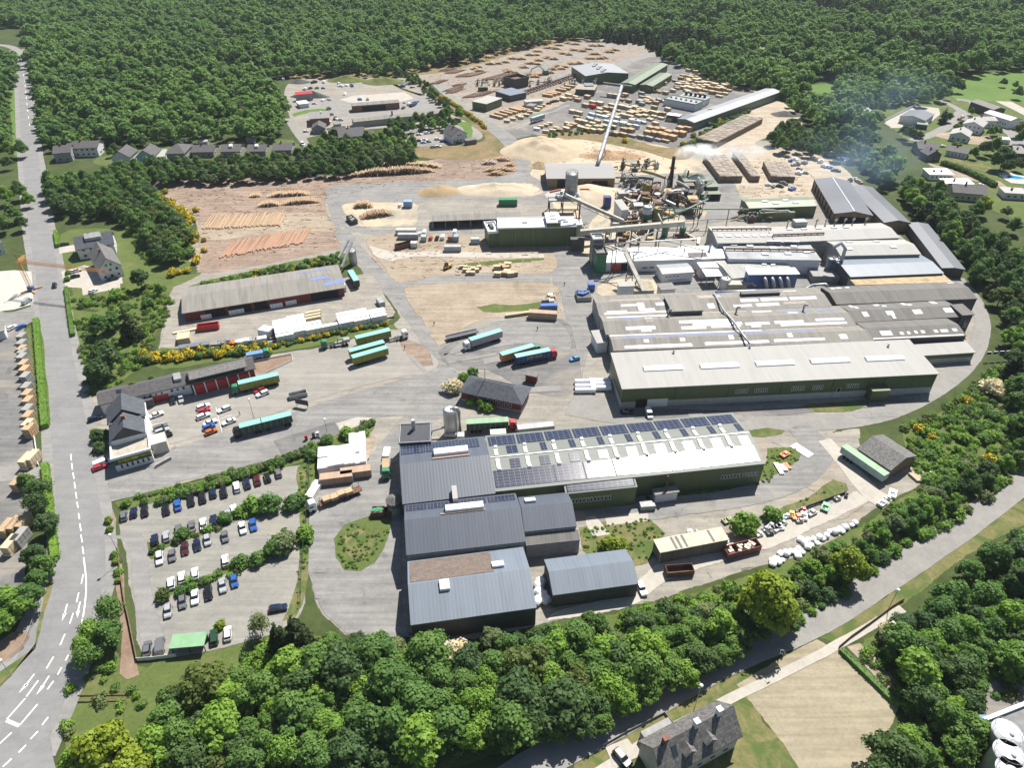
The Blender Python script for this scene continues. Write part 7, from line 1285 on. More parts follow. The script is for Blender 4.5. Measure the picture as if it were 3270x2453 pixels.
for i in range(k):c_=a+d*(Lp*(i+.5)/k)-n*3;m.tube([c_+n*1.5+Vector((0,0,2.6)),c_-n*2+Vector((0,0,.4))],.5,6);m.tube([c_+n*1.0+d*1.2+Vector((0,0,2.2)),c_-n*2.4+d*1.0+Vector((0,0,.4))],.4,6)
m.obj('log_pocket',LOGB,t)
v=G(('s',1395,500));t=thing('log_grab','green log grab machine with raised boom among pale logs','excavator',v,.3);m=MB();m.box((0,0,1),(6,3.2,1.4));m.obj('undercarriage',DSTEEL,t);m=MB();m.box((0,0,2.8),(5,3,2));m.obj('cabin',SILOG,t);m=MB();m.tube([(-1,0,3.5),(-6,0,8),(-13,0,6),(-14,0,3)],.45,6);m.obj('boom',SILOG,t)
# --- heaps
def heap(lbl,p,rx,ry,hh,mat,rz=0,name='sawdust_heap',cat='heap',seed=1,group=None,rough=1.0):
 v=G(p);m=MB();n,k=40,14;vs=[(0,0,hh)];q=seed*3.7
 for i in range(1,k+1):
  f=i/k
  for j in range(n):
   a=6.2832*j/n;e=1+.22*noise.noise(Vector((math.cos(a)*1.5,math.sin(a)*1.5,q)));x,y=rx*f*e*math.cos(a),ry*f*e*math.sin(a);z=hh*(1-f**1.25)*(1+.45*rough*noise.noise(Vector((x*.16,y*.16,q))))+.35*rough*noise.noise(Vector((x*.5,y*.5,q)))*(1-f)
   vs.append((x,y,max(z,.02)if i<k else-.1))
 fs=[(0,1+j,1+(j+1)%n)for j in range(n)]+[(1+(i-1)*n+j,1+i*n+j,1+i*n+(j+1)%n,1+(i-1)*n+(j+1)%n)for i in range(1,k)for j in range(n)]
 m.add(vs,fs);o=m.obj(name,mat,None,True);o.location=v;o.rotation_euler.z=rz;tag(o,lbl,cat,group);return o
SDUST=gm('sawdust',(.33,.265,.18),(.39,.32,.225),(.45,.375,.275),.15,1.2,alpha=False,fv=.3);SDUSTD=gm('dark_sawdust',(.25,.18,.1),(.31,.23,.13),(.36,.275,.165),.15,1.2,alpha=False);SDUSTP=gm('pale_sawdust',(.38,.315,.225),(.44,.37,.275),(.49,.42,.325),.12,1.0,alpha=False,fv=.3)
heap('dark golden sawdust cone on the yard asphalt',('f',1105,312),13,9,3.6,SDUSTD);heap('long pale sawdust ridge beside the golden cone',('f',1610,300),24,11,4,SDUSTP,0,seed=3);heap('big pale sawdust mound below the lumber yard bank',('b',1630,1055),27,24,6.5,SDUST,0,seed=4);heap('pale sawdust mound cut away before the chip store',('g',500,345),26,16,4.5,SDUSTP,0,seed=5);heap('small tan sawdust pile behind the chip store',('b',1600,1175),8,6,3,SDUSTD,seed=6);heap('low sawdust pile at the chip store conveyor',('g',60,90),7,5,2.4,SDUST,seed=7)
heap('dark gravel heap in the left works yard',('u',350,345),16,5,4.5,plain('dark_gravel',(.07,.07,.07),.95,var=.3),name='gravel_heap',seed=8);heap('green overgrown mound, left in the works yard',('u',720,180),17,10,4,gm('mound_green',(.05,.08,.02),(.09,.12,.03),(.16,.16,.06),.2,1,alpha=False),name='overgrown_mound',seed=9);heap('green overgrown mound, right in the works yard',('u',1090,195),20,12,4,MT['mound_green'],name='overgrown_mound',seed=10);heap('dark mottled rubble heap beside the works mounds',('u',240,200),10,6,3,MT['dark_gravel'],name='gravel_heap',seed=11);heap('dark earth mound at the corner of the bark yard',('a',1150,1300),14,7,3,plain('dark_earth',(.13,.105,.09),.95,var=.3),name='earth_mound',seed=12);heap('dark tarmac heap on the pale track',('c',1130,810),12,8,2.5,MT['dark_gravel'],name='gravel_heap',seed=13)
heap('heap of splintered waste wood before the lumber yard bank',('t',480,1320),22,9,3,plain('waste_wood',(.36,.24,.14),.95,var=.5,scale=1.2),name='wood_waste_heap',seed=14,rough=2.2)
# --- tower crane on the pale lot
v=G(('e',225,395));t=thing('tower_crane','slim orange tower crane whose jib reaches across the main road','crane',v);CO=plain('crane_orange',(.55,.25,.06),.6)
def lattice(m,a,b_,s,n,r_=.09):
 a,b_=Vector(a),Vector(b_);d=(b_-a).normalized();u=d.cross(Vector((0,0,1)));
 if u.length<.1:u=Vector((1,0,0))
 u.normalize();w_=d.cross(u);cs=[(u*x+w_*y)*s/2 for x,y in((-1,-1),(1,-1),(1,1),(-1,1))]
 for c_ in cs:m.tube([a+c_,b_+c_],r_,4)
 for i in range(n):
  p,q=a.lerp(b_,i/n),a.lerp(b_,(i+1)/n)
  for k in range(4):m.tube([p+cs[k],q+cs[(k+1)%4]],r_*.6,4)
HC=zfor(v,ov(('e',228,190))[1]);m=MB();lattice(m,(0,0,1.5),(0,0,HC),1.3,16);m.obj('mast',CO,t);tip=W(('e',755,262),HC-v.z)-Vector((v.x,v.y,0));tip.z=HC;back=W(('e',178,150),HC)-Vector((v.x,v.y,0));back.z=HC
m=MB();lattice(m,(0,0,HC),tip,1.0,26);m.obj('jib',CO,t);m=MB();lattice(m,(0,0,HC),back,1.0,6);m.tube([(0,0,HC),(0,0,HC+4)],.2,5);m.tube([(0,0,HC+4),tip*.6+Vector((0,0,HC*.4))],.06,4);m.obj('counter_jib',CO,t);m=MB();[m.beam((0,0,.5),(x,y,.25),.5,.5)for x,y in((3,3),(-3,3),(3,-3),(-3,-3))];m.obj('base_frame',CO,t);m=MB();m.box((0,0,1.2),(2.4,1.4,1.6));m.obj('ballast',BLUEP,t)
# --- lamps, signs, fence, people
def lamp(lbl,p,top):
 v=G(p);H_=max(5,zfor(v,ov(top)[1]));t=thing('street_lamp',lbl,'street lamp',v,0,'lamp posts');m=MB();m.tube([(0,0,0),(0,0,H_)],.09,8,0,.06);m.obj('pole',STEEL,t);m=MB();m.lathe((0,0,H_-.1),[(.12,0),(.42,.12),(.42,.3),(.1,.5)],12);m.obj('lamp_head',FRAME,t,True)
lamp('white-headed street lamp at the car park entrance lane',('i',1085,1085),('i',1080,855));lamp('white-headed street lamp on the lawn of the dormer house',('o',1433,1130),('o',1475,935));lamp('white-headed street lamp on the dry verge of the lower road',('p',1010,262),('p',1025,90));lamp('yard lamp post beside the road train',('e',1798,1310),('e',1795,1165));lamp('tall lamp post on the lumber yard corner',('s',1265,1105),('s',1268,975));lamp('lamp post on the fuel court kerb',('k',675,360),('k',680,250));lamp('white-headed lamp at the garage doors',('e',1585,1060),('e',1587,1015));lamp('lamp post at the road bend on the goods yard drive',('j',105,845),('j',95,715))
for i,(p,c)in enumerate(((('k',495,430),REDP),(('k',560,410),MT['maroon_car_paint']),(('k',597,400),FRAME))):
 t=thing('fuel_pump','%s fuel pump on the kerb of the fuel court'%['bright red','dark red','white'][i],'fuel pump',G(p),.3,'fuel pumps');m=MB();m.box((0,0,.9),(.9,.7,1.8));m.obj('casing',c,t);m=MB();m.box((0,-.36,1.3),(.6,.06,.5));m.obj('display',GLASS,t)
m=MB();a,b_=G(('k',385,460)),G(('k',690,365));m.beam(a+Vector((0,0,.1)),b_+Vector((0,0,.1)),.9,.25);o=m.obj('pump_kerb',CONC);o['kind']='structure'
KB=[('k',600,120),('k',745,73),('k',888,28),('q',1015,772),('q',1135,742),('q',1235,708),('q',1345,672),('q',1433,630),('q',460,947)]
KB=sorted(KB,key=lambda p:ov(p)[0])
for i,p in enumerate(KB):m=MB();m.prism([(-1.5,-.45),(1.5,-.45),(1.5,.45),(-1.5,.45)],0,.55,0,[(-1.35,-.3),(1.35,-.3),(1.35,.3),(-1.35,.3)]);o=tag(m.obj('concrete_block',CONC),'low concrete block, %s of nine beside the entry road'%nth(i,9),'barrier block','concrete barrier blocks');o.location=G(p);o.rotation_euler.z=.42
t=thing('yard_sign','dark site sign board on posts beside the road train','sign',G(('k',460,140)),-.3);m=MB();m.box((0,0,2.2),(5,.15,2.2));m.obj('board',DARKWALL,t);m=MB();[m.box((x,0,.6),(.15,.15,1.2))for x in(-2,2)];m.obj('post',STEEL,t)
def fence(lbl,pts,hh,mat,sp=3,name='fence',panel=True,alpha=None,base=None):
 ps=[G(p)for p in pts];t=thing(name,lbl,'fence' if'wall' not in name else'wall',(0,0,0));m=MB();k=0;pm=MB()
 for a,b_ in zip(ps,ps[1:]):
  n=max(1,int((b_-a).length/sp));[m.box((*(a.lerp(b_,i/n)).xy,hh/2),(.1,.1,hh))for i in range(n)];pm.beam(Vector((a.x,a.y,hh*.95)),Vector((b_.x,b_.y,hh*.95)),.06,.06);pm.beam(Vector((a.x,a.y,hh*.5)),Vector((b_.x,b_.y,hh*.5)),.04,.05);pm.beam(Vector((a.x,a.y,hh*.15)),Vector((b_.x,b_.y,hh*.15)),.04,.05)
  if panel:pm.beam(Vector((a.x,a.y,hh*.5)),Vector((b_.x,b_.y,hh*.5)),.03,hh*.85)
 m.obj('posts',mat,t);pm.obj('rails',mat,t)
fence('dark green mesh fence between car park and loop road',[('k',520,560),('k',515,800),('k',490,1150),('k',470,1400),('r',400,60),('r',390,330)],1.8,DGC,3,panel=False);fence('white-topped low fence at the car park bottom edge',L('j',1215,715,1360,705,1560,680),1.3,FRAME,3);fence('brown timber fence along the car park bark strip',[('i',1045,960),('i',1060,1120),('i',1100,1420),('i',1150,1650),('j',1190,600),('j',1215,715)],1.2,WOODWALL,3);fence('silver roadside railing beside the timber packs',[('i',310,0),('i',345,250)],1.3,FRAME,2.5);fence('steel mesh fence along the lower-left verge',L('j',410,40,370,200,300,400,255,520,215,600,90,700),1.6,STEEL,3,panel=False);fence('grey stone wall at the dormer house garden',L('o',620,1470,840,1345,1050,1240,1165,1180,1260,1300),.8,GREYWALL,2.5,'garden_wall');fence('weathered fence between lane verge and hillside scrub',L('p',575,600,680,510,850,390,1050,240,1150,180),1.1,WOODWALL,2.5);fence('dark retaining fence above the machine scrap row',L('n',0,1165,300,1030,640,905),1.2,DARKWALL,2.5);fence('pale low wall at the hammered bark bed',L('z',437,455,980,350,990,435,640,600),.6,FRAME,3,'garden_wall');fence('white wall of the village workshop yard',L('v',320,800,740,585),2,FRAME,3,'garden_wall');fence('dark drain wall along the shed yard bank',[('e',1265,805),('e',1700,775),('e',2212,700),('q',620,285),('q',1130,180)],.8,DARKWALL,3,'retaining_wall')
t=thing('rail_track','short rusty pair of rails ending in grass at the main road','rail track',(0,0,0))
for y0,y1 in((1025,1018),(1080,1068)):m=MB();m.beam(G(('j',690,y0),.12),G(('j',1105,y1),.12),.18,.2);m.obj('rail',RUST,t)
v=G(('k',1280,1060));t=thing('dust_bin','round grey shingled bin with conical lid at the slate hall corner','bin',v);m=MB();m.cyl((0,0,0),2.0,3,16);m.obj('base',GREYWALL,t);m=MB();m.lathe((0,0,3),[(2.2,0),(2.2,1.6),(2.4,1.6),(.3,2.7)],16);m.obj('drum',TILEG,t)
SKIN=plain('skin',(.45,.28,.2),.7);CL1=plain('dark_work_clothes',(.03,.03,.045),.9);CL2=plain('dark_brown_clothes',(.06,.04,.03),.9)
def person(lbl,p,rz,cl,stride=.22):
 v=G(p);t=thing('person',lbl,'person',v,rz,'people walking across the yard');me=bpy.data.meshes.new('body');
 J=[(0,0,.95),(0,0,1.2),(0,0,1.42),(0,0,1.52),(0,0,1.63),(0,0,1.76),(0,.19,1.40),(.06,.26,1.12),(.16,.25,.88),(0,-.19,1.40),(-.06,-.26,1.12),(-.10,-.25,.88),(0,.1,.9),(stride*.6,.1,.5),(stride,.1,.08),(stride+.18,.1,.04),(0,-.1,.9),(-stride*.2,-.1,.5),(-stride*1.1,-.1,.1),(-stride+.1,-.1,.04)]
 E_=[(0,1),(1,2),(2,3),(3,4),(4,5),(2,6),(6,7),(7,8),(2,9),(9,10),(10,11),(0,12),(12,13),(13,14),(14,15),(0,16),(16,17),(17,18),(18,19)]
 RD=[.16,.15,.17,.06,.1,.09,.08,.055,.045,.08,.055,.045,.1,.07,.05,.045,.1,.07,.05,.045]
 me.from_pydata(J,E_,[]);o=link('body',me,t);o.modifiers.new('skin','SKIN')
 for i,s in enumerate(RD):me.skin_vertices[0].data[i].radius=(s,s*1.15 if i in(0,1,2)else s);me.skin_vertices[0].data[i].use_root=i==0
 o.modifiers.new('sub','SUBSURF').levels=1;me.materials.append(cl);m=MB();m.lathe((0.01,0,1.6),[(.06,0),(.11,.05),(.115,.12),(.07,.2)],10);h_=m.obj('hair',CL2,t,True);m=MB();m.lathe((.03,0,1.54),[(.05,0),(.095,.05),(.1,.12)],10);m.obj('face',SKIN,t,True)
person('person in dark clothes walking near the lone white saloon',('e',1695,1275),.4,CL1);person('person in dark clothes walking right of the close trailer pair',('q',1225,458),1.2,CL2);person('person in dark clothes on the earth island edge',('q',1483,247),2.0,CL1);person('person in dark clothes crossing the lorry park asphalt',('y',1195,305),1.4,CL1);person('person in black walking on the apron road',('g',282,1140),1.2,CL1)
BAL=[(30,1485),(60,1440),(110,1440),(40,1520),(15,1490),(75,1500),(-20,1500),(-10,1530),(150,1425),(190,1425),(210,1460),(250,1430),(215,1395),(240,1320),(300,1320),(350,1315),(270,1350),(330,1365),(385,1350),(300,1385),(400,1300),(435,1310),(490,1250),(540,1250),(580,1220),(600,1245),(630,1210),(690,1190),(715,1172),(465,1285)]
BAL=sorted(BAL)
bm_=MB();loft(bm_,[rect(-.85,.85,.75,0,.3),rect(-1.0,1.0,.9,.35,.35),rect(-1.0,1.0,.9,.9,.35),rect(-.7,.7,.6,1.25,.3)]);bme=bm_.mesh('foil_bale',WRAP)
for i,(x,y)in enumerate(BAL):
 o=link('foil_bale',bme);o.location=G(('n',x,y));o.rotation_euler.z=r.uniform(0,3);s=r.uniform(.65,1.05);o.scale=(s,s,s*r.uniform(.8,1.1));tag(o,'white foil bale, %s along the edge of the goods lane'%(nth(i,30)if i<20 or i==29 else ORD[29-i]+' from right'),'bale','foil bales on the goods lane')
for i,(x,y)in enumerate(Q(45,200,60,120,95,150,120,190,60,60,75,30)):o=link('foil_bale',bme);o.location=G(('o',x,y));o.scale=(1.3,1.3,1.3);o.rotation_euler.z=r.uniform(0,3);tag(o,'white foil bale, %s in the gap between two slate sheds'%nth(i,6),'bale','foil bales between the sheds')
for i,(x,y)in enumerate(Q(1620,1330,1650,1310,1690,1330,1640,1365,1670,1360,1700,1400)):o=link('foil_bale',bme);o.location=G(('m',x,y));o.scale=(1.2,1.2,.9);tag(o,'dirty white sack, %s beside the derelict wagon end'%nth(i,6),'sack','sacks beside the wagon')
SC_=[(('n',105,1060),3.2,CONC),(('n',110,1115),2,FRAME),(('n',160,1100),2.5,YELLOWP),(('n',200,1120),3,ORANGEP),(('n',265,1115),3,WHITEWALL),(('n',330,1085),3,STEEL),(('n',420,1010),3.5,CONC),(('n',455,1035),3.5,GREENP),(('n',515,1005),2.2,CONC),(('n',560,960),2,STEEL),(('n',640,930),1.6,DSTEEL),(('n',30,1210),3.5,FRAME),(('n',80,1180),2.4,STEEL),(('n',225,1155),2,CREAMP),(('n',60,1150),2.8,BLUEP),(('n',265,1065),2.2,REDP),(('n',200,1090),2,DSTEEL),(('m',2100,1200),2.4,WHITEWALL),(('m',2050,1230),2,STEEL),(('m',2155,1215),3.4,WHITEWALL),(('m',2000,1275),2,FRAME),(('m',2095,1265),2,DSTEEL),(('m',1720,1150),3,OLIVE),(('m',1735,1275),2.6,CONC),(('m',1390,1265),2.2,FRAME),(('m',1440,1260),1.8,STEEL),(('n',95,570),3,ORANGEP),(('n',1045,915),3.5,FRAME),(('n',1000,955),1.6,FRAME),(('n',955,1000),3,WHITEWALL)]
SC_=sorted(SC_,key=lambda e:ov(e[0])[0]);cn={'concrete':'concrete','white_frame':'white','yellow_paint':'yellow','orange_paint':'orange','white_render':'off-white','painted_steel':'grey','green_paint':'green','dark_steel':'black','cream_gallery':'cream','blue_paint':'blue','red_paint':'red','olive_silo_paint':'olive'}
byc=collections.Counter(cn[e[2].name]for e in SC_);seen=collections.Counter()
for p,s,mt in SC_:
 m=MB();m.box((0,0,.45),(s,s*.6,.7));m.box((s*.15,0,1.0),(s*.4,s*.4,.5));m.tube([(-s*.3,0,.8),(-s*.3,s*.2,1.3)],.12,6);c=cn[mt.name];o=tag(m.obj('scrap_machine',mt),'%s scrap machine part, %s of its colour by the goods lanes'%(c,'only one' if byc[c]==1 else nth(seen[c],byc[c])),'scrap','scrap rows by the goods lanes');seen[c]+=1;o.location=G(p);o.rotation_euler.z=r.uniform(0,1.5)
for i,(a,b_,c_,d_)in enumerate(((0,640,60,740),(40,650,95,710),(80,640,125,695))):pa,pb=G(('n',a,b_)),G(('n',c_,d_));m=MB();[m.beam(pa+Vector((k*.5,0,.3)),pb+Vector((k*.5,0,.3)),.35,.4)for k in range(3)];tag(m.obj('steel_bundle',[FRAME,GALV,ORANGEP][i]),'%s steel beam bundle on grass beside the loop lane'%['white and rust','silver','orange'][i],'beams','beam bundles')
for i,(a,b_,c_,d_)in enumerate(((1190,735,1270,805),(1215,720,1300,790),(1260,700,1330,770),(1290,690,1360,730))):pa,pb=G(('n',a,b_)),G(('n',c_,d_));m=MB();[m.beam(pa+Vector((k*.5,0,.4)),pb+Vector((k*.5,0,.4)),.4,.7)for k in range(3)];tag(m.obj('plank_bundle',[SAWNP,SAWNP,GREYB,WRAPB][i]),'%s plank bundle leaning out of scrub behind the barn'%['pale, first','pale, second','grey','whitish'][i],'planks','plank bundles')
m=MB();m.box((0,0,.08),(3,6.5,.16));o=tag(m.obj('sheet_pile',FRAME),'flat white sheet lying on the east yard gravel','sheet');o.location=G(('n',250,525));o.rotation_euler.z=.62
m=MB();a,b_=G(('m',1570,1640)),G(('m',1945,1505));m.beam(a+Vector((0,0,.6)),b_+Vector((0,0,.6)),3.2,1.2);tag(m.obj('loading_ramp',CONC),'long pale concrete loading ramp above the tree belt','ramp')
for area,key,pts,grp in(('the left works yard','u',Q(130,160,80,170,300,275,350,265,420,260,480,262,390,205,490,205,640,215,660,240,720,235,770,238,850,375,930,372,700,320,830,485,860,480,1050,460,1095,465,1150,460,1220,455,1290,460,1300,405,1350,430,1400,420,1420,400,1380,440,540,470,560,530,480,385,540,375,530,600,600,570,1640,425,1280,245,620,580),'junk in the left works yard'),('the smoke-side plank yard','c',Q(1090,1090,1130,1110,1160,1140,1190,1130,1210,1165,1180,1170,1220,1200,1255,1155,1320,1130,1370,1150,1400,1180,1440,1190,1480,1210,1520,1130,1545,1150,1260,1225,1215,1230,1580,1280,1620,1270,1640,1290,1000,1310,1040,1320,1080,1320,1110,1300,1170,1340,1450,1090),'junk in the plank yard')):
 pts=sorted(pts);cs=[(n_,mt)for n_,mt in(('white',FRAME),('grey',STEEL),('blue',BLUEP),('dark',DSTEEL),('cream',CREAMP),('rusty',RUST),('red',REDP))];pick=[r.choice(cs[:5]+cs[:2])if p!=(1050,460)else cs[6]for p in pts];cc_=collections.Counter(n_ for n_,_ in pick);sn=collections.Counter()
 for p,(n_,mt)in zip(pts,pick):
  m=MB();w_,l_,h_=r.uniform(1.6,3),r.uniform(2.5,6),r.uniform(.8,1.9);m.box((0,0,h_/2),(l_,w_,h_));m.box((r.uniform(-.5,.5),0,h_+.25),(l_*.5,w_*.6,.5));[m.tube([(x,-w_*.55,.35),(x,w_*.55,.35)],.35,8)for x in(-l_*.3,l_*.3)]
  k=sn[n_];sn[n_]+=1;o=tag(m.obj('stored_machine',mt),'%s stored machine, %s of that colour in %s'%(n_,'only one' if cc_[n_]==1 else nth(k,cc_[n_]),area),'machine',grp);o.location=G((key,)+p);o.rotation_euler.z=r.uniform(0,3)
for i,(x,y)in enumerate(((2070,1345),(2085,1530),(2110,1690))):
 v=W(('p',x,y),10);t=thing('white_tank','large white round-lidded tank, %s of three at the picture corner'%['top','middle','bottom'][i],'tank',(v.x,v.y,0),0,'corner tanks');m=MB();m.lathe((0,0,0),[(2.7,0),(2.7,9.6),(2.8,9.6),(2.8,9.9)],28);m.obj('shell',WHITEWALL,t,True);m=MB();m.lathe((0,0,9.6),[(2.7,0.05),(1.2,.3),(.3,.45)],28);m.cyl((.6,-.3,10),.5,.35,12);m.obj('lid',FRAME,t,True);m=MB();[m.tube([(2.6*math.cos(k),2.6*math.sin(k),9.9),(2.6*math.cos(k),2.6*math.sin(k),10.9)],.04,4)for k in range(7)];m.tube([(2.6*math.cos(k*.3),2.6*math.sin(k*.3),10.9)for k in range(22)],.05,4);m.obj('railing',STEEL,t)
h=hall('dairy_hall','flat grey roof with white and red edge at the picture corner','factory hall',('p',2230,1700),('p',2700,1500),('p',2600,960),7,GREYWALL,plain('dark_gravel_roof',(.2,.2,.2),.9,var=.2),'flat');parapet(h,FRAME,.7,.7)
m=MB();v=G(('p',1880,1560));m.box((0,0,2.6),(3.4,12,5));o=tag(m.obj('tank_rack',BLUEP),'blue steel rack beside the white corner tanks','rack');o.location=v
v=G(('f',1185,990));t=thing('yellow_loader','small yellow loader on the earth island','loader',v,.8);m=MB();m.box((0,0,1.2),(3.4,1.8,1.2));m.obj('body',YELLOWP,t);m=MB();m.box((-.4,0,2.4),(1.4,1.5,1.2));m.obj('cabin',GLASS,t);wheels(t,[-1.1,1.1],.9,.55);m=MB();m.beam((1.5,0,1.2),(3,0,.6),1.6,.3);m.obj('bucket',DSTEEL,t)
v=G(('t',925,680));t=thing('yellow_loader','orange-yellow loader before the shorter green lumber store','loader',v,.5);m=MB();m.box((0,0,1.5),(4,2.2,1.5));m.obj('body',YELLOWP,t);m=MB();m.box((-.4,0,3),(1.6,1.8,1.4));m.obj('cabin',GLASS,t);wheels(t,[-1.3,1.3],1.1,.7)
v=G(('u',1045,465));t=thing('red_loader','red loader with raised arm before the works shed','loader',v,2.2);m=MB();m.box((0,0,1.5),(4.5,2.2,1.6));m.obj('body',REDP,t);wheels(t,[-1.3,1.3],1.1,.7);m=MB();m.tube([(1,0,2.4),(4,0,4.6),(6,0,3)],.3,6);m.obj('arm',REDP,t)
t=thing('flat_trailer','empty flatbed trailer beside the white semi truck','trailer',G(('q',1730,350)),head(('q',1610,375),('q',1850,320)),'lorries and trailers');m=MB();m.box((0,0,1.2),(13,2.4,.25));m.obj('load_bed',DSTEEL,t);m=MB();[m.box((0,y,1.5),(13,.12,.4))for y in(-1.2,1.2)];m.obj('side_rail',GALV,t);wheels(t,[-4.5,-3.2,-1.9])
h=hall('scrap_pen','low walled pen full of blue and grey scrap by the apron','pen',('g',400,1255),('g',525,1250),('g',515,1185),1.6,GREYWALL,DSTEEL,'flat',over=0);m=MB();[m.box((r.uniform(1,h.L-1),r.uniform(1,h.D-1),2.3),(r.uniform(.6,2),r.uniform(.6,1.6),r.uniform(.4,1.4)),0,r.uniform(0,3))for i in range(14)];m.obj('scrap',BLUEP,h.rt)
for lbl,p,rz in(('blue tanker trailer on the island grass',('f',2080,1318),.05),):container(lbl,p,rz,BLUEP,7,2.2,2,'container')
for i,(x,y)in enumerate(Q(2045,1270,2075,1265,2105,1275,2100,1205,2115,1240,2095,1225)):pack(('f',x,y),.1,[GREYB,SAWN,WRAP][i%3],2.2,1.8,1.6,'%s pallet, %s in the group at the apron road'%(['grey','buff','white'][i%3],nth(i,6)),'pallets at the apron road',name='pallet_stack',cat='pallet')
t=thing('swimming_pool','blue oval swimming pool on a pale terrace in the village','pool',G(('v',2060,1560)),-.35);m=MB();m.lathe((0,0,0),[(6.6,0),(6.6,.25),(5.9,.25),(5.9,.1)],24);o=m.obj('rim',FRAME,t);o.scale=(1.1,.5,1);m=MB();m.lathe((0,0,.1),[(5.9,0),(.1,.02)],24);o=m.obj('pool_water',plain('pool_blue',(.02,.25,.5),.08),t);o.scale=(1.1,.5,1)
# ------ trees, shrubs and the forest
LEAF={'mid':leafmat('leaf_mid',(0.088,0.182,0.048)),'bright':leafmat('leaf_bright',(0.140,0.269,0.048)),'lime':leafmat('leaf_yellow_green',(.17,.25,.03)),'dark':leafmat('leaf_dark',(0.056,0.114,0.042)),'olive':leafmat('leaf_olive',(.085,.13,.035)),'spruce':leafmat('leaf_spruce',(0.035,0.063,0.025)),'grey':leafmat('leaf_greygreen',(0.131,0.184,0.088)),'white':leafmat('blossom_white',(.5,.5,.42),.15,.3),'gorse':leafmat('blossom_yellow',(.62,.46,.015),.12,.2),'forest':leafmat('leaf_forest',(.12,.235,.075),.5,.38),'brown':leafmat('bare_twigs',(.12,.085,.065),.2,0)}
BARKM=plain('tree_bark',(.09,.07,.05),.95,var=.3)
def crown_mesh(seed,R_=4.0,H0=3.0,H1=11.0,lobes=9,nleaf=1800,ls=.55,kind='round',core=True,mat=None,scatter=.22):
 """leaf clumps on the surface of overlapping lobes, round a darker-by-density heart of the same leaves"""
 q=random.Random(seed);m=MB();L_=[];AX=q.uniform(.82,1.2);hc=(H1-H0)/2;zc=(H0+H1)/2
 if kind=='cone':
  n=9
  for i in range(n):
   f=i/(n-1);z=H0+(H1-H0)*f*.95;rr=R_*(1-f)**.85+.25
   for k in range(5 if f<.7 else 2):a=q.uniform(0,6.28);L_.append((rr*.55*math.cos(a),rr*.55*math.sin(a),z+q.uniform(-.4,.4),rr*.55,.45))
 else:
  for i in range(lobes):
   a=i*2.4+q.uniform(-.5,.5);f=math.sqrt((i+.5)/lobes);zz=zc+hc*.55*(1-f*f)*1.1+q.uniform(-.25,.15)*hc-hc*.25*f;rl=R_*(q.uniform(.17,.36)if lobes>15 else q.uniform(.34,.56))*(1.12-.3*f);ex=R_*(.8 if lobes>15 else.66)*f*q.uniform(.85,1.12)
   L_.append((ex*math.cos(a)*AX,ex*math.sin(a)/AX,zz+(q.gauss(0,.12)*hc if lobes>15 else 0),rl,q.uniform(.75,.95)))
  if kind=='round':L_.append((0,0,zc-hc*.15,R_*.62,.9))
 if core:
  for x,y,z,rl,sq in L_:
   k=.74;vs=[];n=7;rows=((-.8,.6),(-.2,.98),(.45,.88),(.9,.42))
   for h_,rr in rows:vs+=[(x+rl*k*rr*math.cos(6.28*j/n+h_)*q.uniform(.85,1.1),y+rl*k*rr*math.sin(6.28*j/n+h_)*q.uniform(.85,1.1),z+rl*k*sq*h_)for j in range(n)]
   m.add(vs,[(i*n+j,i*n+(j+1)%n,(i+1)*n+(j+1)%n,(i+1)*n+j)for i in range(3)for j in range(n)]+[tuple(3*n+j for j in range(n)),tuple(range(n-1,-1,-1))])
 tot=sum(l[3]**2 for l in L_)
 for x,y,z,rl,sq in L_:
  for _ in range(int(nleaf*rl*rl/tot)):
   u=q.uniform(-.55,1);a=q.uniform(0,6.2832);s_=math.sqrt(max(0,1-u*u));d=Vector((s_*math.cos(a),s_*math.sin(a),u));rr=rl*(1+q.gauss(0,scatter*.5));p=Vector((x,y,z))+Vector((d.x*rr,d.y*rr,d.z*rr*sq))
   nn=(d+Vector((q.gauss(0,.4),q.gauss(0,.4),q.gauss(.25,.35)))).normalized();t1=nn.cross(Vector((q.gauss(0,1),q.gauss(0,1),q.gauss(0,1)))).normalized();t2=nn.cross(t1);s=ls*q.uniform(.6,1.35)
   m.add([p-t1*s*.5-t2*s*.32,p+t1*s*.1-t2*s*.5,p+t1*s*.55+t2*s*.1,p+t1*s*.05+t2*s*.5,p-t1*s*.45+t2*s*.28],[(0,1,2,3,4)])
 me=bpy.data.meshes.new('crown');me.from_pydata(m.v,[],m.f);me.materials.append(mat)
 if mat is LEAF['gorse']:me.materials.append(LEAF['mid']);me.polygons.foreach_set('material_index',[int(q.random()<.5)for _ in me.polygons])
 me.update();return me
def trunk_mesh(seed,H,r_=.28):
 q=random.Random(seed);m=MB();m.tube([(0,0,0),(q.uniform(-.15,.15),q.uniform(-.15,.15),H*.5),(q.uniform(-.3,.3),q.uniform(-.3,.3),H)],r_,8,0,r_*.45)
 for i in range(5):a=i*1.26+q.uniform(-.3,.3);z=H*q.uniform(.45,.8);m.tube([(0,0,z),(math.cos(a)*H*.13,math.sin(a)*H*.13,z+H*.14),(math.cos(a)*H*.24,math.sin(a)*H*.24,z+H*.22)],r_*.42,5,0,r_*.12)
 me=bpy.data.meshes.new('trunk');me.from_pydata(m.v,[],m.f);me.materials.append(BARKM);return me
PROT={}
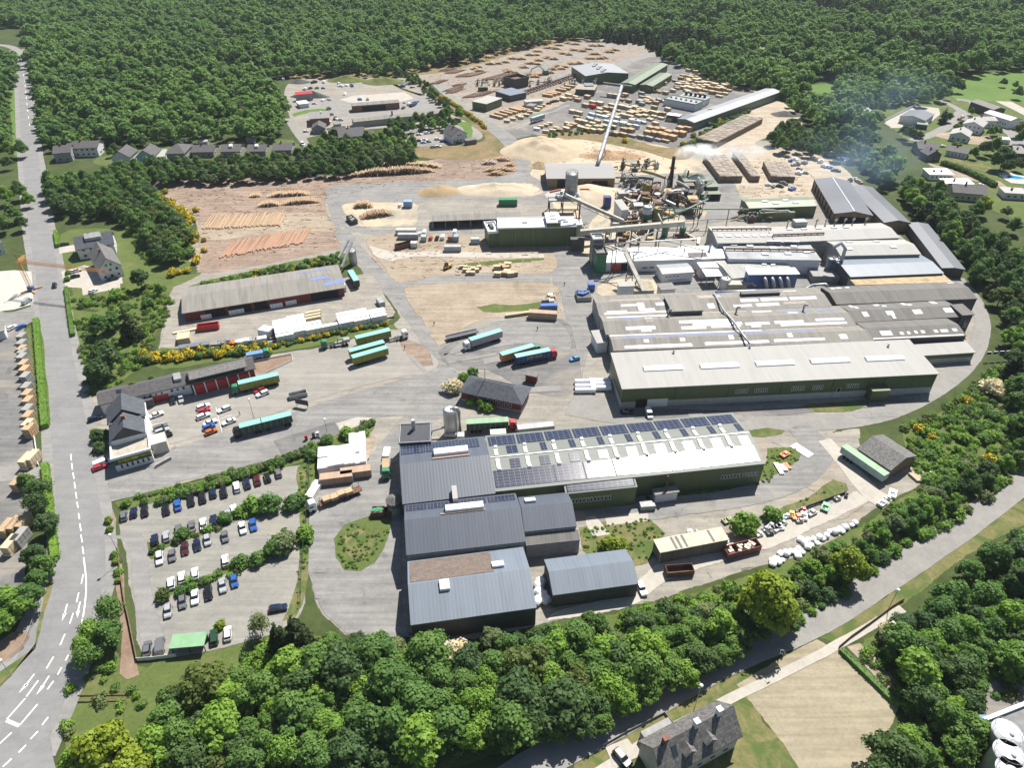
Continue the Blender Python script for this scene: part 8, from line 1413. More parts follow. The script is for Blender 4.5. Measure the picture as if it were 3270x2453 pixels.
def proto(kind,col,k):
 key=(kind,col,k)
 if key not in PROT:
  sd=hash((kind,k))%1000 if False else(len(PROT)*17+5);M_=LEAF[col]
  if kind=='tree':PROT[key]=(crown_mesh(sd,4.5,1.8,11,34,3600,.56,'round',True,M_,.34),trunk_mesh(sd,8.5,.3))
  elif kind=='loose':PROT[key]=(crown_mesh(sd,3.6,3.0,10,14,1700,.45,'loose',False,M_,.5),trunk_mesh(sd,8.5,.22))
  elif kind=='spruce':PROT[key]=(crown_mesh(sd,3.4,1.0,14,9,2600,.6,'cone',True,M_),trunk_mesh(sd,12,.3))
  else:PROT[key]=(crown_mesh(sd,2.1,.0,2.7,17,1100,.38,'round',True,M_,.5),trunk_mesh(sd,1.6,.12))
 return PROT[key]
NAME={'tree':('broadleaf_tree','tree'),'loose':('broadleaf_tree','tree'),'spruce':('conifer','tree'),'shrub':('shrub','shrub')}
WORD={'mid':'mid green','bright':'bright green','lime':'yellow-green','dark':'dark green','olive':'olive green','spruce':'dark','grey':'grey-green','white':'white-blossomed','gorse':'yellow-flowering gorse'}
KWD={'tree':'round-crowned tree','loose':'open-crowned tree','spruce':'pointed conifer','shrub':'shrub'}
TREES=[]
def tree(kind,col,v,s,lbl,grp,sz=1.0):
 cr,tr=proto(kind,col,r.randrange(4));nm,cat=NAME[kind]
 if col=='gorse':nm,cat='gorse_bush','shrub'
 t=thing(nm,lbl,cat,v,r.uniform(0,6.28),grp);t.scale=(s,s,s*sz)
 link('crown' if kind!='shrub' else'foliage',cr,t);link('trunk' if kind!='shrub' else'stem',tr,t);return t
LM=[('the mint-roofed shelter',(402,1390)),('the loop road',(780,1300)),('the slate hall front',(1000,1330)),('the separate slate shed',(1280,1270)),('the loading ramp',(1600,1240)),('the bale row',(1750,1180)),('the weathered barn',(1910,1000)),('the ring road bend',(2110,770)),('the lower road shadow',(1650,1400)),('the dormer house',(1480,1560)),('the stubble field',(1750,1500)),('the white corner tanks',(2150,1590)),('the main road junction',(90,1500)),('the roadside timber packs',(50,1130)),('the bark yard corner',(350,410)),('the gable house lawn',(260,590)),('the red shed gable',(380,660)),('the garage office',(330,830)),('the log field',(420,500)),('the left main road',(100,420)),('the hedge belt left end',(250,350)),('the garden houses',(500,340)),('the pale gable house',(740,320)),('the white villa',(960,280)),('the long low works shed',(840,250)),('the bank edge hall',(1640,195)),('the pale track',(1730,250)),('the plank yard',(1840,350)),('the timber stores',(1950,470)),('the lean-to store end',(2070,590)),('the grey halls',(2140,650)),('the village hall',(1980,240)),('the white bungalows',(2040,380)),('the village road bend',(2090,270)),('the meadow edge',(2060,190)),('the goods lane end',(1880,1100)),('the lower road lamp',(1920,1300)),('the right picture edge',(2200,1200)),('the hillside foot',(2050,1500)),('the scrub slope',(2120,930)),('the car park fence',(660,1180)),('the shrub strip start',(340,1150)),('the company house',(240,950)),('the fuel court',(740,920)),('the lower shrub strip',(420,1250)),('the bottom picture edge',(500,1640)),('the left picture edge',(10,1280)),('the site office',(1030,850)),('the derelict wagon',(1500,1180)),('the belt shadow',(1100,1500))]
LCNT=collections.Counter();REST=[]
def plant_all():
 """labels: each tree by its look and by how near it stands to the nearest landmark"""
 jobs=[]
 for kind,col,v,s,grp,sz in TREES:
  p=P2(Vector((v.x,v.y,2 if kind=='shrub' else 6)));l=min(LM,key=lambda l:(p[0]-l[1][0])**2+(1.5*(p[1]-l[1][1]))**2);jobs.append(((p[0]-l[1][0])**2+(1.5*(p[1]-l[1][1]))**2,kind,col,v,s,grp,sz,l[0]))
 cl=lambda j:'gorse' if j[2]=='gorse' else'shrub' if j[1]=='shrub' else'conifer' if j[1]=='spruce' else'tree'
 for c in('gorse','shrub','conifer','tree'):
  own=sorted([j for j in jobs if cl(j)==c],key=lambda j:-j[4]/(j[3]-Vector((0,0,CAM_H))).length);REST.extend(own[288:])
  for d,kind,col,v,s,grp,sz,l in sorted(own[:288],key=lambda j:j[0]):
   nn='%s %s'%(WORD[col],KWD[kind]if col!='gorse' else'bush');k=LCNT[(nn,l)];LCNT[(nn,l)]+=1
   big='' if kind=='shrub' else('tall ' if s>1.15 else'small ' if s<.75 else'')
   tree(kind,col,v,s,'%s%s, %s to %s'%(big,nn,'nearest' if k==0 else ORD[min(k,38)]+' nearest',l),grp,sz)
def put(p,kind,col,s,grp,sz=1.0,z=None):
 v=W(p,z if z is not None else(1.2 if kind=='shrub' else 6.0)*s);v.z=0;TREES.append((kind,col,v,s,grp,sz))
def fill(pts,gap,mix,grp,smin,smax,n=400,zc=None,sd=1,sz=.86):
 """scatter plants over the area the photograph shows under their crowns"""
 q=random.Random(sd);z0=zc if zc is not None else(5.5 if mix[0][0]!='shrub' else 1.2);ps=[W(p,z0)for p in pts];poly=[(p.x,p.y)for p in ps];xs,ys=[p[0]for p in poly],[p[1]for p in poly];got=[];k=0
 for _ in range(n*30):
  if len(got)>=n:break
  c=(q.uniform(min(xs),max(xs)),q.uniform(min(ys),max(ys)))
  if not inside(c,poly):continue
  s=q.uniform(smin,smax)
  if any((c[0]-g_[0])**2+(c[1]-g_[1])**2<(gap*(s+g_[2])/2)**2 for g_ in got):continue
  got.append((c[0],c[1],s));tot=sum(m_[2]for m_ in mix);x=q.uniform(0,tot)
  for kind,col,wt in mix:
   x-=wt
   if x<=0:break
  TREES.append((kind,col,Vector((c[0],c[1],0)),s if kind!='shrub' or mix[0][0]=='shrub' else s*1.2,grp,sz))
 return got
BELT='trees of the belt above the lower road'
fill(Q(310,1590,360,1500,430,1455,520,1440,600,1440,640,1420,740,1410,900,1400,1000,1420,1130,1400,1260,1360,1400,1400,1390,1465,1290,1500,1120,1560,900,1600,700,1640,400,1640),4.6,[('tree','bright',3),('tree','mid',4),('tree','dark',1),('tree','olive',.4),('loose','bright',.6)],BELT,.7,1.35,170,7,11)
fill(Q(1180,1590,1400,1490,1540,1420,1650,1360,1720,1330,1560,1320,1400,1380,1250,1450,1150,1540),4.2,[('tree','mid',3),('tree','dark',2),('tree','bright',1.5),('tree','mid',1)],BELT,.6,1.0,60,5,31)
fill(Q(700,1390,740,1370,820,1385,980,1390,1120,1365,1260,1335,1380,1320,1500,1305,1590,1322,1540,1380,1440,1430,1390,1390,1260,1380,1120,1395,900,1400,750,1410),4.0,[('tree','mid',3),('tree','dark',1),('tree','grey',1),('shrub','mid',3),('shrub','bright',2)],BELT,.5,.75,60,4,12)
for p,k,c,s in(((1660,1300),'tree','lime',1.55),((1560,1350),'tree','bright',.85),((1840,1220),'tree','lime',1.0),((1585,1285),'tree','mid',.5),((640,1370),'spruce','spruce',1.0),((600,1375),'spruce','spruce',.75),((660,1390),'spruce','spruce',.85),((560,1350),'loose','grey',.7),((950,1405),'shrub','white',1.7),((990,1405),'shrub','white',1.5),((915,1400),'shrub','white',1.2),((215,1620),'tree','lime',1.25),((280,1660),'tree','lime',1.0),((165,1645),'tree','bright',.8),((235,1320),'loose','mid',.9),((195,1365),'loose','bright',.8),((230,1370),'tree','mid',.8),((185,1420),'loose','mid',.8),((180,1400),'tree','bright',.65),((1300,1560),'tree','mid',.6)):put(p,k,c,s,BELT if p[0]>300 else'trees at the main road junction')
SCR='shrubs of the scrub slope'
fill(Q(1400,1315,1560,1285,1700,1250,1840,1182,1900,1128,1985,1075,2100,950,2212,840,2260,940,2150,1060,2030,1140,1880,1240,1760,1320,1600,1370,1500,1350),3.5,[('shrub','mid',3),('shrub','bright',4),('shrub','dark',.6),('shrub','grey',1),('tree','mid',.2)],SCR,.5,1.35,260,1.5,13)
fill(Q(1960,960,2060,900,2150,820,2212,790,2240,880,2120,980,2000,1050,1975,1000),4.6,[('shrub','mid',4),('shrub','bright',2),('shrub','grey',1),('shrub','dark',1)],SCR,.6,1.3,50,1.5,14)
fill(Q(1700,1235,1760,1205,1900,1132,1990,1090,2130,1005,2212,960,2212,990,2020,1118,1870,1210,1760,1270,1660,1290),6.2,[('tree','mid',2),('tree','bright',2),('tree','dark',1),('tree','grey',.5)],'small trees of the scrub slope',.38,.68,60,3,15)
for p in Q(2090,864,2012,945,1986,926,2140,990):put(p,'shrub','gorse',.9,SCR)
for p in(('h',1960,1365),('p',1080,480)):put(p,'shrub','white',2.0,SCR)
HILL='trees on the hillside right of the lower road'
fill(Q(1920,1370,1990,1310,2090,1230,2212,1150,2290,1200,2290,1440,2180,1460,2110,1480,2100,1560,2110,1640,2020,1690,1890,1690,1960,1590,1990,1500,1960,1420),5.0,[('tree','mid',4),('tree','bright',3),('tree','dark',2),('shrub','mid',2),('spruce','dark',.4)],HILL,.6,1.15,110,4.5,16)
EAST='trees of the wood beside the ring road'
fill(Q(1945,395,1975,385,2060,440,2120,490,2212,540,2290,620,2270,830,2180,830,2195,790,2185,690,2160,630,2115,590,2120,572,2066,525,2000,465),6.0,[('tree','mid',3),('tree','dark',2),('tree','bright',1.5),('spruce','spruce',1.6),('tree','olive',.6)],EAST,.7,1.1,190,6,17)
fill(Q(1690,270,1720,262,1745,285,1760,280,1800,300,1870,335,1905,368,1895,372,1860,345,1800,330,1700,320,1655,300),7,[('tree','mid',3),('tree','dark',2),('tree','bright',1)],EAST,.75,1.0,40,5,18)
LEFT='trees between the main road and the bark yard'
fill(Q(105,390,150,375,300,372,325,400,345,440,400,490,395,540,345,555,320,520,250,450,120,455),5.2,[('tree','mid',3),('tree','dark',2),('tree','olive',.5)],LEFT,.8,1.15,90,6,19)
HED='trees of the hedge belt behind the log yard'
fill(Q(235,355,330,350,480,348,600,340,700,320,850,312,890,318,895,340,740,368,560,378,330,388,240,385),5.2,[('tree','mid',3),('tree','dark',2),('tree','grey',1),('tree','olive',.6)],HED,.65,.95,160,5,20)
for p,k,c,s in(((275,700),'spruce','spruce',1.15),((225,770),'tree','dark',1.25),((210,800),'tree','dark',1.0),((215,700),'tree','mid',.9),((240,690),'tree','mid',.8),((300,600),'tree','dark',.95),((345,625),'tree','mid',.5),((320,655),'shrub','mid',1.4),((250,640),'shrub','bright',1.6),((290,840),'tree','mid',.55),((330,825),'tree','mid',.5),((275,850),'shrub','dark',1.7),((250,870),'shrub','grey',1.5),((385,545),'tree','mid',.75),((410,545),'shrub','mid',1.6),((1000,815),'shrub','bright',1.0)):put(p,k,c,s,LEFT)
EDGE='trees at the left picture edge'
for p,k,c,s in(((20,320),'tree','bright',1.0),((45,320),'tree','mid',1.0),((0,300),'tree','mid',1.0),((15,350),'tree','dark',.8),((40,410),'tree','mid',1.0),((60,430),'tree','bright',.8),((10,420),'tree','bright',1.0),((25,460),'tree','mid',.95),((45,480),'tree','dark',.8),((0,480),'tree','mid',1.0),((15,205),'tree','mid',.9),((10,250),'tree','mid',.9),((85,1060),'loose','dark',1.0),((75,1090),'loose','dark',.9),((100,1130),'tree','dark',.75),((70,1200),'tree','dark',.7),((95,1220),'tree','mid',.7),((30,1300),'tree','bright',.95),((60,1290),'tree','mid',.8),((5,1340),'tree','bright',.8),((80,1250),'tree','mid',.6),((55,1040),'tree','mid',.55)):put(p,k,c,s,EDGE)
CPK='shrubs of the car park strips'
for p,c,s in((('i',1610,840),'mid',1.5),(('i',1980,705),'mid',1.5),(('i',2100,650),'bright',1.3),(('i',2180,600),'bright',1.3),(('i',1560,900),'dark',1.0),(('i',1340,1000),'dark',.7),(('i',1420,960),'mid',.8),(('i',1430,1390),'olive',1.3),(('i',1600,1350),'mid',1.1),(('i',1680,1320),'mid',1.0),(('i',1800,1260),'mid',1.0),(('i',2120,1090),'mid',1.6),(('k',160,985),'mid',2.0),(('k',30,1010),'bright',1.7),(('k',375,985),'mid',1.6),(('k',420,950),'mid',1.4),(('k',300,1330),'grey',2.0),(('k',480,1260),'bright',1.6),(('k',220,1370),'mid',1.8),(('k',60,1480),'mid',1.3),(('i',955,725),'lime',.9),(('i',970,800),'lime',.8),(('i',1010,1030),'bright',.9),(('i',1020,1085),'lime',.8),(('i',1040,1180),'bright',.9),(('i',1045,1255),'lime',.7),(('i',1110,580),'bright',1.0),(('i',1270,560),'mid',.9),(('k',680,430),'mid',1.3),(('k',850,370),'bright',1.4),(('k',545,560),'mid',1.2),(('k',250,630),'mid',1.2),(('l',850,85),'bright',1.2),(('l',940,120),'bright',1.2),(('l',1000,140),'bright',1.2),(('q',1650,790),'white',1.9),(('q',1820,655),'mid',1.2),(('e',700,1420),'dark',1.6),(('e',700,1500),'dark',1.4),(('e',670,1390),'lime',.8),(('e',475,310),'mid',.9),(('e',480,265),'bright',.8),(('m',1880,1170),'bright',2.3),(('m',2120,1090),'bright',1.6),(('m',690,1350),'lime',1.6),(('m',780,1370),'lime',1.4),(('j',1940,400),'lime',.8)):put(p,'shrub',c,s*(.72 if p[0]=='i' else.9),CPK)
for i in range(15):put(('i',1400+i*60+(i>3)*5,560-i*19-(i>8)*2),'shrub',['mid','grey','bright','dark'][i%4],.75,'shrubs of the entry hedge')
for i in range(9):put(('k',30+i*55,690-i*20),'shrub',['mid','grey','dark'][i%3],.85,'shrubs of the entry hedge')
for i in range(7):put(('k',880+i*32,400-i*22),'shrub',['mid','grey'][i%2],.7,'shrubs of the entry hedge')
GO='gorse bushes on the yard banks'
q_=random.Random(21)
for i in range(52):f=i/51;put(('e',990+900*f+q_.uniform(-15,15),865-70*f+q_.uniform(-28,28)),'shrub','gorse' if q_.random()<.6 else q_.choice(['mid','dark']),q_.uniform(.7,1.1),GO)
for i in range(34):f=i/33;put(('q',10+1040*f+q_.uniform(-12,12),436-206*f+q_.uniform(-14,14)),'shrub','gorse' if q_.random()<.55 else'mid',q_.uniform(.45,.7),GO)
for i in range(46):f=i/45*5;k_=min(int(f),4);A_,B_=[((1050,1360),(1180,1430)),((1180,1430),(1270,1480)),((1270,1480),(1340,1530)),((1340,1530),(1290,1620)),((1290,1620),(1390,1650))][k_];put(('a',A_[0]+(B_[0]-A_[0])*(f-k_)+q_.uniform(-22,22),A_[1]+(B_[1]-A_[1])*(f-k_)+q_.uniform(-18,18)),'shrub','gorse',q_.uniform(.6,1.0),GO)
for x,y in[(a+q_.uniform(-28,28),b_+q_.uniform(-28,28))for a,b_ in Q(1170,1350,1220,1430,1240,1445,1275,1490,1210,1410,1300,1525,1260,1460,1290,1480,1320,1510,1250,1510,1350,1530,1300,1540,1380,1500)]:put(('a',x,y),'shrub','gorse',q_.uniform(.8,1.2),GO)
for x,y in Q(1360,40,1440,35,1440,105,1395,155,1380,185,1260,262,1210,275,1215,245,1320,250):put(('e',x,y),'shrub','gorse',q_.uniform(.7,1.1),GO)
for i in range(44):f=i/43;put(('s',300+490*f,690+330*f+q_.uniform(-12,12)-60*f*(1-f)),'shrub','gorse',q_.uniform(.6,1.0),GO)
for x,y in Q(1470,1000,1530,1010,1580,990,1640,880,1670,850,1600,940,1560,960,1310,1110,1420,1100,1200,1190,1450,1090,620,1160,1690,830,1500,960):put(('t',x,y),'shrub','gorse' if q_.random()<.7 else'mid',q_.uniform(.8,1.3),GO)
fill(Q(440,612,540,590,730,548,745,562,560,600,420,640),3.5,[('shrub','mid',3),('shrub','dark',1),('shrub','gorse',.6)],'shrubs above the red shed',.5,.9,60,.8,22)
fill(Q(1160,292,1330,268,1345,275,1180,300),3.5,[('shrub','mid',1)],'shrubs on the lumber yard corner bank',.5,.8,30,.5,23)
fill(Q(1480,312,1560,255,1645,195,1660,205,1590,265,1500,330),4,[('shrub','mid',3),('shrub','olive',1),('shrub','gorse',.8)],'shrubs on the bank below the long grey hall',.6,1.0,70,.8,24)
fill(L('u',1200,100,1320,110,1480,180,1600,280,1680,360,1780,450,1740,460,1600,370,1500,280,1300,160,1180,130),4.5,[('tree','mid',2),('tree','dark',1),('shrub','mid',2)],'trees along the left works boundary',.4,.65,50,2.5,25)
fill(L('u',420,760,560,700,700,780,1020,740,1120,640,1380,560,1640,540,1840,470,1880,560,1760,640,1600,640,1250,680,1400,780,1380,900,1250,900,700,880,430,850),6,[('tree','mid',3),('tree','dark',2),('tree','bright',1)],'trees around the pale gable house',.55,.85,70,4,26)
VIL='trees in the village'
for x,y,k,c,s in((240,760,'tree','grey',.9),(300,600,'tree','mid',1.0),(250,560,'tree','mid',.9),(520,510,'tree','grey',.7),(850,470,'tree','mid',1.2),(1110,420,'tree','mid',1.1),(1290,290,'tree','mid',1.1),(1360,320,'tree','dark',.9),(1940,260,'tree','dark',.7),(2140,400,'tree','mid',.9),(2100,300,'tree','mid',.6),(1130,720,'spruce','spruce',.9),(1200,730,'tree','dark',.7),(680,960,'tree','dark',1.0),(600,920,'tree','dark',.9),(780,980,'shrub','olive',1.8),(1820,920,'tree','mid',.6),(1760,940,'tree','mid',.6),(1880,930,'tree','mid',.5),(1700,1150,'tree','dark',1.0),(1830,1120,'tree','mid',1.0),(1960,1270,'tree','dark',1.4),(1870,1320,'tree','dark',1.1),(2000,1400,'tree','dark',.9),(2150,1370,'tree','olive',.8),(1540,1220,'tree','mid',.7),(1300,1120,'shrub','mid',1.6),(2160,900,'tree','olive',1.0),(2190,1000,'tree','mid',.9),(1380,820,'shrub','mid',1.5),(1300,870,'shrub','mid',1.5),(1500,660,'tree','mid',.5)):put(('v',x,y),k,c,s,VIL)
for i in range(16):put(('v',1130+i*45,1360+i*14+(i*i)*.35),'shrub','dark' if i%2 else'mid',1.15,'village hedge bushes')
for x,y,c,s in((1930,1010,'lime',1.0),(1880,1040,'mid',.9),(1620,880,'mid',.8),(2150,1150,'mid',.8),(2090,1050,'grey',.7)):put(('d',x,y),'tree',c,s,VIL)
for i in range(10):put(('a',780+i*18*(1+i*.3),1075-i*7-(i%2)*35),'tree',['mid','dark'][i%2],.55,'trees among the garden houses')
plant_all()
def hedge(lbl,a,b_,w_,hh,col,ls=.4):
 A,B=G(a),G(b_);d=B-A;Ln=d.length;m=MB();q=random.Random(9);m.box((Ln/2,0,hh*.46),(Ln,w_*.8,hh*.92))
 for i in range(int(Ln*26)):
  x=q.uniform(0,Ln);f=q.choice([0,0,1,2]);p=Vector((x,q.uniform(-w_/2,w_/2),hh+q.gauss(0,.12)))if f==0 else Vector((x,(w_/2 if f==1 else-w_/2)+q.gauss(0,.08),q.uniform(.1,hh)));n_=Vector((q.gauss(0,.6),q.gauss(0,.6)+(0,1,-1)[f],1 if f==0 else.3)).normalized();t1=n_.cross(Vector((1,q.gauss(0,1),q.gauss(0,1)))).normalized();t2=n_.cross(t1);s=ls*q.uniform(.6,1.3);m.add([p-t1*s*.5,p-t2*s*.5,p+t1*s*.5,p+t2*s*.5],[(0,1,2,3)])
 me=bpy.data.meshes.new('hedge');me.from_pydata(m.v,[],m.f);me.materials.append(LEAF[col]);o=link('hedge',me);o.location=A;o.rotation_euler.z=math.atan2(d.y,d.x);tag(o,lbl,'hedge');return o
hedge('long clipped bright green hedge beside the main road',('e',262,612),('e',328,1370),2.4,2.0,'bright');hedge('narrow clipped hedge on the lawn side of the main road',('e',472,385),('e',520,720),1.6,1.6,'bright');hedge('lower hedge stretch under the roadside trees',('i',410,250),('i',500,1080),2.2,1.8,'bright');hedge('straight hedge between stubble field and sand verge',('p',590,620),('p',1110,1130),1.6,1.0,'mid',.3);hedge('thin planting strip beside the silver saloon lane',('e',1015,1275),('e',1050,1445),.9,.7,'olive',.3);hedge('short dark hedge at the blue-roofed house',('e',400,-10),('e',415,90),2,2,'bright')
def scatter(name,label,pts,rot,scl,idx,FC,cat):
 me=bpy.data.meshes.new(name);me.from_pydata(pts,[],[])
 for nm,typ,data in(('rot','FLOAT',rot),('scl','FLOAT',scl),('idx','INT',idx)):a=me.attributes.new(nm,typ,'POINT');a.data.foreach_set('value',data)
 fo=link(name,me);fo['kind']='stuff';fo['label']=label;fo['category']=cat
 ng=bpy.data.node_groups.new(name,'GeometryNodeTree');ng.interface.new_socket('Geometry',in_out='INPUT',socket_type='NodeSocketGeometry');ng.interface.new_socket('Geometry',in_out='OUTPUT',socket_type='NodeSocketGeometry')
 gi,go=ng.nodes.new('NodeGroupInput'),ng.nodes.new('NodeGroupOutput');ip=ng.nodes.new('GeometryNodeInstanceOnPoints');ci=ng.nodes.new('GeometryNodeCollectionInfo');ci.inputs[0].default_value=FC;ci.inputs[1].default_value=True;ci.inputs[2].default_value=True
 def na(nm,typ):n=ng.nodes.new('GeometryNodeInputNamedAttribute');n.data_type=typ;n.inputs[0].default_value=nm;return n.outputs[0]
 cx=ng.nodes.new('ShaderNodeCombineXYZ');ng.links.new(na('rot','FLOAT'),cx.inputs[2]);ng.links.new(gi.outputs[0],ip.inputs['Points']);ng.links.new(ci.outputs[0],ip.inputs['Instance']);ip.inputs['Pick Instance'].default_value=True;ng.links.new(na('idx','INT'),ip.inputs['Instance Index']);ng.links.new(cx.outputs[0],ip.inputs['Rotation']);ng.links.new(na('scl','FLOAT'),ip.inputs['Scale']);ng.links.new(ip.outputs[0],go.inputs[0])
 fo.modifiers.new('scatter','NODES').node_group=ng;return fo
def rest(name,label,cat,test):
 js=[j for j in REST if test(j)]
 if not js:return
 ks=sorted({(j[1],j[2])for j in js});C_=bpy.data.collections.new(name+'_kinds')
 for i,(k,c)in enumerate(ks):o=bpy.data.objects.new('kind_%02d'%i,proto(k,c,0)[0]);C_.objects.link(o)
 scatter(name,label,[tuple(j[3])for j in js],[r.uniform(0,6.28)for j in js],[j[4]for j in js],[ks.index((j[1],j[2]))for j in js],C_,cat)
rest('undergrowth','far small shrubs on the yard banks and village plots','shrubs',lambda j:j[1]=='shrub');rest('far_trees','far trees of the village, belts and wood edges','trees',lambda j:j[1]!='shrub')
FC=bpy.data.collections.new('forest_kinds')
for i in range(7):
 if i<5:me=crown_mesh(300+i,4.9,5,14,17,640,1.0,'round',True,LEAF['forest'],.25)
 else:me=crown_mesh(300+i,3.2,2,17,9,560,1.0,'cone',True,LEAF['spruce'])
 o=bpy.data.objects.new('forest_kind',me);FC.objects.link(o)
FP=[(Q(-900,60,40,45,62,70,60,120,75,230,88,300,130,303,300,292,430,282,600,285,622,250,612,200,560,172,600,152,640,148,760,146,860,148,930,128,1010,118,1110,92,1210,72,1262,70,1390,80,1432,108,1470,128,1560,165,1660,182,1700,205,1750,252,1780,272,1880,340,1912,385,1960,372,1900,290,1880,215,1960,205,2055,195,2060,152,2140,140,2230,132,2400,190,3300,190,3600,-60,-900,-60),1),(Q(-500,110,12,112,34,125,34,165,14,175,14,290,-40,320,-500,320),2),(Q(2240,480,2400,430,2800,700,2500,1000,2260,800,2230,600),3)]
pts_,rot,scl,idx=[],[],[],[]
clear=[Q(1732,182,1790,172,1835,200,1792,216,1745,205),Q(1565,90,1655,82,1685,94,1640,106),Q(475,62,486,60,494,84,484,84),Q(0,82,60,84,60,110,0,112),Q(462,62,478,60,525,112,585,168,560,170,505,118)]
CL=[[(W(p).x,W(p).y)for p in c]for c in clear]
qf=random.Random(44)
for pl,sd in FP:
 poly=[(W(p,8).x,W(p,8).y)for p in pl];xs,ys=[p[0]for p in poly],[p[1]for p in poly];x0,x1,y0,y1=max(min(xs),-1500),min(max(xs),1500),min(ys),min(max(ys),1720);cell=6.6;y=y0
 while y<y1:
  x=x0;lim=260+y*.78
  while x<x1:
   c=(x+qf.uniform(-3.2,3.2),y+qf.uniform(-3.2,3.2));x+=cell
   if abs(c[0])>lim or not inside(c,poly)or any(inside(c,k)for k in CL):continue
   nz=noise.noise(Vector((c[0]*.008,c[1]*.008,3)));nz2=noise.noise(Vector((c[0]*.025,c[1]*.025,9)))
   con=(nz>.22 and c[0]>100 and c[1]>650)or qf.random()<.02
   pts_.append((c[0],c[1],-1+nz2*2.5));rot.append(qf.uniform(0,6.28));scl.append(qf.choice([.55,.7,.8,.88,.95,1.2])*qf.uniform(.9,1.1)*(1+nz2*.35));idx.append(qf.choice([5,6])if con else qf.randrange(5))
  y+=cell*.92
scatter('forest','wide dense broadleaf forest with dark conifer groups behind the works',pts_,rot,scl,idx,FC,'forest')
print('trees',len(TREES),'forest',len(pts_))
for p in Q(530,238,540,242,548,236,522,244):v=W(p,6);v.z=0;t=thing('dead_tree','bare brown tree in the dead group inside the left forest','tree',v,r.uniform(0,6),'dead trees in the forest');link('crown',crown_mesh(int(v.x),3,5,13,8,500,.5,'loose',False,LEAF['brown'],.5),t);link('trunk',trunk_mesh(5,13,.3),t)
# ------ low cover of the scrub
gq=random.Random(5);CC=bpy.data.collections.new('cover_kinds')
for i,c in enumerate(('mid','grey','bright','olive','dark')):CC.objects.link(bpy.data.objects.new('cover_%02d'%i,crown_mesh(700+i,1.3,0,1.0,7,150,.36,'loose',False,LEAF[c],.6)))
cp,cs_=[],[];lim_=1e9;pi_=0
for pl,dn in((Q(1400,1310,1560,1270,1700,1232,1840,1165,1900,1112,1985,1062,1960,950,2060,880,2140,800,2230,790,2290,870,2230,1000,2060,1135,1880,1232,1640,1375,1400,1480,1200,1590,700,1690,300,1690,340,1500,600,1370,1000,1405,1250,1345),3.2),(Q(1850,1410,1960,1340,2212,1140,2300,1120,2300,1480,2130,1520,2080,1690,1900,1690,1960,1540),4),(Q(160,650,330,610,380,640,340,740,310,790,230,850,185,860),6),(Q(140,1490,200,1390,240,1420,300,1460,320,1520,300,1660,140,1650),14),(Q(105,380,310,370,420,500,400,570,330,590,250,470,120,470),5),(Q(440,612,540,590,730,548,745,562,560,600,420,640),4),(Q(1485,312,1560,258,1645,198,1655,206,1590,265,1500,330),5),(L('k',560,600,840,430,1080,255,1095,330,1000,430,840,500,700,640),9),(Q(725,1165,745,1140,800,1118,842,1118,840,1150,805,1205,770,1230,738,1228),5),(Q(1390,1078,1480,1062,1650,1003,1665,970,1720,970,1735,990,1660,1045,1450,1082),7),(Q(1250,1145,1400,1120,1435,1150,1390,1215,1260,1190),7),(Q(1640,1115,1740,1075,1830,1045,1760,1088),6),(Q(645,1010,682,990,668,1060,666,1240,640,1335,645,1100),6),(L('i',1290,920,1400,950,1650,870,2212,610,2212,680,1950,800,1450,990,1320,1080),4),(L('i',1370,1310,1520,1330,2300,1020,2320,1110,1750,1320,1420,1420),4),(Q(250,1088,600,990,805,908,640,1003,430,1068),4),(Q(1945,930,2060,872,2130,800,2140,830,2000,950),5)):
 pi_+=1;lim_=len(cp)if 9<=pi_<=13 or pi_==18 else 1e9;dn=dn*(.3 if lim_<1e9 else 1);poly=[(W(p).x,W(p).y)for p in pl];xs,ys=[p[0]for p in poly],[p[1]for p in poly];n=int((max(xs)-min(xs))*(max(ys)-min(ys))/dn)
 for _ in range(n):
  c=(gq.uniform(min(xs),max(xs)),gq.uniform(min(ys),max(ys)))
  if inside(c,poly)and noise.noise(Vector((c[0]*.07,c[1]*.07,1)))>-.28:cp.append((c[0],c[1],.05));cs_.append(gq.uniform(.5,1.35)*(1 if len(cp)<lim_ else.36))
scatter('ground_cover','low rough brambles and weeds covering the slopes between shrubs',cp,[gq.uniform(0,6.28)for _ in cp],cs_,[gq.choice([0,0,1,2,2,2,3])for _ in cp],CC,'ground cover');print('cover',len(cp))
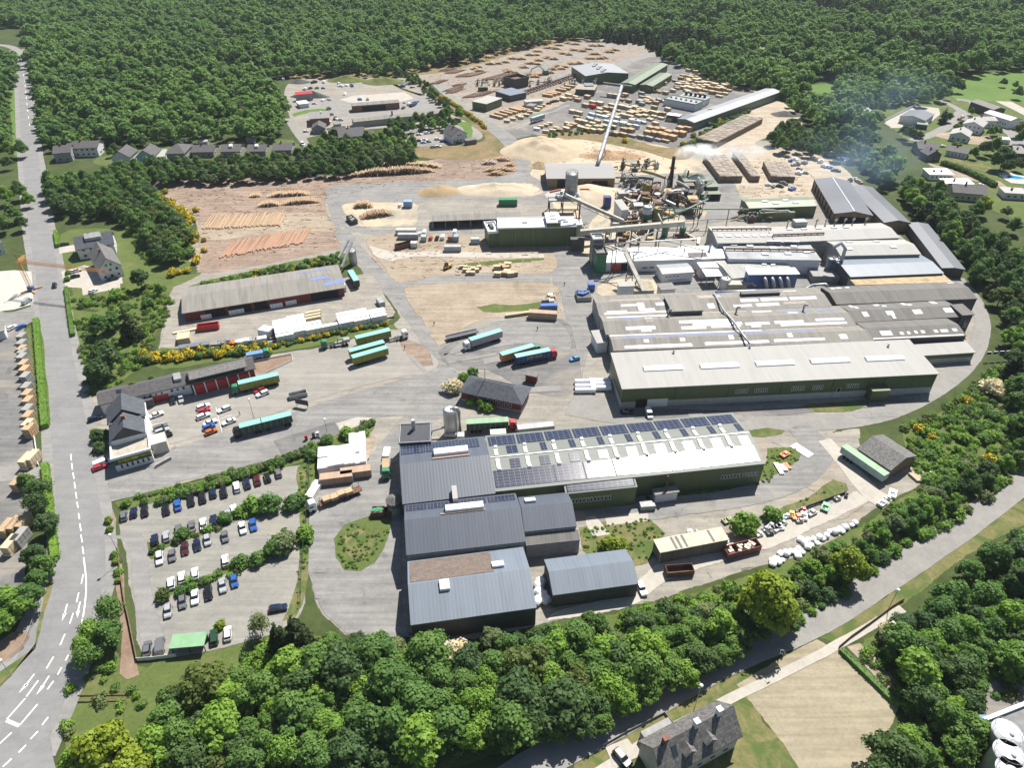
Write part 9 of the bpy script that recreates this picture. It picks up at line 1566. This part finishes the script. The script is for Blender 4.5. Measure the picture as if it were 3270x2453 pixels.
# ------ smoke
def smoke(name,lbl,c,ax,rz,dens,col,nsc,thr,wid=.2,pw=1.0,tilt=0):
 m=MB();m.lathe((0,0,0),[(max(.001,math.sin(k*math.pi/12)),-math.cos(k*math.pi/12))for k in range(13)],20)
 mt,nt=newmat(name+'_volume');tc=nt.nodes.new('ShaderNodeTexCoord');ln=nt.nodes.new('ShaderNodeVectorMath');ln.operation='LENGTH';nt.links.new(tc.outputs['Object'],ln.inputs[0]);g0=nt.nodes.new('ShaderNodeNewGeometry')
 g_=noise_tex(nt,g0.outputs['Position'],nsc,6,.62,.7);fall=mth(nt,'POWER',mth(nt,'MAXIMUM',mth(nt,'SUBTRACT',1.0,ln.outputs['Value']),0.0),pw);dn=mth(nt,'MULTIPLY',ramp(nt,g_,[(thr,(0,0,0)),(thr+wid,(1,1,1))]),fall)
 v_=nt.nodes.new('ShaderNodeVolumePrincipled');v_.inputs['Color'].default_value=(*col,1);v_.inputs['Anisotropy'].default_value=.1;nt.links.new(mth(nt,'MULTIPLY',dn,dens),v_.inputs['Density']);o_=nt.nodes.new('ShaderNodeOutputMaterial');nt.links.new(v_.outputs[0],o_.inputs['Volume'])
 o=m.obj(name,mt);o.location=c;o.scale=ax;o.rotation_euler=(0,tilt,rz);o['kind']='stuff';o['label']=lbl;o['category']='smoke';return o
smoke('smoke_plume','white smoke puffing sideways from the tall brown chimney',CHIM+Vector((13.5,1,2.2)),(16,6.5,5),.08,1.1,(.985,.987,.99),.16,.44,.2,1.0,-.02)
smoke('smoke_trail','bluish smoke trail stretching right of the white plume',CHIM+Vector((33,5,1.5)),(28,9,5.5),.1,.2,(.85,.92,1),.1,.42)
smoke('smoke_haze','thin bluish smoke drifting over the tree belt',W(('c',1640,1090),24),(46,34,18),.3,.022,(.5,.7,1),.045,.42,.3,1.0)
smoke('smoke_haze','faint blue smoke veil above the wood near the village',W(('v',350,480),28),(60,50,22),.5,.008,(.5,.7,1),.03,.42,.3,1.0)
# ------ summer air
m=MB();m.box((0,3200,84),(9990+30,7640,172));mt,nt=newmat('air');v_=nt.nodes.new('ShaderNodeVolumePrincipled');v_.inputs['Color'].default_value=(.78,.88,1,1);v_.inputs['Density'].default_value=.00005;o_=nt.nodes.new('ShaderNodeOutputMaterial');nt.links.new(v_.outputs[0],o_.inputs['Volume']);o=m.obj('haze',mt);o['kind']='stuff'
